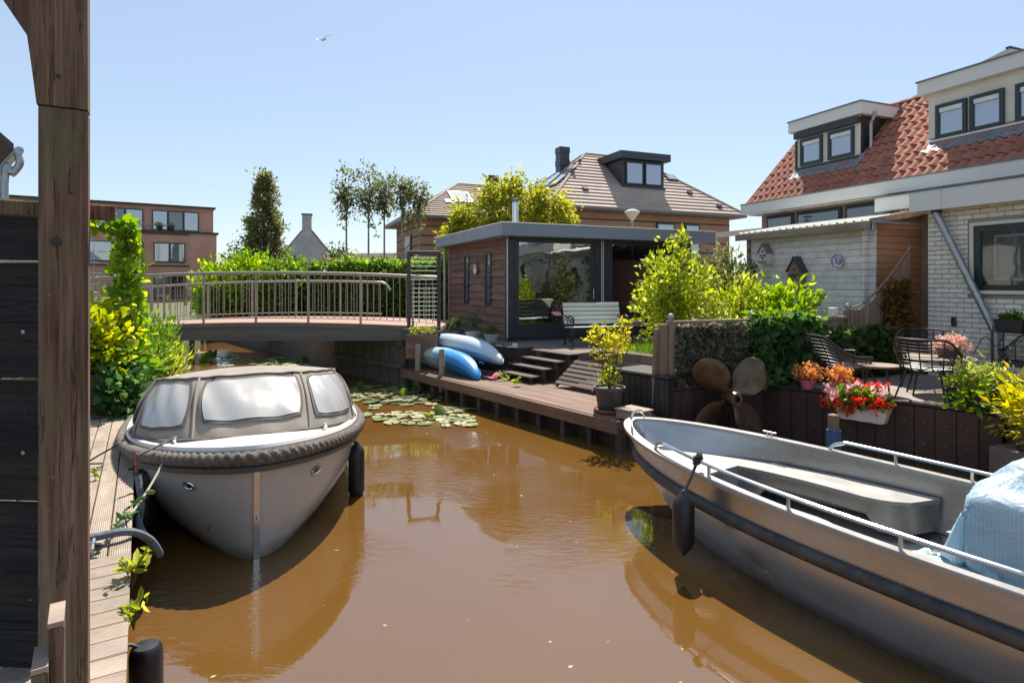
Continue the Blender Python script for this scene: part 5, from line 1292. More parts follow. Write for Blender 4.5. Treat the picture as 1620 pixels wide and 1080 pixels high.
cbox('sill', (4.6, .08, .04), M['cream'], d2, (6.25, .68, 4.90), ch=.005)
# grey hipped roof behind
gr_ = thing('hip_roofed_house', 'grey hipped roof showing above the right dormer', 'house', (11.9, 14.2, .9), R(22))
MB().box((0, 0, 2.9), (3.6, 3.6, 5.8)).build('wall', M['render'], gr_)
mb = MB(); mb.add([(-2.1, -2.1, 5.55), (2.1, -2.1, 5.55), (2.1, 2.1, 5.55), (-2.1, 2.1, 5.55), (-.25, 0, 6.85), (.25, 0, 6.85)], [(0, 1, 5, 4), (1, 2, 5), (2, 3, 4, 5), (3, 0, 4)]); mb.build('roof', M['slate'], gr_)
MB().bar((-.28, 0, 6.86), (.28, 0, 6.86), .1, .04).build('ridge_cap', M['anthra'], gr_)
# link block
lk = thing('link_building', 'brown brick link with white fascia behind the shed', 'building', HO, HRZ)
MB().box((4.35, .12, 2.25), (1.3, .40, 2.7)).build('wall', M['brickbrown'], lk)
MB().box((4.22, -.05, 3.69), (1.24, .62, .25)).build('fascia', M['whitepaint'], lk)
MB().box((4.22, -.06, 3.826), (1.28, .66, .02)).build('roof_edge', M['lead'], lk)
# ------------------------------------------------------------------ cream brick extension
ex = thing('brick_extension', 'cream brick flat roofed extension of the tiled house at the right edge', 'extension', HO, HRZ)
FY = -.99; WX0, WX1, WZ0, WZ1 = 5.63, 7.75, 2.06, 3.14
core = MB(); cy = FY + .06
core.box(((5.015 + WX0) / 2, cy, 2.07), (WX0 - 5.015, .10, 2.72)); core.box(((WX1 + 10) / 2, cy, 2.07), (10 - WX1, .10, 2.72))
core.box(((WX0 + WX1) / 2, cy, (.71 + WZ0) / 2), (WX1 - WX0, .10, WZ0 - .71)); core.box(((WX0 + WX1) / 2, cy, (WZ1 + 3.43) / 2), (WX1 - WX0, .10, 3.43 - WZ1))
core.box((5.06, (FY + .02 + .1) / 2 + .1, 2.07), (.09, .95, 2.72))
wall = core.build('wall', M['mortar'], ex)
BL, BH, CH_ = .21, .064, .0755
bme = {}
def brick(L):
    L = round(L, 3)
    if L not in bme: bme[L] = MB().box((0, 0, 0), (L, .10, BH), ch=.003).mesh('brick', M['brickw'])
    return bme[L]
rest = MB(); nb = 0
for r in range(36):
    z = .745 + CH_ * r; x = 5.0 - (0 if r % 2 else .11)
    while x < 9.6:
        a, b = max(x, 5.0), x + BL
        if b - a > .02:
            segs = [(a, b)]
            if z + BH / 2 > WZ0 - .035 and z - BH / 2 < WZ1 + .035:
                segs = [s_ for s_ in ((a, min(b, WX0 - .035)), (max(a, WX1 + .035), b)) if s_[1] - s_[0] > .02]
            for s0, s1 in segs:
                c = ((s0 + s1) / 2, FY + .05 - .010 + rnd.uniform(-.0015, .0015), z)
                if s0 < 6.5 and nb < 300: link('brick', brick(s1 - s0), wall, c); nb += 1
                else: rest.box(c, (s1 - s0, .10, BH), ch=.003)
        x += BL + .011
stuff(rest.build('far_bricks', M['brickw'], ex))
sdb = MB()
for r in range(36):
    z = .745 + CH_ * r
    for q in range(4): sdb.box((5.052, FY + .19 + .221 * q + (.11 if r % 2 else 0), z), (.10, .21, BH), ch=.003)
stuff(sdb.build('side_bricks', M['brickw'], ex))
f = MB(); t = .05
f.box(((WX0 + WX1) / 2, FY + .02, WZ1 - t / 2), (WX1 - WX0, .09, t)); f.box(((WX0 + WX1) / 2, FY + .0, WZ0 + t / 2), (WX1 - WX0 + .06, .13, t))
for x in (WX0 + t / 2, WX1 - t / 2): f.box((x, FY + .021, (WZ0 + WZ1) / 2), (t, .09, WZ1 - WZ0 - 2 * t))
wf = f.build('window_frame', M['cream'], ex)
f = MB(); t2 = .085; a0, a1, c0, c1 = WX0 + t, WX1 - t, WZ0 + t, WZ1 - t
f.box(((a0 + a1) / 2, FY + .03, c1 - t2 / 2), (a1 - a0, .06, t2)); f.box(((a0 + a1) / 2, FY + .03, c0 + t2 / 2), (a1 - a0, .06, t2))
for x in (a0 + t2 / 2, a1 - t2 / 2): f.box((x, FY + .03, (c0 + c1) / 2), (t2, .058, c1 - c0 - 2 * t2))
f.build('window_sash', M['greenpaint'], wf)
cbox('pane', (a1 - a0 - .15, .012, c1 - c0 - .15), M['paneclear'], wf, ((a0 + a1) / 2, FY + .035, (c0 + c1) / 2), ch=.001)
cur = MB().grid(lambda u, v: Vector((WX0 + .05 + (WX1 - WX0 - .1) * u, FY + .20 + .018 * math.sin(u * 150), WZ0 + (WZ1 - WZ0) * v)), 300, 2).build('curtain', M['curtain'], ex, smooth=True)
f = MB(); q0, q1, q2, q3 = 5.93, 6.40, WZ0 + .22, WZ1 - .22
f.box(((q0 + q1) / 2, FY + .09, q3), (q1 - q0, .03, .035)); f.box(((q0 + q1) / 2, FY + .09, q2), (q1 - q0, .03, .035))
for x in (q0, q1): f.box((x, FY + .09, (q2 + q3) / 2), (.035, .03, q3 - q2 + .034))
f.build('inner_white_frame', M['whitepaint'], ex); cbox('inner_pane', (q1 - q0 - .03, .008, q3 - q2 - .03), M['panedark'], ex, ((q0 + q1) / 2, FY + .10, (q2 + q3) / 2), ch=.001)
MB().box((7.6, -.45, 3.53), (5.1, 1.5, .17)).build('flat_roof', M['lamel'], ex)
for a, b in ((4.86, 5.36), (5.365, 10.1)): cbox('fascia_panel', (b - a, .05, .32), M['whitepaint'], ex, ((a + b) / 2, FY - .24, 3.535), ch=.004)
cbox('fascia_panel', (.05, 1.1, .32), M['whitepaint'], ex, (4.87, FY + .33, 3.535), ch=.004)
MB().box((7.48, FY - .22, 3.708), (5.3, .12, .02)).build('fascia_edge', M['lead'], ex)
MB().box((7.48, FY - .10, 3.40), (5.2, .24, .025)).build('soffit', M['whitepaint'], ex)
MB().tube([(5.20, FY - .12, 3.40), (5.20, FY - .12, 3.33), (5.98, FY - .12, 1.62), (6.02, FY - .10, 1.50), (6.02, FY - .10, .75)], .052, 12).build('downpipe', M['zinc'], ex, smooth=True)
cbox('pipe_collar', (.11, .11, .06), M['anthra'], ex, (5.20, FY - .12, 3.37), ch=.01)
cbox('wall_lamp', (.05, .07, .14), M['black'], ex, (5.42, FY - .05, 1.62), ch=.015)

# ------------------------------------------------------------------ shed
sh = thing('timber_shed', 'bleached log shed with ribbed pale roof beside the tiled house', 'shed', HO, HRZ)
SX0, SX1, SY0, SY1 = 1.61, 4.28, -1.42, -.12; SH = .118
for k in range(20):
    z = .92 + SH * k + SH / 2
    cbox('log_plank', (SX1 - SX0 + .26, .045, SH - .004), M['shedwood'], sh, ((SX0 + SX1) / 2, SY0, z), ch=.009)
    cbox('side_plank', (.045, SY1 - SY0 - .03, SH - .004), M['shedside'], sh, (SX1, (SY0 + SY1) / 2 + .015, z), ch=.009)
    cbox('log_end', (.045, .12, SH - .012), M['shedwood'], sh, (SX1, SY0 - .085, z), ch=.014)
for k in range(10): cbox('gable_plank', (.04, .13 * (9 - k) + .1, SH * .3), M['shedside'], sh, (SX1 - .003, SY1 - (.13 * (9 - k) + .1) / 2, 3.29 + SH * .3 * k * .9), ch=.003)
cbox('corner_board', (.10, .05, 2.34), M['shedtrim'], sh, (SX0 - .06, SY0 - .03, 2.09), ch=.006)
def roofpt(u, v):
    x = SX0 - .22 + (SX1 - SX0 + .42) * u; yv = SY0 - .24 + (SY1 - SY0 + .26) * v
    ph = (x / .16) % 1.0; rib = .022 if ph < .22 else 0
    return Vector((x, yv, 3.275 + .25 * v + rib))
MB().grid(roofpt, 150, 4).build('ribbed_roof', M['slatgreen'], sh)
cbox('fascia_board', (SX1 - SX0 + .42, .04, .14), M['shedtrim'], sh, ((SX0 + SX1) / 2 - .0, SY0 - .255, 3.195), ch=.006)
cbox('side_gutter', (.06, SY1 - SY0 + .22, .045), M['zinc'], sh, (SX1 + .21, (SY0 + SY1) / 2 - .1, 3.24), ch=.01)
cbox('gutter_outlet', (.07, .07, .12), M['zinc'], sh, (SX1 + .19, SY0 - .17, 3.16), ch=.01)
MB().bar((SX1 + .19, SY0 - .22, 3.255), (SX1 + .19, SY1, 3.50), .03, .10).build('barge_board', M['shedtrim'], sh)
# bird houses, plate
def birdhouse(lab, x, z, w_, h_, body, roofm, two):
    t = thing('birdhouse', lab, 'birdhouse', H(x, SY0 - .03, z), HRZ, 'birdhouses on the shed')
    MB().prism([(-w_ / 2, 0), (w_ / 2, 0), (w_ / 2, h_ * .62), (0, h_ * .95), (-w_ / 2, h_ * .62)], 0, .16, m=Matrix(((1, 0, 0), (0, 0, -1), (0, 1, 0)))).build('body', body, t)
    for sg in (-1, 1): MB().bar((sg * w_ * .64, -.09, h_ * .52), (-sg * .01, -.09, h_ * .99), .22, .016, up=(0, 0, 1)).build('roof_panel', roofm, t)
    for i in range(2 if two else 1):
        MB().lathe([(.001, 0), (.024, 0), (.024, .003), (.001, .003)], 14, c=(0, -.162, h_ * (.60 - .33 * i)), m=Matrix.Rotation(R(90), 3, 'X')).build('entrance', M['black'], t)
        MB().box((0, -.20, h_ * (.44 - .33 * i)), (w_ * 1.1, .07, .012)).build('ledge', roofm, t)
    MB().tube([(0, -.08, h_ * .97), (0, -.08, h_ * 1.06)], .007, 6).build('finial', roofm, t)
birdhouse('small pale birdhouse with two holes high on the shed wall', 2.09, 2.62, .20, .42, M['shedwood'], M['shedtrim'], True)
birdhouse('taller dark pointed birdhouse on the shed wall', 2.88, 2.12, .27, .62, M['fencewood'], M['lamel'], False)
pt_ = thing('wall_plate', 'round white plate with purple pattern on the shed wall', 'plate', H(3.71, SY0 - .03, 2.62), HRZ)
mx_ = Matrix.Rotation(R(90), 3, 'X')
MB().lathe([(.001, .004), (.06, .004), (.10, .012), (.135, .028), (.138, .024), (.1, 0), (.001, 0)], 28, m=mx_).build('dish', M['plate'], pt_, smooth=True)
MB().lathe([(.001, .008), (.062, .008), (.08, .013)], 24, m=mx_, cap=False).build('pattern', M['purple'], pt_, smooth=True)
MB().lathe([(.10, .0165), (.128, .0285)], 28, m=mx_, cap=False).build('pattern_rim', M['purple'], pt_, smooth=True)

# ------------------------------------------------------------------ boundary fence with ivy
fe = thing('boundary_fence', 'brown board fence running from the brick wall down to the water', 'fence', HO, HRZ)
FX = 4.70
for k in range(11):
    y = -1.06 - .122 * k; u = k / 10; zt = 2.80 - 1.0 * (1 - (1 - u) ** 1.5)
    mb = MB(); w_ = .113; zt2 = 2.80 - 1.0 * (1 - (1 - min(1, u + .09)) ** 1.5)
    mb.add([(-.011, w_ / 2, 0), (.011, w_ / 2, 0), (.011, -w_ / 2, 0), (-.011, -w_ / 2, 0), (-.011, w_ / 2, zt - .74), (.011, w_ / 2, zt - .74), (.011, -w_ / 2, zt2 - .74), (-.011, -w_ / 2, zt2 - .74)], [(0, 1, 2, 3), (4, 7, 6, 5), (0, 4, 5, 1), (1, 5, 6, 2), (2, 6, 7, 3), (3, 7, 4, 0)])
    mb.build('board', M['fencewood'], fe, loc=(FX + (.008 if k % 2 else 0), y, .74))
cap = MB().tube([(FX, -1.0 - 1.36 * u, 2.83 - 1.0 * (1 - (1 - u) ** 1.5)) for u in [i / 14 for i in range(15)]], .016, 8); cap.build('curved_cap', M['fencewood'], fe, smooth=True)
for y, h_ in ((-2.46, 1.08), (-4.42, 1.0), (-5.86, .98)):
    cbox('post', (.095, .095, h_), M['fencewood'], fe, (FX, y, .72 + h_ / 2), ch=.008)
    MB().lathe([(.05, 0), (.03, .012), (.03, .02), (.045, .04), (.05, .065), (.035, .095), (.001, .105)], 14, c=(FX, y, .72 + h_)).build('post_cap', M['zinc'], fe, smooth=True)
k = 0; y = -2.60
while y > -5.80:
    if abs(y + 4.42) > .09: cbox('board', (.02, .125, .92), M['fencewood'], fe, (FX - .012 + (.006 if k % 2 else 0), y, 1.20), ch=.004)
    y -= .134; k += 1
cbox('top_rail', (.07, 3.3, .035), M['fencewood'], fe, (FX, -4.16, 1.685), ch=.005)
MB().bar((FX - .05, -5.95, .42), (FX - .02, -5.97, 1.66), .12, .06, up=(1, 0, 0), ch=.005).build('leaning_board', M['fencewood'], fe)
MB().bar((FX - .16, -6.02, .42), (FX - .05, -6.03, 1.60), .11, .05, up=(1, 0, 0), ch=.005).build('leaning_board', M['fencewood'], fe)
def hcloud(n, y0, y1, z0, z1, dx0, dx1, seed, lump=None):
    rg = np.random.default_rng(seed); out = []
    while len(out) < n:
        y, z = rg.uniform(y0, y1), rg.uniform(z0, z1); d = rg.uniform(dx0, dx1) * (1 + .5 * mnoise.noise(Vector((y * 2, z * 2, seed))))
        if lump and mnoise.noise(Vector((y * lump, z * lump, seed * 3))) < -.22: continue
        out.append(tuple(H(FX + d, y, z)))
    return np.array(out)
cm = leaf_obj('camouflage_screen', hcloud(4200, -5.82, -4.40, .80, 1.64, .02, .09, 81), .062, M['lf_camo'], None, aspect=.75, seed=81, big=True); tag(cm, 'dry grey green leaf screen covering the fence left of the ivy', 'leaf screen'); del cm['kind']
iv = thing('ivy', 'dense bright green ivy covering the fence middle above the propeller', 'ivy', H(FX, -3.9, .75))
P = np.concatenate([hcloud(2200, -4.55, -3.30, .72, 1.72, .04, .26, 82), hcloud(400, -4.3, -3.3, 1.5, 1.74, -.15, .2, 83)]) - np.array(tuple(H(FX, -3.9, .75)))
leaf_obj('foliage', P, .105, M['lf_ivy'], iv, aspect=.95, seed=82, big=True)
P = hcloud(500, -4.4, -3.4, 1.55, 1.80, -.2, .22, 84) - np.array(tuple(H(FX, -3.9, .75))); leaf_obj('young_shoots', P, .09, M['lf_vine'], iv, aspect=.9, seed=84, big=True)
MB().tube([(0, 0, 0), (.05, .02, .5), (0, .05, .95)], .02, 6).build('stem', M['twig'], iv, smooth=True)
iv2 = thing('ivy', 'dark shaded ivy along the fence behind the wicker chairs', 'ivy', H(FX, -2.5, .75))
P = hcloud(2100, -3.35, -1.62, .76, 1.50, .03, .14, 85) - np.array(tuple(H(FX, -2.5, .75))); leaf_obj('foliage', P, .095, M['lf_dark'], iv2, aspect=.95, seed=85, big=True)
MB().tube([(0, 0, 0), (.03, .02, .4), (0, .05, .8)], .02, 6).build('stem', M['twig'], iv2, smooth=True)
rc = thing('red_creeper', 'red and orange leaved creeper on the fence next to the brick wall', 'creeper', H(FX, -1.4, .75))
P = hcloud(1500, -1.72, -1.12, .78, 2.28, .03, .15, 86) - np.array(tuple(H(FX, -1.4, .75))); leaf_obj('foliage', P, .065, M['lf_red'], rc, aspect=.8, seed=86, big=True)
MB().tube([(0, 0, 0), (.03, .02, .7), (0, .05, 1.4)], .015, 6).build('stem', M['twig'], rc, smooth=True)
for i, (yy, w_, h_, lab) in enumerate(((-2.62, .10, .14, 'small white block on the fence rail by the shed'), (-2.44, .0, .0, ''))):
    if w_:
        o = cbox('white_block', (w_, w_, h_), M['potwhite'], None, H(FX - .02, yy - .14, 1.70 + h_ / 2), ch=.008, rz=HRZ); tag(o, lab, 'ornament')
# ------------------------------------------------------------------ raised terrace
tw = thing('terrace_wall', 'dark brown vertical board wall edging the raised terrace', 'wall', HO, HRZ)
A, Bp = Vector((4.75, -4.27, 0)), Vector((7.34, -3.33, 0)); dv = (Bp - A); LW = dv.length; ang = math.atan2(dv.y, dv.x); dvn = dv.normalized(); nrm = Vector((dvn.y, -dvn.x, 0))
nbd = 13; wd_ = LW / nbd
for k in range(nbd):
    c = A + dvn * (wd_ * (k + .5)) + nrm * (.02 + rnd.uniform(-.002, .002)); cbox('board', (wd_ - .006, .03, 1.0), M['darkboard'], tw, (c.x, c.y, .215), ch=.004, rz=ang)
    for zz in (.52, .28):
        q = c + nrm * .016; MB().lathe([(.001, 0), (.008, 0), (.006, .004), (.001, .005)], 8, c=(q.x, q.y, zz), m=nrm.to_track_quat('Z', 'Y').to_matrix()).build('screw', M['zinc'], tw)
c = A + dvn * LW / 2 - nrm * .03; cbox('cap_rail', (LW + .06, .16, .03), M['darkboard'], tw, (c.x, c.y, .742), ch=.005, rz=ang)
for k in range(8):
    cbox('board', (.03, .20, 1.0), M['darkboard'], tw, (4.765, -5.83 + .205 * k, .26), ch=.004)
cbox('cap_rail', (.14, 1.62, .03), M['darkboard'], tw, (4.74, -5.11, .785), ch=.005)
for k in range(5): cbox('board', (.03, .20, 1.0), M['darkboard'], tw, (7.36, -3.20 + .205 * k, .215), ch=.004)
td = thing('terrace_deck', 'pale grooved terrace decking under the wicker chairs', 'terrace', HO, HRZ)
x = 4.84
while x < 7.3:
    yf = -4.27 + .363 * (x - 4.75) + .10; L = round(-.93 - yf, 2); cbox('plank', (L, .139, .025), M['terracedeck'], td, (x, yf + L / 2, .7165), ch=.003, rz=R(90)); x += .1435
# ship's propeller
pr = thing('ship_propeller', 'big old bronze four bladed ship propeller standing against the fence', 'propeller', (2.93, 8.06, .0), 0)
pc = Vector((0, 0, .685)); tilt = Matrix.Rotation(R(12), 3, 'Z')
for a in (128, 38, -52, -142):
    ca = R(a); d_ = Vector((math.cos(ca), 0, math.sin(ca))); e_ = Vector((-math.sin(ca), 0, math.cos(ca)))
    rows = []
    for i in range(15):
        u = i / 14; r_ = .09 + .58 * u; wd_ = max(.085 * (1 - u), .27 * math.sqrt(max(0, 1 - ((u - .55) / .46) ** 2))) + .01; tw_ = R(34 - 20 * u); rowt, rowb = [], []
        for j in range(11):
            v = 2 * j / 10 - 1; cc = v * wd_ * .78; th_ = .014 * (1 - v * v) + .003
            off = e_ * cc * math.cos(tw_) + Vector((0, 1, 0)) * (cc * math.sin(tw_) + .02 * v * v)
            p = pc + tilt @ (d_ * r_ + off + e_ * .06 * u * u); rowt.append(p + Vector((0, -th_, 0))); rowb.append(p + Vector((0, th_, 0)))
        rows.append(rowt + rowb[::-1])
    MB().loft(rows).build('blade', M['bronze'], pr, smooth=True, fix=True)
mh = tilt @ Matrix.Rotation(R(90), 3, 'X')
MB().lathe([(.045, .16), (.085, .16), (.10, .12), (.115, 0), (.12, -.12), (.07, -.14)], 24, c=pc, m=mh, cap=False).build('hub', M['bronze'], pr, smooth=True)
MB().lathe([(.001, .09), (.048, .10), (.048, .158)], 20, c=pc, m=mh, cap=False).build('bore', M['black'], pr, smooth=True)
MB().tube([pc + Vector((0, .05, 0)), pc + Vector((.0, .46, 0))], .045, 12).build('mounting_shaft', M['bronze'], pr, smooth=True)
mp = thing('mooring_stake', 'wooden mooring stake with blue foot beneath the geraniums', 'post', (3.92, 7.32, 0), R(20))
cbox('stake', (.10, .10, 1.2), M['sleeper'], mp, (0, 0, .02), ch=.012); cbox('blue_sleeve', (.125, .125, .40), surf('blue_sleeve', (.06, .14, .30), rough=.5), mp, (0, 0, .24), ch=.012)

# ------------------------------------------------------------------ wicker chairs, tables, plants on the terrace
def chair(lab, p, rz, kind='dining'):
    low = kind == 'lounge'
    t = thing('wicker_chair', lab, 'chair', p, rz, 'black wicker chairs on the terrace')
    sw, sdp, shh, bh = (.38, .36, .32, .76) if low else (.29, .27, .43, .80)
    def shell(q, v):   # q -1..1 round from arm to arm, v 0..1 seat to rim
        a = q * R(118); k = 1 + .18 * v
        x = math.sin(a) * sw * k * 1.06; y = math.cos(a) * sdp * k + (.18 * v * max(0, math.cos(a)) if low else .06 * v * max(0, math.cos(a)))
        e = max(0, min(1, (abs(a) - R(42)) / R(50))); e = e * e * (3 - 2 * e); rim = bh * (1 - (.26 if not low else .36) * e)
        return Vector((x, y, shh + (rim - shh) * v))
    fr_ = MB(); fr_.tube([shell(-1 + 2 * i / 28, 1) for i in range(29)], .016, 8); fr_.tube([shell(-1 + 2 * i / 28, 0) for i in range(29)], .013, 8)
    for q in (-1, 1): fr_.tube([shell(q, v / 4) for v in range(5)], .014, 8)
    fr_.tube([shell(-1, 0), shell(1, 0)], .013, 8); fr_.build('frame', M['wicker'], t, smooth=True)
    rb = MB()
    for k in range(11):
        q = -.92 + 1.84 * k / 10; rb.tube([shell(q, v / 5) for v in range(6)], .008, 5, cap=False)
    stuff(rb.build('back_ribs', M['wicker'], t, smooth=True))
    wv = MB()
    for k in range(8): wv.tube([shell(-1 + 2 * i / 26, .10 + .11 * k) for i in range(27)], .0065, 5, cap=False)
    stuff(wv.build('back_weave', M['wicker'], t, smooth=True))
    st_ = MB()
    for k in range(13):
        yv = -.30 * (1 if not low else 1.15) + .6 * (1 if not low else 1.15) * k / 12; hw = sw * math.sqrt(max(.05, 1 - (yv / (sdp * 1.25)) ** 2)) if yv > 0 else sw * .95
        st_.tube([(-hw, yv, shh + .0), (0, yv, shh - .02), (hw, yv, shh)], .011, 5, cap=False)
    for k in range(5): st_.tube([(-sw * .8 + sw * .4 * k, -.30, shh - .008), (-sw * .8 + sw * .4 * k, .24, shh - .008)], .008, 5, cap=False)
    st_.build('seat', M['wicker'], t, smooth=True)
    for sx in (-1, 1):
        for sy in (-1, 1): MB().tube([(sx * sw * .6, sy * .2, shh), (sx * sw * .98, sy * .33, 0)], [.013, .011], 8).build('leg', M['wicker'], t, smooth=True)
    return t
TZ = .73
chair('low black wicker lounge chair in front of the dark ivy', (4.78, 8.55, TZ), R(74), 'lounge')
chair('black wicker chair with its back to the canal nearest the terrace edge', (5.22, 7.52, TZ), R(128))
chair('black wicker chair standing before the cream brick wall', (5.98, 8.72, TZ), R(-32))
chair('black wicker chair cut off by the right edge of the photo', (6.78, 7.82, TZ), R(-75))
def table(lab, p, r, h_, mat):
    t = thing('garden_table', lab, 'table', p, 0, 'terrace tables')
    MB().lathe([(.001, h_ - .025), (r, h_ - .025), (r + .006, h_ - .012), (r, h_), (.001, h_)], 28).build('tabletop', mat, t, smooth=True)
    for a in (.5, 2.6, 4.7): MB().tube([(math.cos(a) * r * .55, math.sin(a) * r * .55, h_ - .02), (math.cos(a) * r * .85, math.sin(a) * r * .85, 0)], .012, 8).build('leg', M['wicker'], t, smooth=True)
table('round grey garden table between the wicker chairs', (5.72, 8.05, TZ), .42, .50, M['shedtrim'])
table('small low side table beside the lounge chair', (4.92, 8.02, TZ), .24, .40, M['shedtrim'])
fp = potted('flower_bowl', 'bowl of blush pink flowers on the round garden table', (5.80, 8.0, TZ + .50), .14, .12, M['potgrey'])
P, C = clumps(in_ellipsoid((0, 0, .18), (.30, .24, .09), .3), 40, 16, .03, 91); leaf_obj('blossom', P, .045, M['fl_blush'], fp, aspect=.8, seed=91, up=.2)
for i, (p, lab) in enumerate([((4.09, 8.31, .76), 'left pink pot with dry orange flowers on the terrace edge'), ((4.37, 8.02, .76), 'right pink pot with dry orange flowers nearer the geraniums')]):
    t = potted('orange_flower_pot', lab, p, .105, .12, M['potpink'], 'pink pots with orange flowers')
    P, C = clumps(in_ellipsoid((0, 0, .23), (.19, .18, .12), .2), 42, 20, .03, 92 + i); leaf_obj('blossom', P, .042, M['lf_orange'], t, aspect=.5, seed=92 + i, up=.4)
    mb = MB(); branches(mb, (0, 0, .08), C[::3], .004, i, n=4); mb.build('stem', M['twig'], t)
gp = thing('geranium_planter', 'white hanging planter with red and pink geraniums on the terrace wall', 'flower planter', Vector((4.50, 7.70, .0)), HRZ + ang)
MB().loft([[(x * (1 - .0), y * s_, z) for x, y in [(-.30 * s_, -.09), (-.2, -.11 * 1.02), (-.1, -.085), (0, -.11), (.1, -.085), (.2, -.11), (.30 * s_, -.09), (.32 * s_, 0), (.30 * s_, .09), (-.30 * s_, .09), (-.32 * s_, 0)]] for z, s_ in ((.46, .82), (.48, .88), (.63, 1.0), (.645, 1.03), (.645, .95))]).build('trough', M['potwhite'], gp, smooth=True)
for sx in (-.2, .2): MB().tube([(sx, .08, .62), (sx, .10, .76), (sx, .16, .765)], .006, 6).build('hook', M['zinc'], gp)
P, C = clumps(in_ellipsoid((-.04, -.02, .72), (.42, .17, .13), .25), 60, 14, .04, 95); leaf_obj('foliage', P, .065, M['lf_ger'], gp, aspect=.95, seed=95, big=True)
def heads(n, fn, r, mat, nm, seed, ps):
    P, C = clumps(fn, int(n * 1.3), 30, r * 1.3, seed); leaf_obj(nm, P, ps * 1.2, mat, gp, aspect=.9, seed=seed, outw=.3, up=.1)
heads(11, in_ellipsoid((-.22, -.10, .66), (.22, .10, .10), .5), .026, M['fl_red'], 'red_blossom', 96, .034)
heads(7, in_ellipsoid((.12, -.10, .72), (.28, .10, .10), .6), .026, M['fl_red'], 'red_blossom', 97, .034)
heads(14, in_ellipsoid((-.08, .02, .83), (.36, .14, .07), .4), .026, M['fl_pink'], 'pink_blossom', 98, .032)
heads(6, in_ellipsoid((-.30, -.08, .76), (.12, .1, .07), .4), .024, M['fl_pink'], 'pink_blossom', 99, .032)
heads(7, in_ellipsoid((0, .10, .88), (.30, .08, .05), .4), .024, M['fl_red'], 'red_blossom', 100, .032)
rp_ = thing('trough_planter', 'long black trough with pale yellow green shrub at the terrace edge', 'planter', (5.55, 7.04, TZ), HRZ + ang)
MB().loft([[(sx * .36 * s_, sy * .13 * s_, z) for sx, sy in ((-1, -1), (1, -1), (1, 1), (-1, 1))] for z, s_ in ((0, .9), (.19, 1), (.20, 1.05), (.225, 1.05), (.225, .97), (.18, .95))]).build('trough', M['potblack'], rp_)
P, C = clumps(in_ellipsoid((0, 0, .37), (.40, .20, .20), .2), 80, 20, .04, 101); P[:, 2] = np.maximum(P[:, 2], .2); leaf_obj('foliage', P, .065, M['lf_spotted'], rp_, aspect=.35, seed=101, up=.3)
shrub('yellow_shrub', 'bright yellow leaved shrub hanging into the right edge of the photo', (5.66, 6.42, .55), (.25, .24), .66, leafm('strong_yellow_leaf', (.25, .26, .02), (.42, .38, .04), c3=(.50, .36, .06)), .10, 55, 18, 102, shell=.3, aspect=.35, z0=-.1)
qp = potted('quay_pot', 'grey pot under the yellow shrub at the right edge', (5.55, 6.42, .425), .17, .24, M['potgrey'])
shrub('low_green_plant', 'low fresh green plant at the corner of the terrace wall', (5.33, 6.95, .735), (.16, .12), .20, M['lf_ger'], .07, 16, 14, 103, shell=.2, stem=False, big=True)
# plant rack by the brick wall
rk = thing('plant_rack', 'dark wire plant rack standing before the brick wall', 'plant rack', (6.98, 8.55, TZ), HRZ)
for sx in (-.05, .75):
    for sy in (-.12, .12): MB().tube([(sx, sy, 0), (sx, sy, .88)], .009, 6).build('leg', M['wicker'], rk)
for z in (.4, .80):
    for sy in (-.12, 0, .12): MB().tube([(-.05, sy, z), (.75, sy, z)], .007, 6).build('shelf_rod', M['wicker'], rk)
for sy in (-.13,): MB().tube(spline([(-.3, sy, .45), (-.15, sy, .72), (.0, sy, .60), (.12, sy, .86)]), .006, 6).build('scroll', M['wicker'], rk, smooth=True)
for i, dx in enumerate((.10, .52)):
    c = rk.matrix_basis @ Vector((0, 0, 0)); p = Vector((6.98, 8.55, TZ + .81)) + HX * (dx + .02)
    t = thing('rack_planter', ['left black planter box with small plants on the wire rack', 'right black planter box with small plants on the wire rack'][i], 'planter', p, HRZ, 'planters on the rack')
    MB().loft([[(sx * .18 * s_, sy * .10 * s_, z) for sx, sy in ((-1, -1), (1, -1), (1, 1), (-1, 1))] for z, s_ in ((0, .88), (.17, 1), (.17, .94), (.14, .92))]).build('trough', M['potblack'], t)
    P, C = clumps(in_ellipsoid((0, 0, .20), (.17, .10, .06), .2), 26, 14, .025, 110 + i); leaf_obj('foliage', P, .045, M['lf_hedge'], t, aspect=.6, seed=110 + i)

# garden shrubs between shed and fence
shrub('lime_shrub', 'tall lime yellow shrub beside the glass garden room', (2.90, 10.75, .9), (.66, .60), 1.95, M['lf_lime'], .085, 170, 26, 120, shell=.25, clr=.11, z0=.05)
lc = thing('lime_shoot', 'upright lime shoot rising from the top of the tall lime shrub', 'shrub', (2.98, 10.8, 2.55))
P, C = clumps(in_box((-.12, -.12, 0), (.14, .12, .62)), 14, 16, .06, 121); leaf_obj('foliage', P, .085, M['lf_lime'], lc, seed=121, up=.5); MB().tube([(0, 0, -.3), (0, .02, .6)], [.014, .004], 5).build('stem', M['twig'], lc)
shrub('olive_shrub', 'olive green narrow leaved shrub against the left end of the shed', (4.30, 12.0, .9), (.42, .4), 1.9, M['lf_olive'], .12, 90, 22, 122, shell=.2, aspect=.3)
shrub('flowering_shrub', 'lime green plant in front of the shed below the small birdhouse', (3.95, 10.35, .9), (.55, .42), 1.38, M['lf_lime'], .08, 90, 22, 123, shell=.2, aspect=.5)
shrub('large_leaf_shrub', 'large leaved pale green shrub in front of the pointed birdhouse', (4.55, 10.0, .9), (.46, .40), 1.35, M['lf_vine'], .12, 75, 16, 124, shell=.3, big=True, aspect=.55)
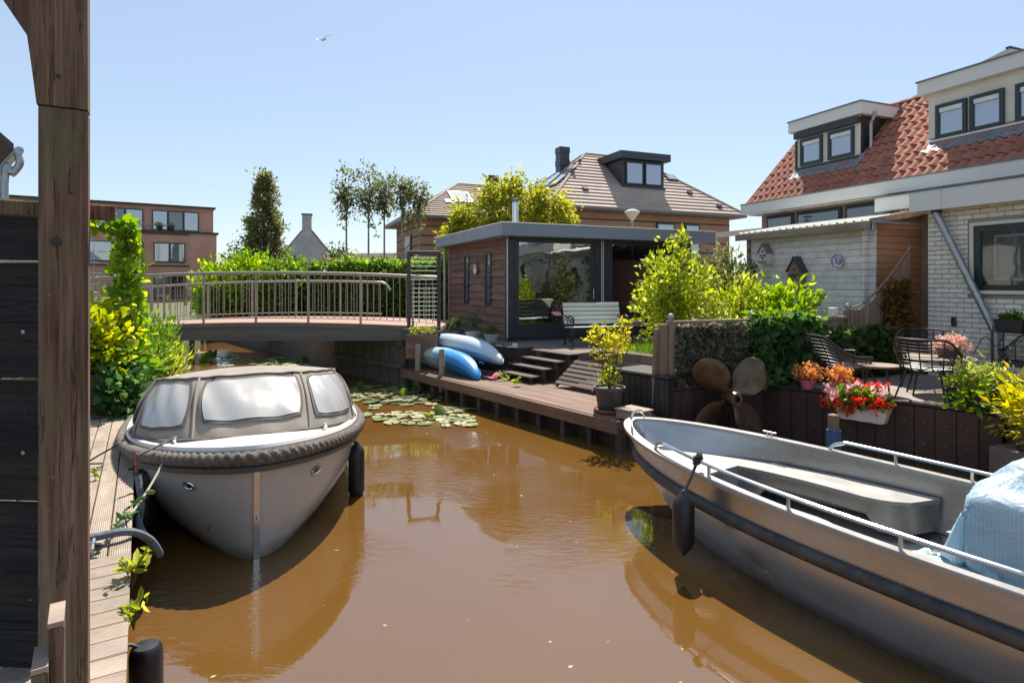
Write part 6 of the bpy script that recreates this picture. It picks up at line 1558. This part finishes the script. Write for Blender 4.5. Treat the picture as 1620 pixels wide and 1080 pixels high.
shrub('white_flowered_plant', 'low plant with pale leaves between lime shrub and fence', (3.5, 10.0, .9), (.5, .35), 1.0, M['lf_spotted'], .07, 50, 20, 125, shell=.2)
shrub('dark_clematis', 'thin dark climber on the left corner of the shed', H(1.5, -1.6, .9), (.25, .22), 2.0, M['lf_dark'], .11, 30, 12, 126, shell=.2, big=True)
# ------------------------------------------------------------------ hip roofed brown houses behind
def hip_house(lab, corner, W_, D_, EZ_, RZ_, seed, dorm=None, chim=None, wins=(), skyl=(), leftwins=()):
    """local x along the front (to the right and away), y to the back, z from ground .9"""
    t = thing('brown_brick_house', lab, 'house', (corner.x, corner.y, .9), math.atan2(.38, .925), 'brown brick houses with hipped roofs')
    ov = .55; w0, w1, d0, d1 = ov, W_ - ov, ov, D_ - ov; e, r = EZ_ - .9, RZ_ - .9
    MB().box(((w0 + w1) / 2, (d0 + d1) / 2, (e - .1) / 2), (w1 - w0, d1 - d0, e - .1)).build('wall', M['bricktan'], t)
    for k in range(12):
        z = e - .42 - .46 * k
        if z < .2: break
        MB().box(((w0 + w1) / 2, (d0 + d1) / 2, z), (w1 - w0 + .012, d1 - d0 + .012, .07)).build('dark_band', M['lamel'], t)
    h = D_ / 2; n = 17; rfm = MB(); th = .085
    core = MB().add([(.05, .05, e - .02), (W_ - .05, .05, e - .02), (W_ - .05, D_ - .05, e - .02), (.05, D_ - .05, e - .02), (h, h, r - .06), (W_ - h, h, r - .06)], [(0, 1, 5, 4), (1, 2, 5), (2, 3, 4, 5), (3, 0, 4)])
    ro = core.build('roof', M['tilebrown'], t)
    for i in range(n):      # tile courses lapping like steps
        a, b = i / n, (i + 1) / n; c = MB()
        def ring(u, dz): q = h * u; z = e + (r - e) * u + dz; return [Vector((q, q, z)), Vector((W_ - q, q, z)), Vector((W_ - q, D_ - q, z)), Vector((q, D_ - q, z))]
        c.loft([ring(a, -.02), ring(a, th), ring(min(.999, b + .01), .012)], cap=False); c.build('tile_course', M['tilebrown'], ro)
    g = MB().tube([(0, 0, e - .02), (W_, 0, e - .02), (W_, D_, e - .02), (0, D_, e - .02)], .055, 8, closed=True); g.build('gutter', M['lead'], t)
    MB().box((W_ / 2, D_ / 2, e - .075), (W_ - .05, D_ - .05, .03)).build('eaves', M['shedtrim'], t)
    for a, b in ((Vector((0, 0, e + .05)), Vector((h, h, r + .04))), (Vector((W_, 0, e + .05)), Vector((W_ - h, h, r + .04))), (Vector((h, h, r + .04)), Vector((W_ - h, h, r + .04))), (Vector((0, D_, e + .05)), Vector((h, h, r + .04)))):
        MB().tube([a, b], .075, 6).build('hip_tiles', M['tilebrown'], ro, smooth=True)
    if chim:
        x, y, z0, z1 = chim; ch = MB()
        for k in range(6): ch.box((x, y, z0 - .9 + (z1 - z0) * (k + .5) / 6), (.52 + (.04 if k % 2 else 0), .52 + (.04 if k % 2 else 0), (z1 - z0) / 6 - .02))
        ch.box((x, y, (z0 + z1) / 2 - .9), (.46, .46, z1 - z0)); ch.build('chimney', M['anthra'], t)
    for x0, x1, z0, z1 in wins:
        f = MB().box(((x0 + x1) / 2, d0 - .02, (z0 + z1) / 2 - .9), (x1 - x0, .10, z1 - z0)).build('window', M['anthra'], t)
        cbox('pane', (x1 - x0 - .16, .02, z1 - z0 - .16), M['panesky'], f, ((x0 + x1) / 2, d0 - .075, (z0 + z1) / 2 - .9), ch=.002)
    for y0, y1, z0, z1 in leftwins:
        f = MB().box((w0 - .02, (y0 + y1) / 2, (z0 + z1) / 2 - .9), (.10, y1 - y0, z1 - z0)).build('window', M['anthra'], t)
        cbox('pane', (.02, y1 - y0 - .16, z1 - z0 - .16), M['panesky'], f, (w0 - .075, (y0 + y1) / 2, (z0 + z1) / 2 - .9), ch=.002)
    sl_ = math.atan2(r - e, h)
    for face, a, u, w_, l_ in skyl:
        if face == 'left':
            f = MB().box((0, 0, 0), (l_, w_, .10)); o = f.build('skylight', M['anthra'], t, loc=(h * u, a, e + (r - e) * u + .09)); o.rotation_euler = (0, -sl_, 0)
            cbox('pane', (l_ - .14, w_ - .14, .02), M['skylight'], o, (0, 0, .05), ch=.002)
        else:
            f = MB().box((0, 0, 0), (w_, l_, .08)); o = f.build('skylight', M['anthra'], t, loc=(a, h * u, e + (r - e) * u + .09)); o.rotation_euler = (sl_, 0, 0)
            cbox('pane', (w_ - .12, l_ - .12, .02), M['skylight'], o, (0, 0, .04), ch=.002)
    for x, u in ((W_ * .22, .28), (W_ * .78, .34), (W_ * .88, .12)):
        if not dorm: break
        o = MB().box((0, 0, .05), (.26, .18, .09)).build('roof_vent', M['anthra'], t, loc=(x, h * u, e + (r - e) * u + .06)); o.rotation_euler = (sl_, 0, 0)
    if dorm:
        x0, x1, b, zt = dorm; z0 = e + (r - e) * b / h; zt -= .9; zf = zt - .36; yb = h * (zt - e) / (r - e) + .2
        body = MB().add([(x0, b, z0 - .1), (x1, b, z0 - .1), (x1, b, zf), (x0, b, zf), (x0, yb, zf), (x1, yb, zf)], [(0, 1, 2, 3), (0, 3, 4), (1, 5, 2), (3, 2, 5, 4)]).build('dormer', M['anthra'], t)
        for k in range(7):
            zk = z0 + (zf - z0) * (k + .5) / 7; yk = h * (zk - e) / (r - e)
            for xx in (x0, x1): MB().box((xx, (b + yk) / 2, zk), (.04, max(.05, yk - b), (zf - z0) / 7 - .012)).build('cheek_board', M['anthra'], body)
        MB().box(((x0 + x1) / 2, (b - .25 + yb) / 2, zt - .17), (x1 - x0 + .5, yb - b + .25, .34)).build('dormer_roof', M['anthra'], body)
        cbox('sill', (x1 - x0 + .1, .12, .10), M['anthra'], body, ((x0 + x1) / 2, b - .05, z0 + .06), ch=.01)
        wm = (x0 + x1) / 2
        for a, c_ in ((x0 + .14, wm - .05), (wm + .05, x1 - .14)):
            f = MB().box(((a + c_) / 2, b - .03, (z0 + .16 + zf - .08) / 2), (c_ - a, .08, zf - .08 - z0 - .16)).build('dormer_window', M['potblack'], body)
            cbox('pane', (c_ - a - .14, .02, zf - z0 - .40), M['panesky'], body, ((a + c_) / 2, b - .075, (z0 + zf) / 2 + .04), ch=.002)
    return t
cA = Vector((1.53, 25.0, 0))
hip_house('large brown brick house with hipped roof and dark dormer behind the garden room', cA, 10.6, 7.72, 5.5, 8.7, 1,
          dorm=(4.55, 6.85, 1.48, 8.42), chim=(3.0, 4.6, 7.2, 9.12), wins=((5.75, 6.75, 3.4, 5.05), (7.35, 8.2, 3.4, 5.05), (5.6, 7.0, 1.6, 2.8)), skyl=(('left', 2.6, .50, 1.0, 1.3), ('left', 3.9, .55, 1.0, 1.3), ('front', 8.0, .62, .6, .5), ('left', 3.2, .8, .4, .3)), leftwins=((1.6, 2.6, 3.6, 5.0),))
cB = Vector((-4.75, 28.2, 0))
hip_house('smaller brown brick house with hipped roof left of the leafy tree', cB, 9.4, 6.6, 5.45, 7.6, 2, chim=(5.2, 3.0, 7.0, 8.15), wins=((3.0, 4.0, 3.6, 4.9),), skyl=(('front', 3.0, .55, 1.1, 1.2), ('front', 2.2, .40, .3, .3)), leftwins=((2.2, 3.6, 2.8, 4.75),))
p = at(1165, 355, 28.5)
# ------------------------------------------------------------------ trees
def tree(name, lab, base, trunk_h, r0, crown_c, crown_r, mat, lsize, nc, npc, seed, bark='bark', shell=.35, clr=.35, extra=None, lean=(0, 0), group='trees beyond the canal', aspect=.6, nb=14):
    t = thing(name, lab, 'tree', base, 0, group)
    fn = in_ellipsoid(crown_c, crown_r, shell) if extra is None else extra
    P, C = clumps(fn, nc, npc, clr, seed)
    tk = MB(); top = Vector((lean[0], lean[1], trunk_h)); tk.tube([(0, 0, -.2), (lean[0] * .3, lean[1] * .3, trunk_h * .5), top], [r0, r0 * .8, r0 * .6], 8)
    branches(tk, top, C[:: max(1, len(C) // nb)], r0 * .45, seed, n=5)
    tk.build('trunk', M[bark], t, smooth=True)
    leaf_obj('crown', P, lsize, mat, t, aspect=aspect, out_c=crown_c, outw=.4, seed=seed)
    return t
def maple_fn(rg):
    # an uneven crown of several upright leaders
    L = [(-1.5, .0, 4.3, .8, .8), (-.75, .2, 4.7, .75, 1.15), (.05, -.1, 4.95, .7, 1.3), (.8, .2, 4.75, .7, 1.1), (1.5, 0, 4.35, .65, .95), (-.2, 0, 3.9, 1.9, .7), (-1.9, 0, 3.6, .5, .5)]
    a = L[rg.integers(len(L))]; u = rg.normal(size=3); u /= np.linalg.norm(u); k = rg.uniform(.3, 1)
    return np.array((a[0], a[1], a[2] - .9)) + u * k * np.array((a[3] * .6, .7, a[4] * .85))
b = at(812, 500, 19.0)
tree('leafy_tree', 'yellow green leafy tree rising behind the garden room roof', (b.x, 19.6, .9), 1.9, .12, (0, 0, 3.3), (2, 1.4, 1.5), M['lf_maple'], .15, 240, 40, 201, extra=maple_fn, clr=.17, aspect=.5)
def conifer_fn(H_, R_):
    def f(rg):
        u = rg.uniform(0, 1) ** 1.3; z = .3 + H_ * u; rr_ = R_ * (1 - u) ** .85 * rg.uniform(.55, 1.05) * (1 + .15 * math.sin(z * 5)) + .08; a = rg.uniform(0, 6.28)
        return np.array((rr_ * math.cos(a), rr_ * math.sin(a), z))
    return f
b = at(418, 440, 27.0)
tree('conifer', 'tall dark green conifer standing alone left of the white gable', (b.x, 27.0, .8), 2.2, .16, (0, 0, 2.4), (1, 1, 1), M['lf_conifer'], .20, 420, 26, 202, extra=conifer_fn(6.1, 1.2), clr=.12, aspect=.35, nb=20)
b = at(378, 440, 26.5)
tree('bare_shrub_tree', 'thin purplish shrub tree at the left foot of the conifer', (b.x, 26.5, .8), 1.2, .06, (0, 0, 2.1), (.7, .6, 1.3), M['lf_birch'], .12, 70, 16, 203, clr=.14)
for i, (px, pt, pb, wpx, sd, lab) in enumerate([(548, 262, 350, 20, 211, 'leftmost slender birch with a drooping tuft of leaves'), (583, 245, 355, 26, 212, 'tallest birch with forked trunk in the birch row'), (608, 262, 345, 20, 213, 'middle slim birch in the birch row behind the hedge'), (636, 262, 340, 20, 214, 'fuller birch second from the right of the birch row'), (664, 288, 336, 16, 215, 'shortest birch next to the small brown house roof')]):
    Y = 25.0 + .5 * (i % 3); tp_, bt_ = at(px, pt, Y), at(px, pb, Y); cz = (tp_.z + bt_.z) / 2 - .9; rz_ = (tp_.z - bt_.z) / 2; rx = wpx / FPX * Y
    def fn(rg, cz=cz, rz_=rz_, rx=rx):
        u = rg.normal(size=3); u /= np.linalg.norm(u); k = rg.uniform(.15, 1.0)
        p = u * k * np.array((rx, rx * .8, rz_)); p[2] += cz; 
        if rg.uniform() < .18: p[2] -= rg.uniform(.2, .9); 
        return p
    tr_ = tree('birch_tree', lab, (tp_.x, Y, .8), cz - rz_ * .6, .055, (0, 0, cz), (rx, rx, rz_), M['lf_birch'], .14, 60 if wpx > 18 else 45, 15, sd, bark='barkbirch', extra=fn, clr=.13, group='birch row behind the hedge', aspect=.5)
b = at(536, 400, 34)
tree('round_tree', 'round dark green tree left of the birches', (b.x, 34, .8), 1.6, .12, (0, 0, 2.3), (.95, .9, 1.3), M['lf_dark'], .16, 110, 22, 216, clr=.2)
# hedges
def hedge(lab, x0, x1, y0, y1, h0, h1, mat, n, seed, ls=.13, name='hedge'):
    t = thing(name, lab, 'hedge', ((x0 + x1) / 2, (y0 + y1) / 2, .85), 0, 'hedges behind the bridge')
    rg = np.random.default_rng(seed); out = []
    w_, d_ = (x1 - x0) / 2, (y1 - y0) / 2
    while len(out) < n:
        x = rg.uniform(-w_, w_); h = h0 + (h1 - h0) * (x / w_ * .5 + .5) + .26 * mnoise.noise(Vector((x * 1.3, seed, 0))) + .09 * mnoise.noise(Vector((x * 6, seed, 2)))
        f = rg.uniform()
        if f < .52: p = (x, -d_ + .16 * mnoise.noise(Vector((x * 2, rg.uniform(0, h) * 2, 4))) + rg.normal(0, .05), rg.uniform(0, h))
        elif f < .92: p = (x, rg.uniform(-d_, d_), h + rg.normal(0, .06))
        else: p = (x, rg.uniform(-d_, d_), rg.uniform(0, h))
        out.append(p)
    leaf_obj('foliage', np.array(out), ls, mat, t, aspect=.6, seed=seed)
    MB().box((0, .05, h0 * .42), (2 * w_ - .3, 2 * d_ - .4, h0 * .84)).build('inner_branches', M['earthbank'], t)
    return t
hedge('long bright green clipped hedge behind the right half of the bridge', -6.3, -1.6, 18.6, 20.0, 2.0, 2.0, M['lf_hedge'], 12000, 221)
hedge('bushy darker green hedge behind the middle of the bridge', -9.3, -6.2, 18.9, 20.2, 1.55, 1.85, M['lf_hedge'], 5500, 222)
for i, (x, rx, hh, mt, lab) in enumerate([(-8.35, .85, 2.35, 'lf_vine', 'tall rounded green bush in the middle of the hedge row'), (-7.05, .75, 2.2, 'lf_hedge', 'smaller rounded bush right of the tall rounded bush'), (-9.2, .7, 1.95, 'lf_vine', 'low rounded bush at the left of the hedge row')]):
    shrub('rounded_bush', lab, (x, 18.9, .85), (rx, .7), hh, M[mt], .14, 130, 26, 225 + i, group='bushes behind the bridge', shell=.45, clr=.15)
P_ = thing('ornamental_grass', 'beige feathery ornamental grass between the two hedges', 'grass clump', (-5.6, 20.9, .85))
P, C = clumps(in_ellipsoid((0, 0, 1.9), (1.25, .5, .55), .2), 60, 24, .12, 223); leaf_obj('plumes', P, .2, M['lf_plume'], P_, aspect=.14, seed=223, up=.5); mb = MB(); branches(mb, (0, 0, 0), C[::3], .012, 5); mb.build('stem', M['lf_plume'], P_)
shrub('low_bush', 'low dark bush at the left end of the hedge row', (-9.6, 19.5, .85), (.7, .6), 1.5, M['lf_hedge'], .13, 70, 22, 224, shell=.3)
# ------------------------------------------------------------------ red brick apartment block
apx = Vector((.84, .5426, 0)); apc = Vector((-24.6, 50, .8)); apr = math.atan2(apx.y, apx.x)
ap = thing('apartment_block', 'red brick three storey flat roofed apartment block on the left', 'building', apc, apr)
MB().box((-11, 5, 2.78), (22, 10, 5.56)).build('wall', M['brickred'], ap)
MB().box((-11, 5.15, 6.55), (21.6, 9.5, 2.3)).build('upper_storey', M['brickred'], ap)
MB().box((-11, 5.0, 7.74), (21.9, 9.9, .12)).build('roof_edge', M['lamel'], ap)
MB().box((-11, 4.98, 5.62), (22.3, 10.2, .16)).build('string_course', M['lamel'], ap)
def apwin(x0, x1, z0, z1, y, n, cur=False):
    f = MB().box(((x0 + x1) / 2, y, (z0 + z1) / 2), (x1 - x0, .12, z1 - z0)).build('window', M['anthra'], ap)
    w_ = (x1 - x0) / n
    for k in range(n):
        cbox('pane', (w_ - .16, .04, z1 - z0 - .2), M['panesky'] if k % 3 != 1 or cur else M['panedark'], f, (x0 + w_ * (k + .5), y - .075, (z0 + z1) / 2), ch=.004)
        if cur: cbox('curtain', (.25, .03, z1 - z0 - .24), M['netcurtain'], f, (x0 + (.32 if k == 0 else (x1 - x0) - .32), y - .105, (z0 + z1) / 2), ch=.004)
for x0, x1 in ((-4.6, -1.3), (-8.8, -5.2), (-12.7, -9.6), (-17, -13.6)): apwin(x0, x1, 5.72, 7.35, .34, 3)
for x0, x1 in ((-4.5, -2.3), (-9.2, -5.2), (-14, -11)): apwin(x0, x1, 3.15, 4.75, -.02, 2, cur=x0 > -5)
for x0, x1 in ((-4.5, -2.3), (-7.2, -5.2), (-14, -11)): apwin(x0, x1, .3, 2.3, -.02, 2)
for z in (5.45, 2.9): MB().box((-5.5, -.04, z), (7.0, .12, .10)).build('band', M['lamel'], ap)
rl = MB().tube([(-18, .02, 6.15), (-2.9, .02, 6.15)], .025, 6); rl.build('balcony_rail', M['zinc'], ap)
for k in range(14): MB().tube([(-17.5 + 1.1 * k, .02, 5.66), (-17.5 + 1.1 * k, .02, 6.15)], .02, 5).build('balcony_baluster', M['zinc'], ap)
for i, x in enumerate((-4.1, -3.3)):
    t = potted('balcony_pot', ['left dark pot on the apartment balcony', 'right dark pot on the apartment balcony'][i], apc + rotz(apr) @ Vector((x, .14, 5.71)), .26, .42, M['potblack'], 'pots on the balcony')
    P, C = clumps(in_ellipsoid((0, 0, .5), (.3, .3, .14), .2), 12, 12, .06, 230 + i); leaf_obj('foliage', P, .12, M['lf_spotted'], t, seed=i)
MB().box((-10.5, 4, 8.0), (1.4, 1.4, .5)).build('roof_hatch', M['lamel'], ap)
# ------------------------------------------------------------------ white gabled cottage and low roofs
def cottage(lab, p, rz, w_, d_, e, r, wallm, roofm, chim=True):
    t = thing('cottage', lab, 'house', p, rz, 'far houses')
    MB().prism([(-w_ / 2, 0), (w_ / 2, 0), (w_ / 2, e), (0, r), (-w_ / 2, e)], 0, d_, m=Matrix(((1, 0, 0), (0, 0, 1), (0, 1, 0)))).build('wall', wallm, t, fix=True)
    for sg in (-1, 1): MB().bar((sg * (w_ / 2 + .2), d_ / 2, e - .22), (0, d_ / 2, r + .06), d_ - .3, .12, up=(0, 0, 1)).build('roof_slope', roofm, t)
    if chim: cbox('chimney', (.62, .6, 1.4), M['render'], t, (0, .35, r + .1), ch=.03); cbox('chimney_top', (.72, .7, .1), M['lamel'], t, (0, .35, r + .82), ch=.02)
    return t
b = at(485, 400, 42); cottage('pale grey gabled cottage with chimney on the gable top', (b.x, 42, .8), R(14), 4.6, 8, 2.6, 5.5, M['render'], M['tiledark'])
b = at(630, 400, 44); cottage('distant dark roofed house seen between the birches', (b.x, 44, .8), R(80), 5.0, 9, 2.2, 3.6, M['brickbrown'], M['tiledark'], False)
b = at(565, 400, 50); cottage('far low house with a grey roof behind the birch trunks', (b.x, 50, .8), R(95), 6.0, 8, 2.2, 3.3, M['render'], M['lead'], False)
# ------------------------------------------------------------------ lamp post, canopy, picnic set
b = at(1000, 341, 21.0)
lp = thing('street_lamp', 'opal bowl street lamp showing above the garden room roof', 'street lamp', (b.x, 21, .9))
zL = b.z - .9
MB().tube([(0, 0, 0), (0, 0, zL - .15)], [.05, .035], 10).build('pole', M['zinc'], lp, smooth=True)
MB().lathe([(.04, -.20), (.06, -.17), (.20, .02), (.27, .10), (.24, .13), (.001, .13)], 22, c=(0, 0, zL)).build('lamp_bowl', M['lampglass'], lp, smooth=True)
MB().lathe([(.27, .11), (.24, .16), (.12, .205), (.001, .215)], 22, c=(0, 0, zL)).build('lamp_hood', M['cream'], lp, smooth=True)
cn = thing('white_canopy', 'white fabric canopy between the garden room and the shed', 'canopy', at(1150, 378, 16.8) - Vector((0, 0, .0)), R(22))
MB().grid(lambda u, v: Vector((-.9 + 1.9 * u, -.6 + 1.6 * v, .10 + .22 * u - .12 * math.sin(math.pi * u) * math.sin(math.pi * v))), 14, 10).build('sheet', M['whitepaint'], cn, smooth=True)
MB().grid(lambda u, v: Vector((-.9 + 1.9 * u, -.605, .10 + .22 * u - .14 * v)), 14, 2).build('valance', M['whitepaint'], cn)
zc = at(1150, 378, 16.8).z - .9
for sx in (-.85, .95): MB().tube([(sx, -.55, -zc), (sx, -.55, .12 + .1 * sx)], .025, 8).build('pole', M['whitepaint'], cn, smooth=True)
pk = thing('picnic_table', 'picnic table on the far bank by the apartment corner', 'picnic table', (at(352, 490, 36).x, 36, .85), R(20))
cbox('tabletop', (1.8, .8, .06), M['shedtrim'], pk, (0, 0, .74), ch=.01)
for sy in (-.65, .65): cbox('bench_seat', (1.8, .28, .05), M['shedtrim'], pk, (0, sy, .45), ch=.01)
for sx in (-.65, .65):
    for sg in (-1, 1): MB().bar((sx, sg * .62, 0), (sx, sg * .12, .72), .07, .07).build('leg', M['shedtrim'], pk)
# far tree line to close the horizon
for i, (x, y, w_, h_) in enumerate([(-14, 62, 7, 4.2), (-19.5, 70, 6, 4.0), (-30, 80, 9, 5), (-6, 66, 6, 4.0), (4, 60, 8, 5), (-24, 66, 5, 3.4)]):
    tree('distant_tree', ['low distant tree behind the conifer', 'low distant tree right of the apartment corner', 'distant tree hidden mostly by the apartment', 'distant tree behind the birch trunks', 'distant tree behind the brown houses', 'small distant tree at the apartment corner'][i], (x, y, .8), h_ * .3, .18, (0, 0, h_ * .55), (w_ / 2, w_ / 2.5, h_ * .42), M['lf_dark'], .35, 110, 18, 240 + i, clr=.4, group='distant trees')
# neighbour house at the far left with a downpipe
nh = thing('neighbour_house', 'neighbouring house with grey drainpipe at the far left edge', 'house', (-8.86, 10.1, .44), R(46))
MB().box((-1.6, 2, 2.0), (3.2, 4, 4.0)).build('wall', M['cream'], nh)
for k in range(20): cbox('weatherboard', (.03, 4.0, .19), M['render'], nh, (.012, 2, .2 + .2 * k), ch=.004, rot=(0, R(4), 0))
for k in range(20): cbox('weatherboard', (3.2, .03, .19), M['render'], nh, (-1.6, -.012, .2 + .2 * k), ch=.004, rot=(R(4), 0, 0))
mb = MB(); mb.add([(.35, -.2, 4.05), (.35, 4.2, 4.05), (-1.7, 4.2, 6.0), (-1.7, -.2, 6.0), (.35, -.2, 4.15), (.35, 4.2, 4.15), (-1.7, 4.2, 6.1), (-1.7, -.2, 6.1)], [(0, 1, 2, 3), (4, 7, 6, 5), (0, 4, 5, 1), (0, 3, 7, 4), (1, 5, 6, 2)]); mb.build('roof', M['tiledark'], nh)
MB().tube(spline([(.40, -.12, 4.02), (.44, -.12, 3.85), (.34, -.10, 3.65), (.24, -.08, 3.5), (.24, -.08, 0)], 5), .06, 10).build('downpipe', M['zinc'], nh, smooth=True)
MB().tube([(.42, -.2, 4.05), (.42, 4.2, 4.05)], .07, 8).build('gutter', M['zinc'], nh, smooth=True)
# seagull
sg_ = MB(); p = at(512, 63, 30)
def wing(s):
    P = [Vector((0, 0, 0)), Vector((.22 * s, .04, .12)), Vector((.55 * s, -.06, .05))]; Wd = [.13, .12, .02]
    return [[P[i] + Vector((0, Wd[i] / 2, .01)), P[i] + Vector((0, Wd[i] / 2 * .2, .022)), P[i] - Vector((0, Wd[i] / 2, 0)), P[i] + Vector((0, 0, -.012))] for i in range(3)]
gl = thing('seagull', 'small white gull gliding high in the sky', 'bird', p, R(30))
body = MB(); body.tube([(0, .28, .01), (0, .16, 0), (0, 0, 0), (0, -.16, .01), (0, -.24, .02), (0, -.30, .01)], [.006, .045, .06, .05, .035, .006], 10)
body.loft(wing(1)); body.loft(wing(-1)); body.build('body', M['gull'], gl, smooth=True, fix=True)
gl.rotation_euler = (R(10), R(-32), R(40))
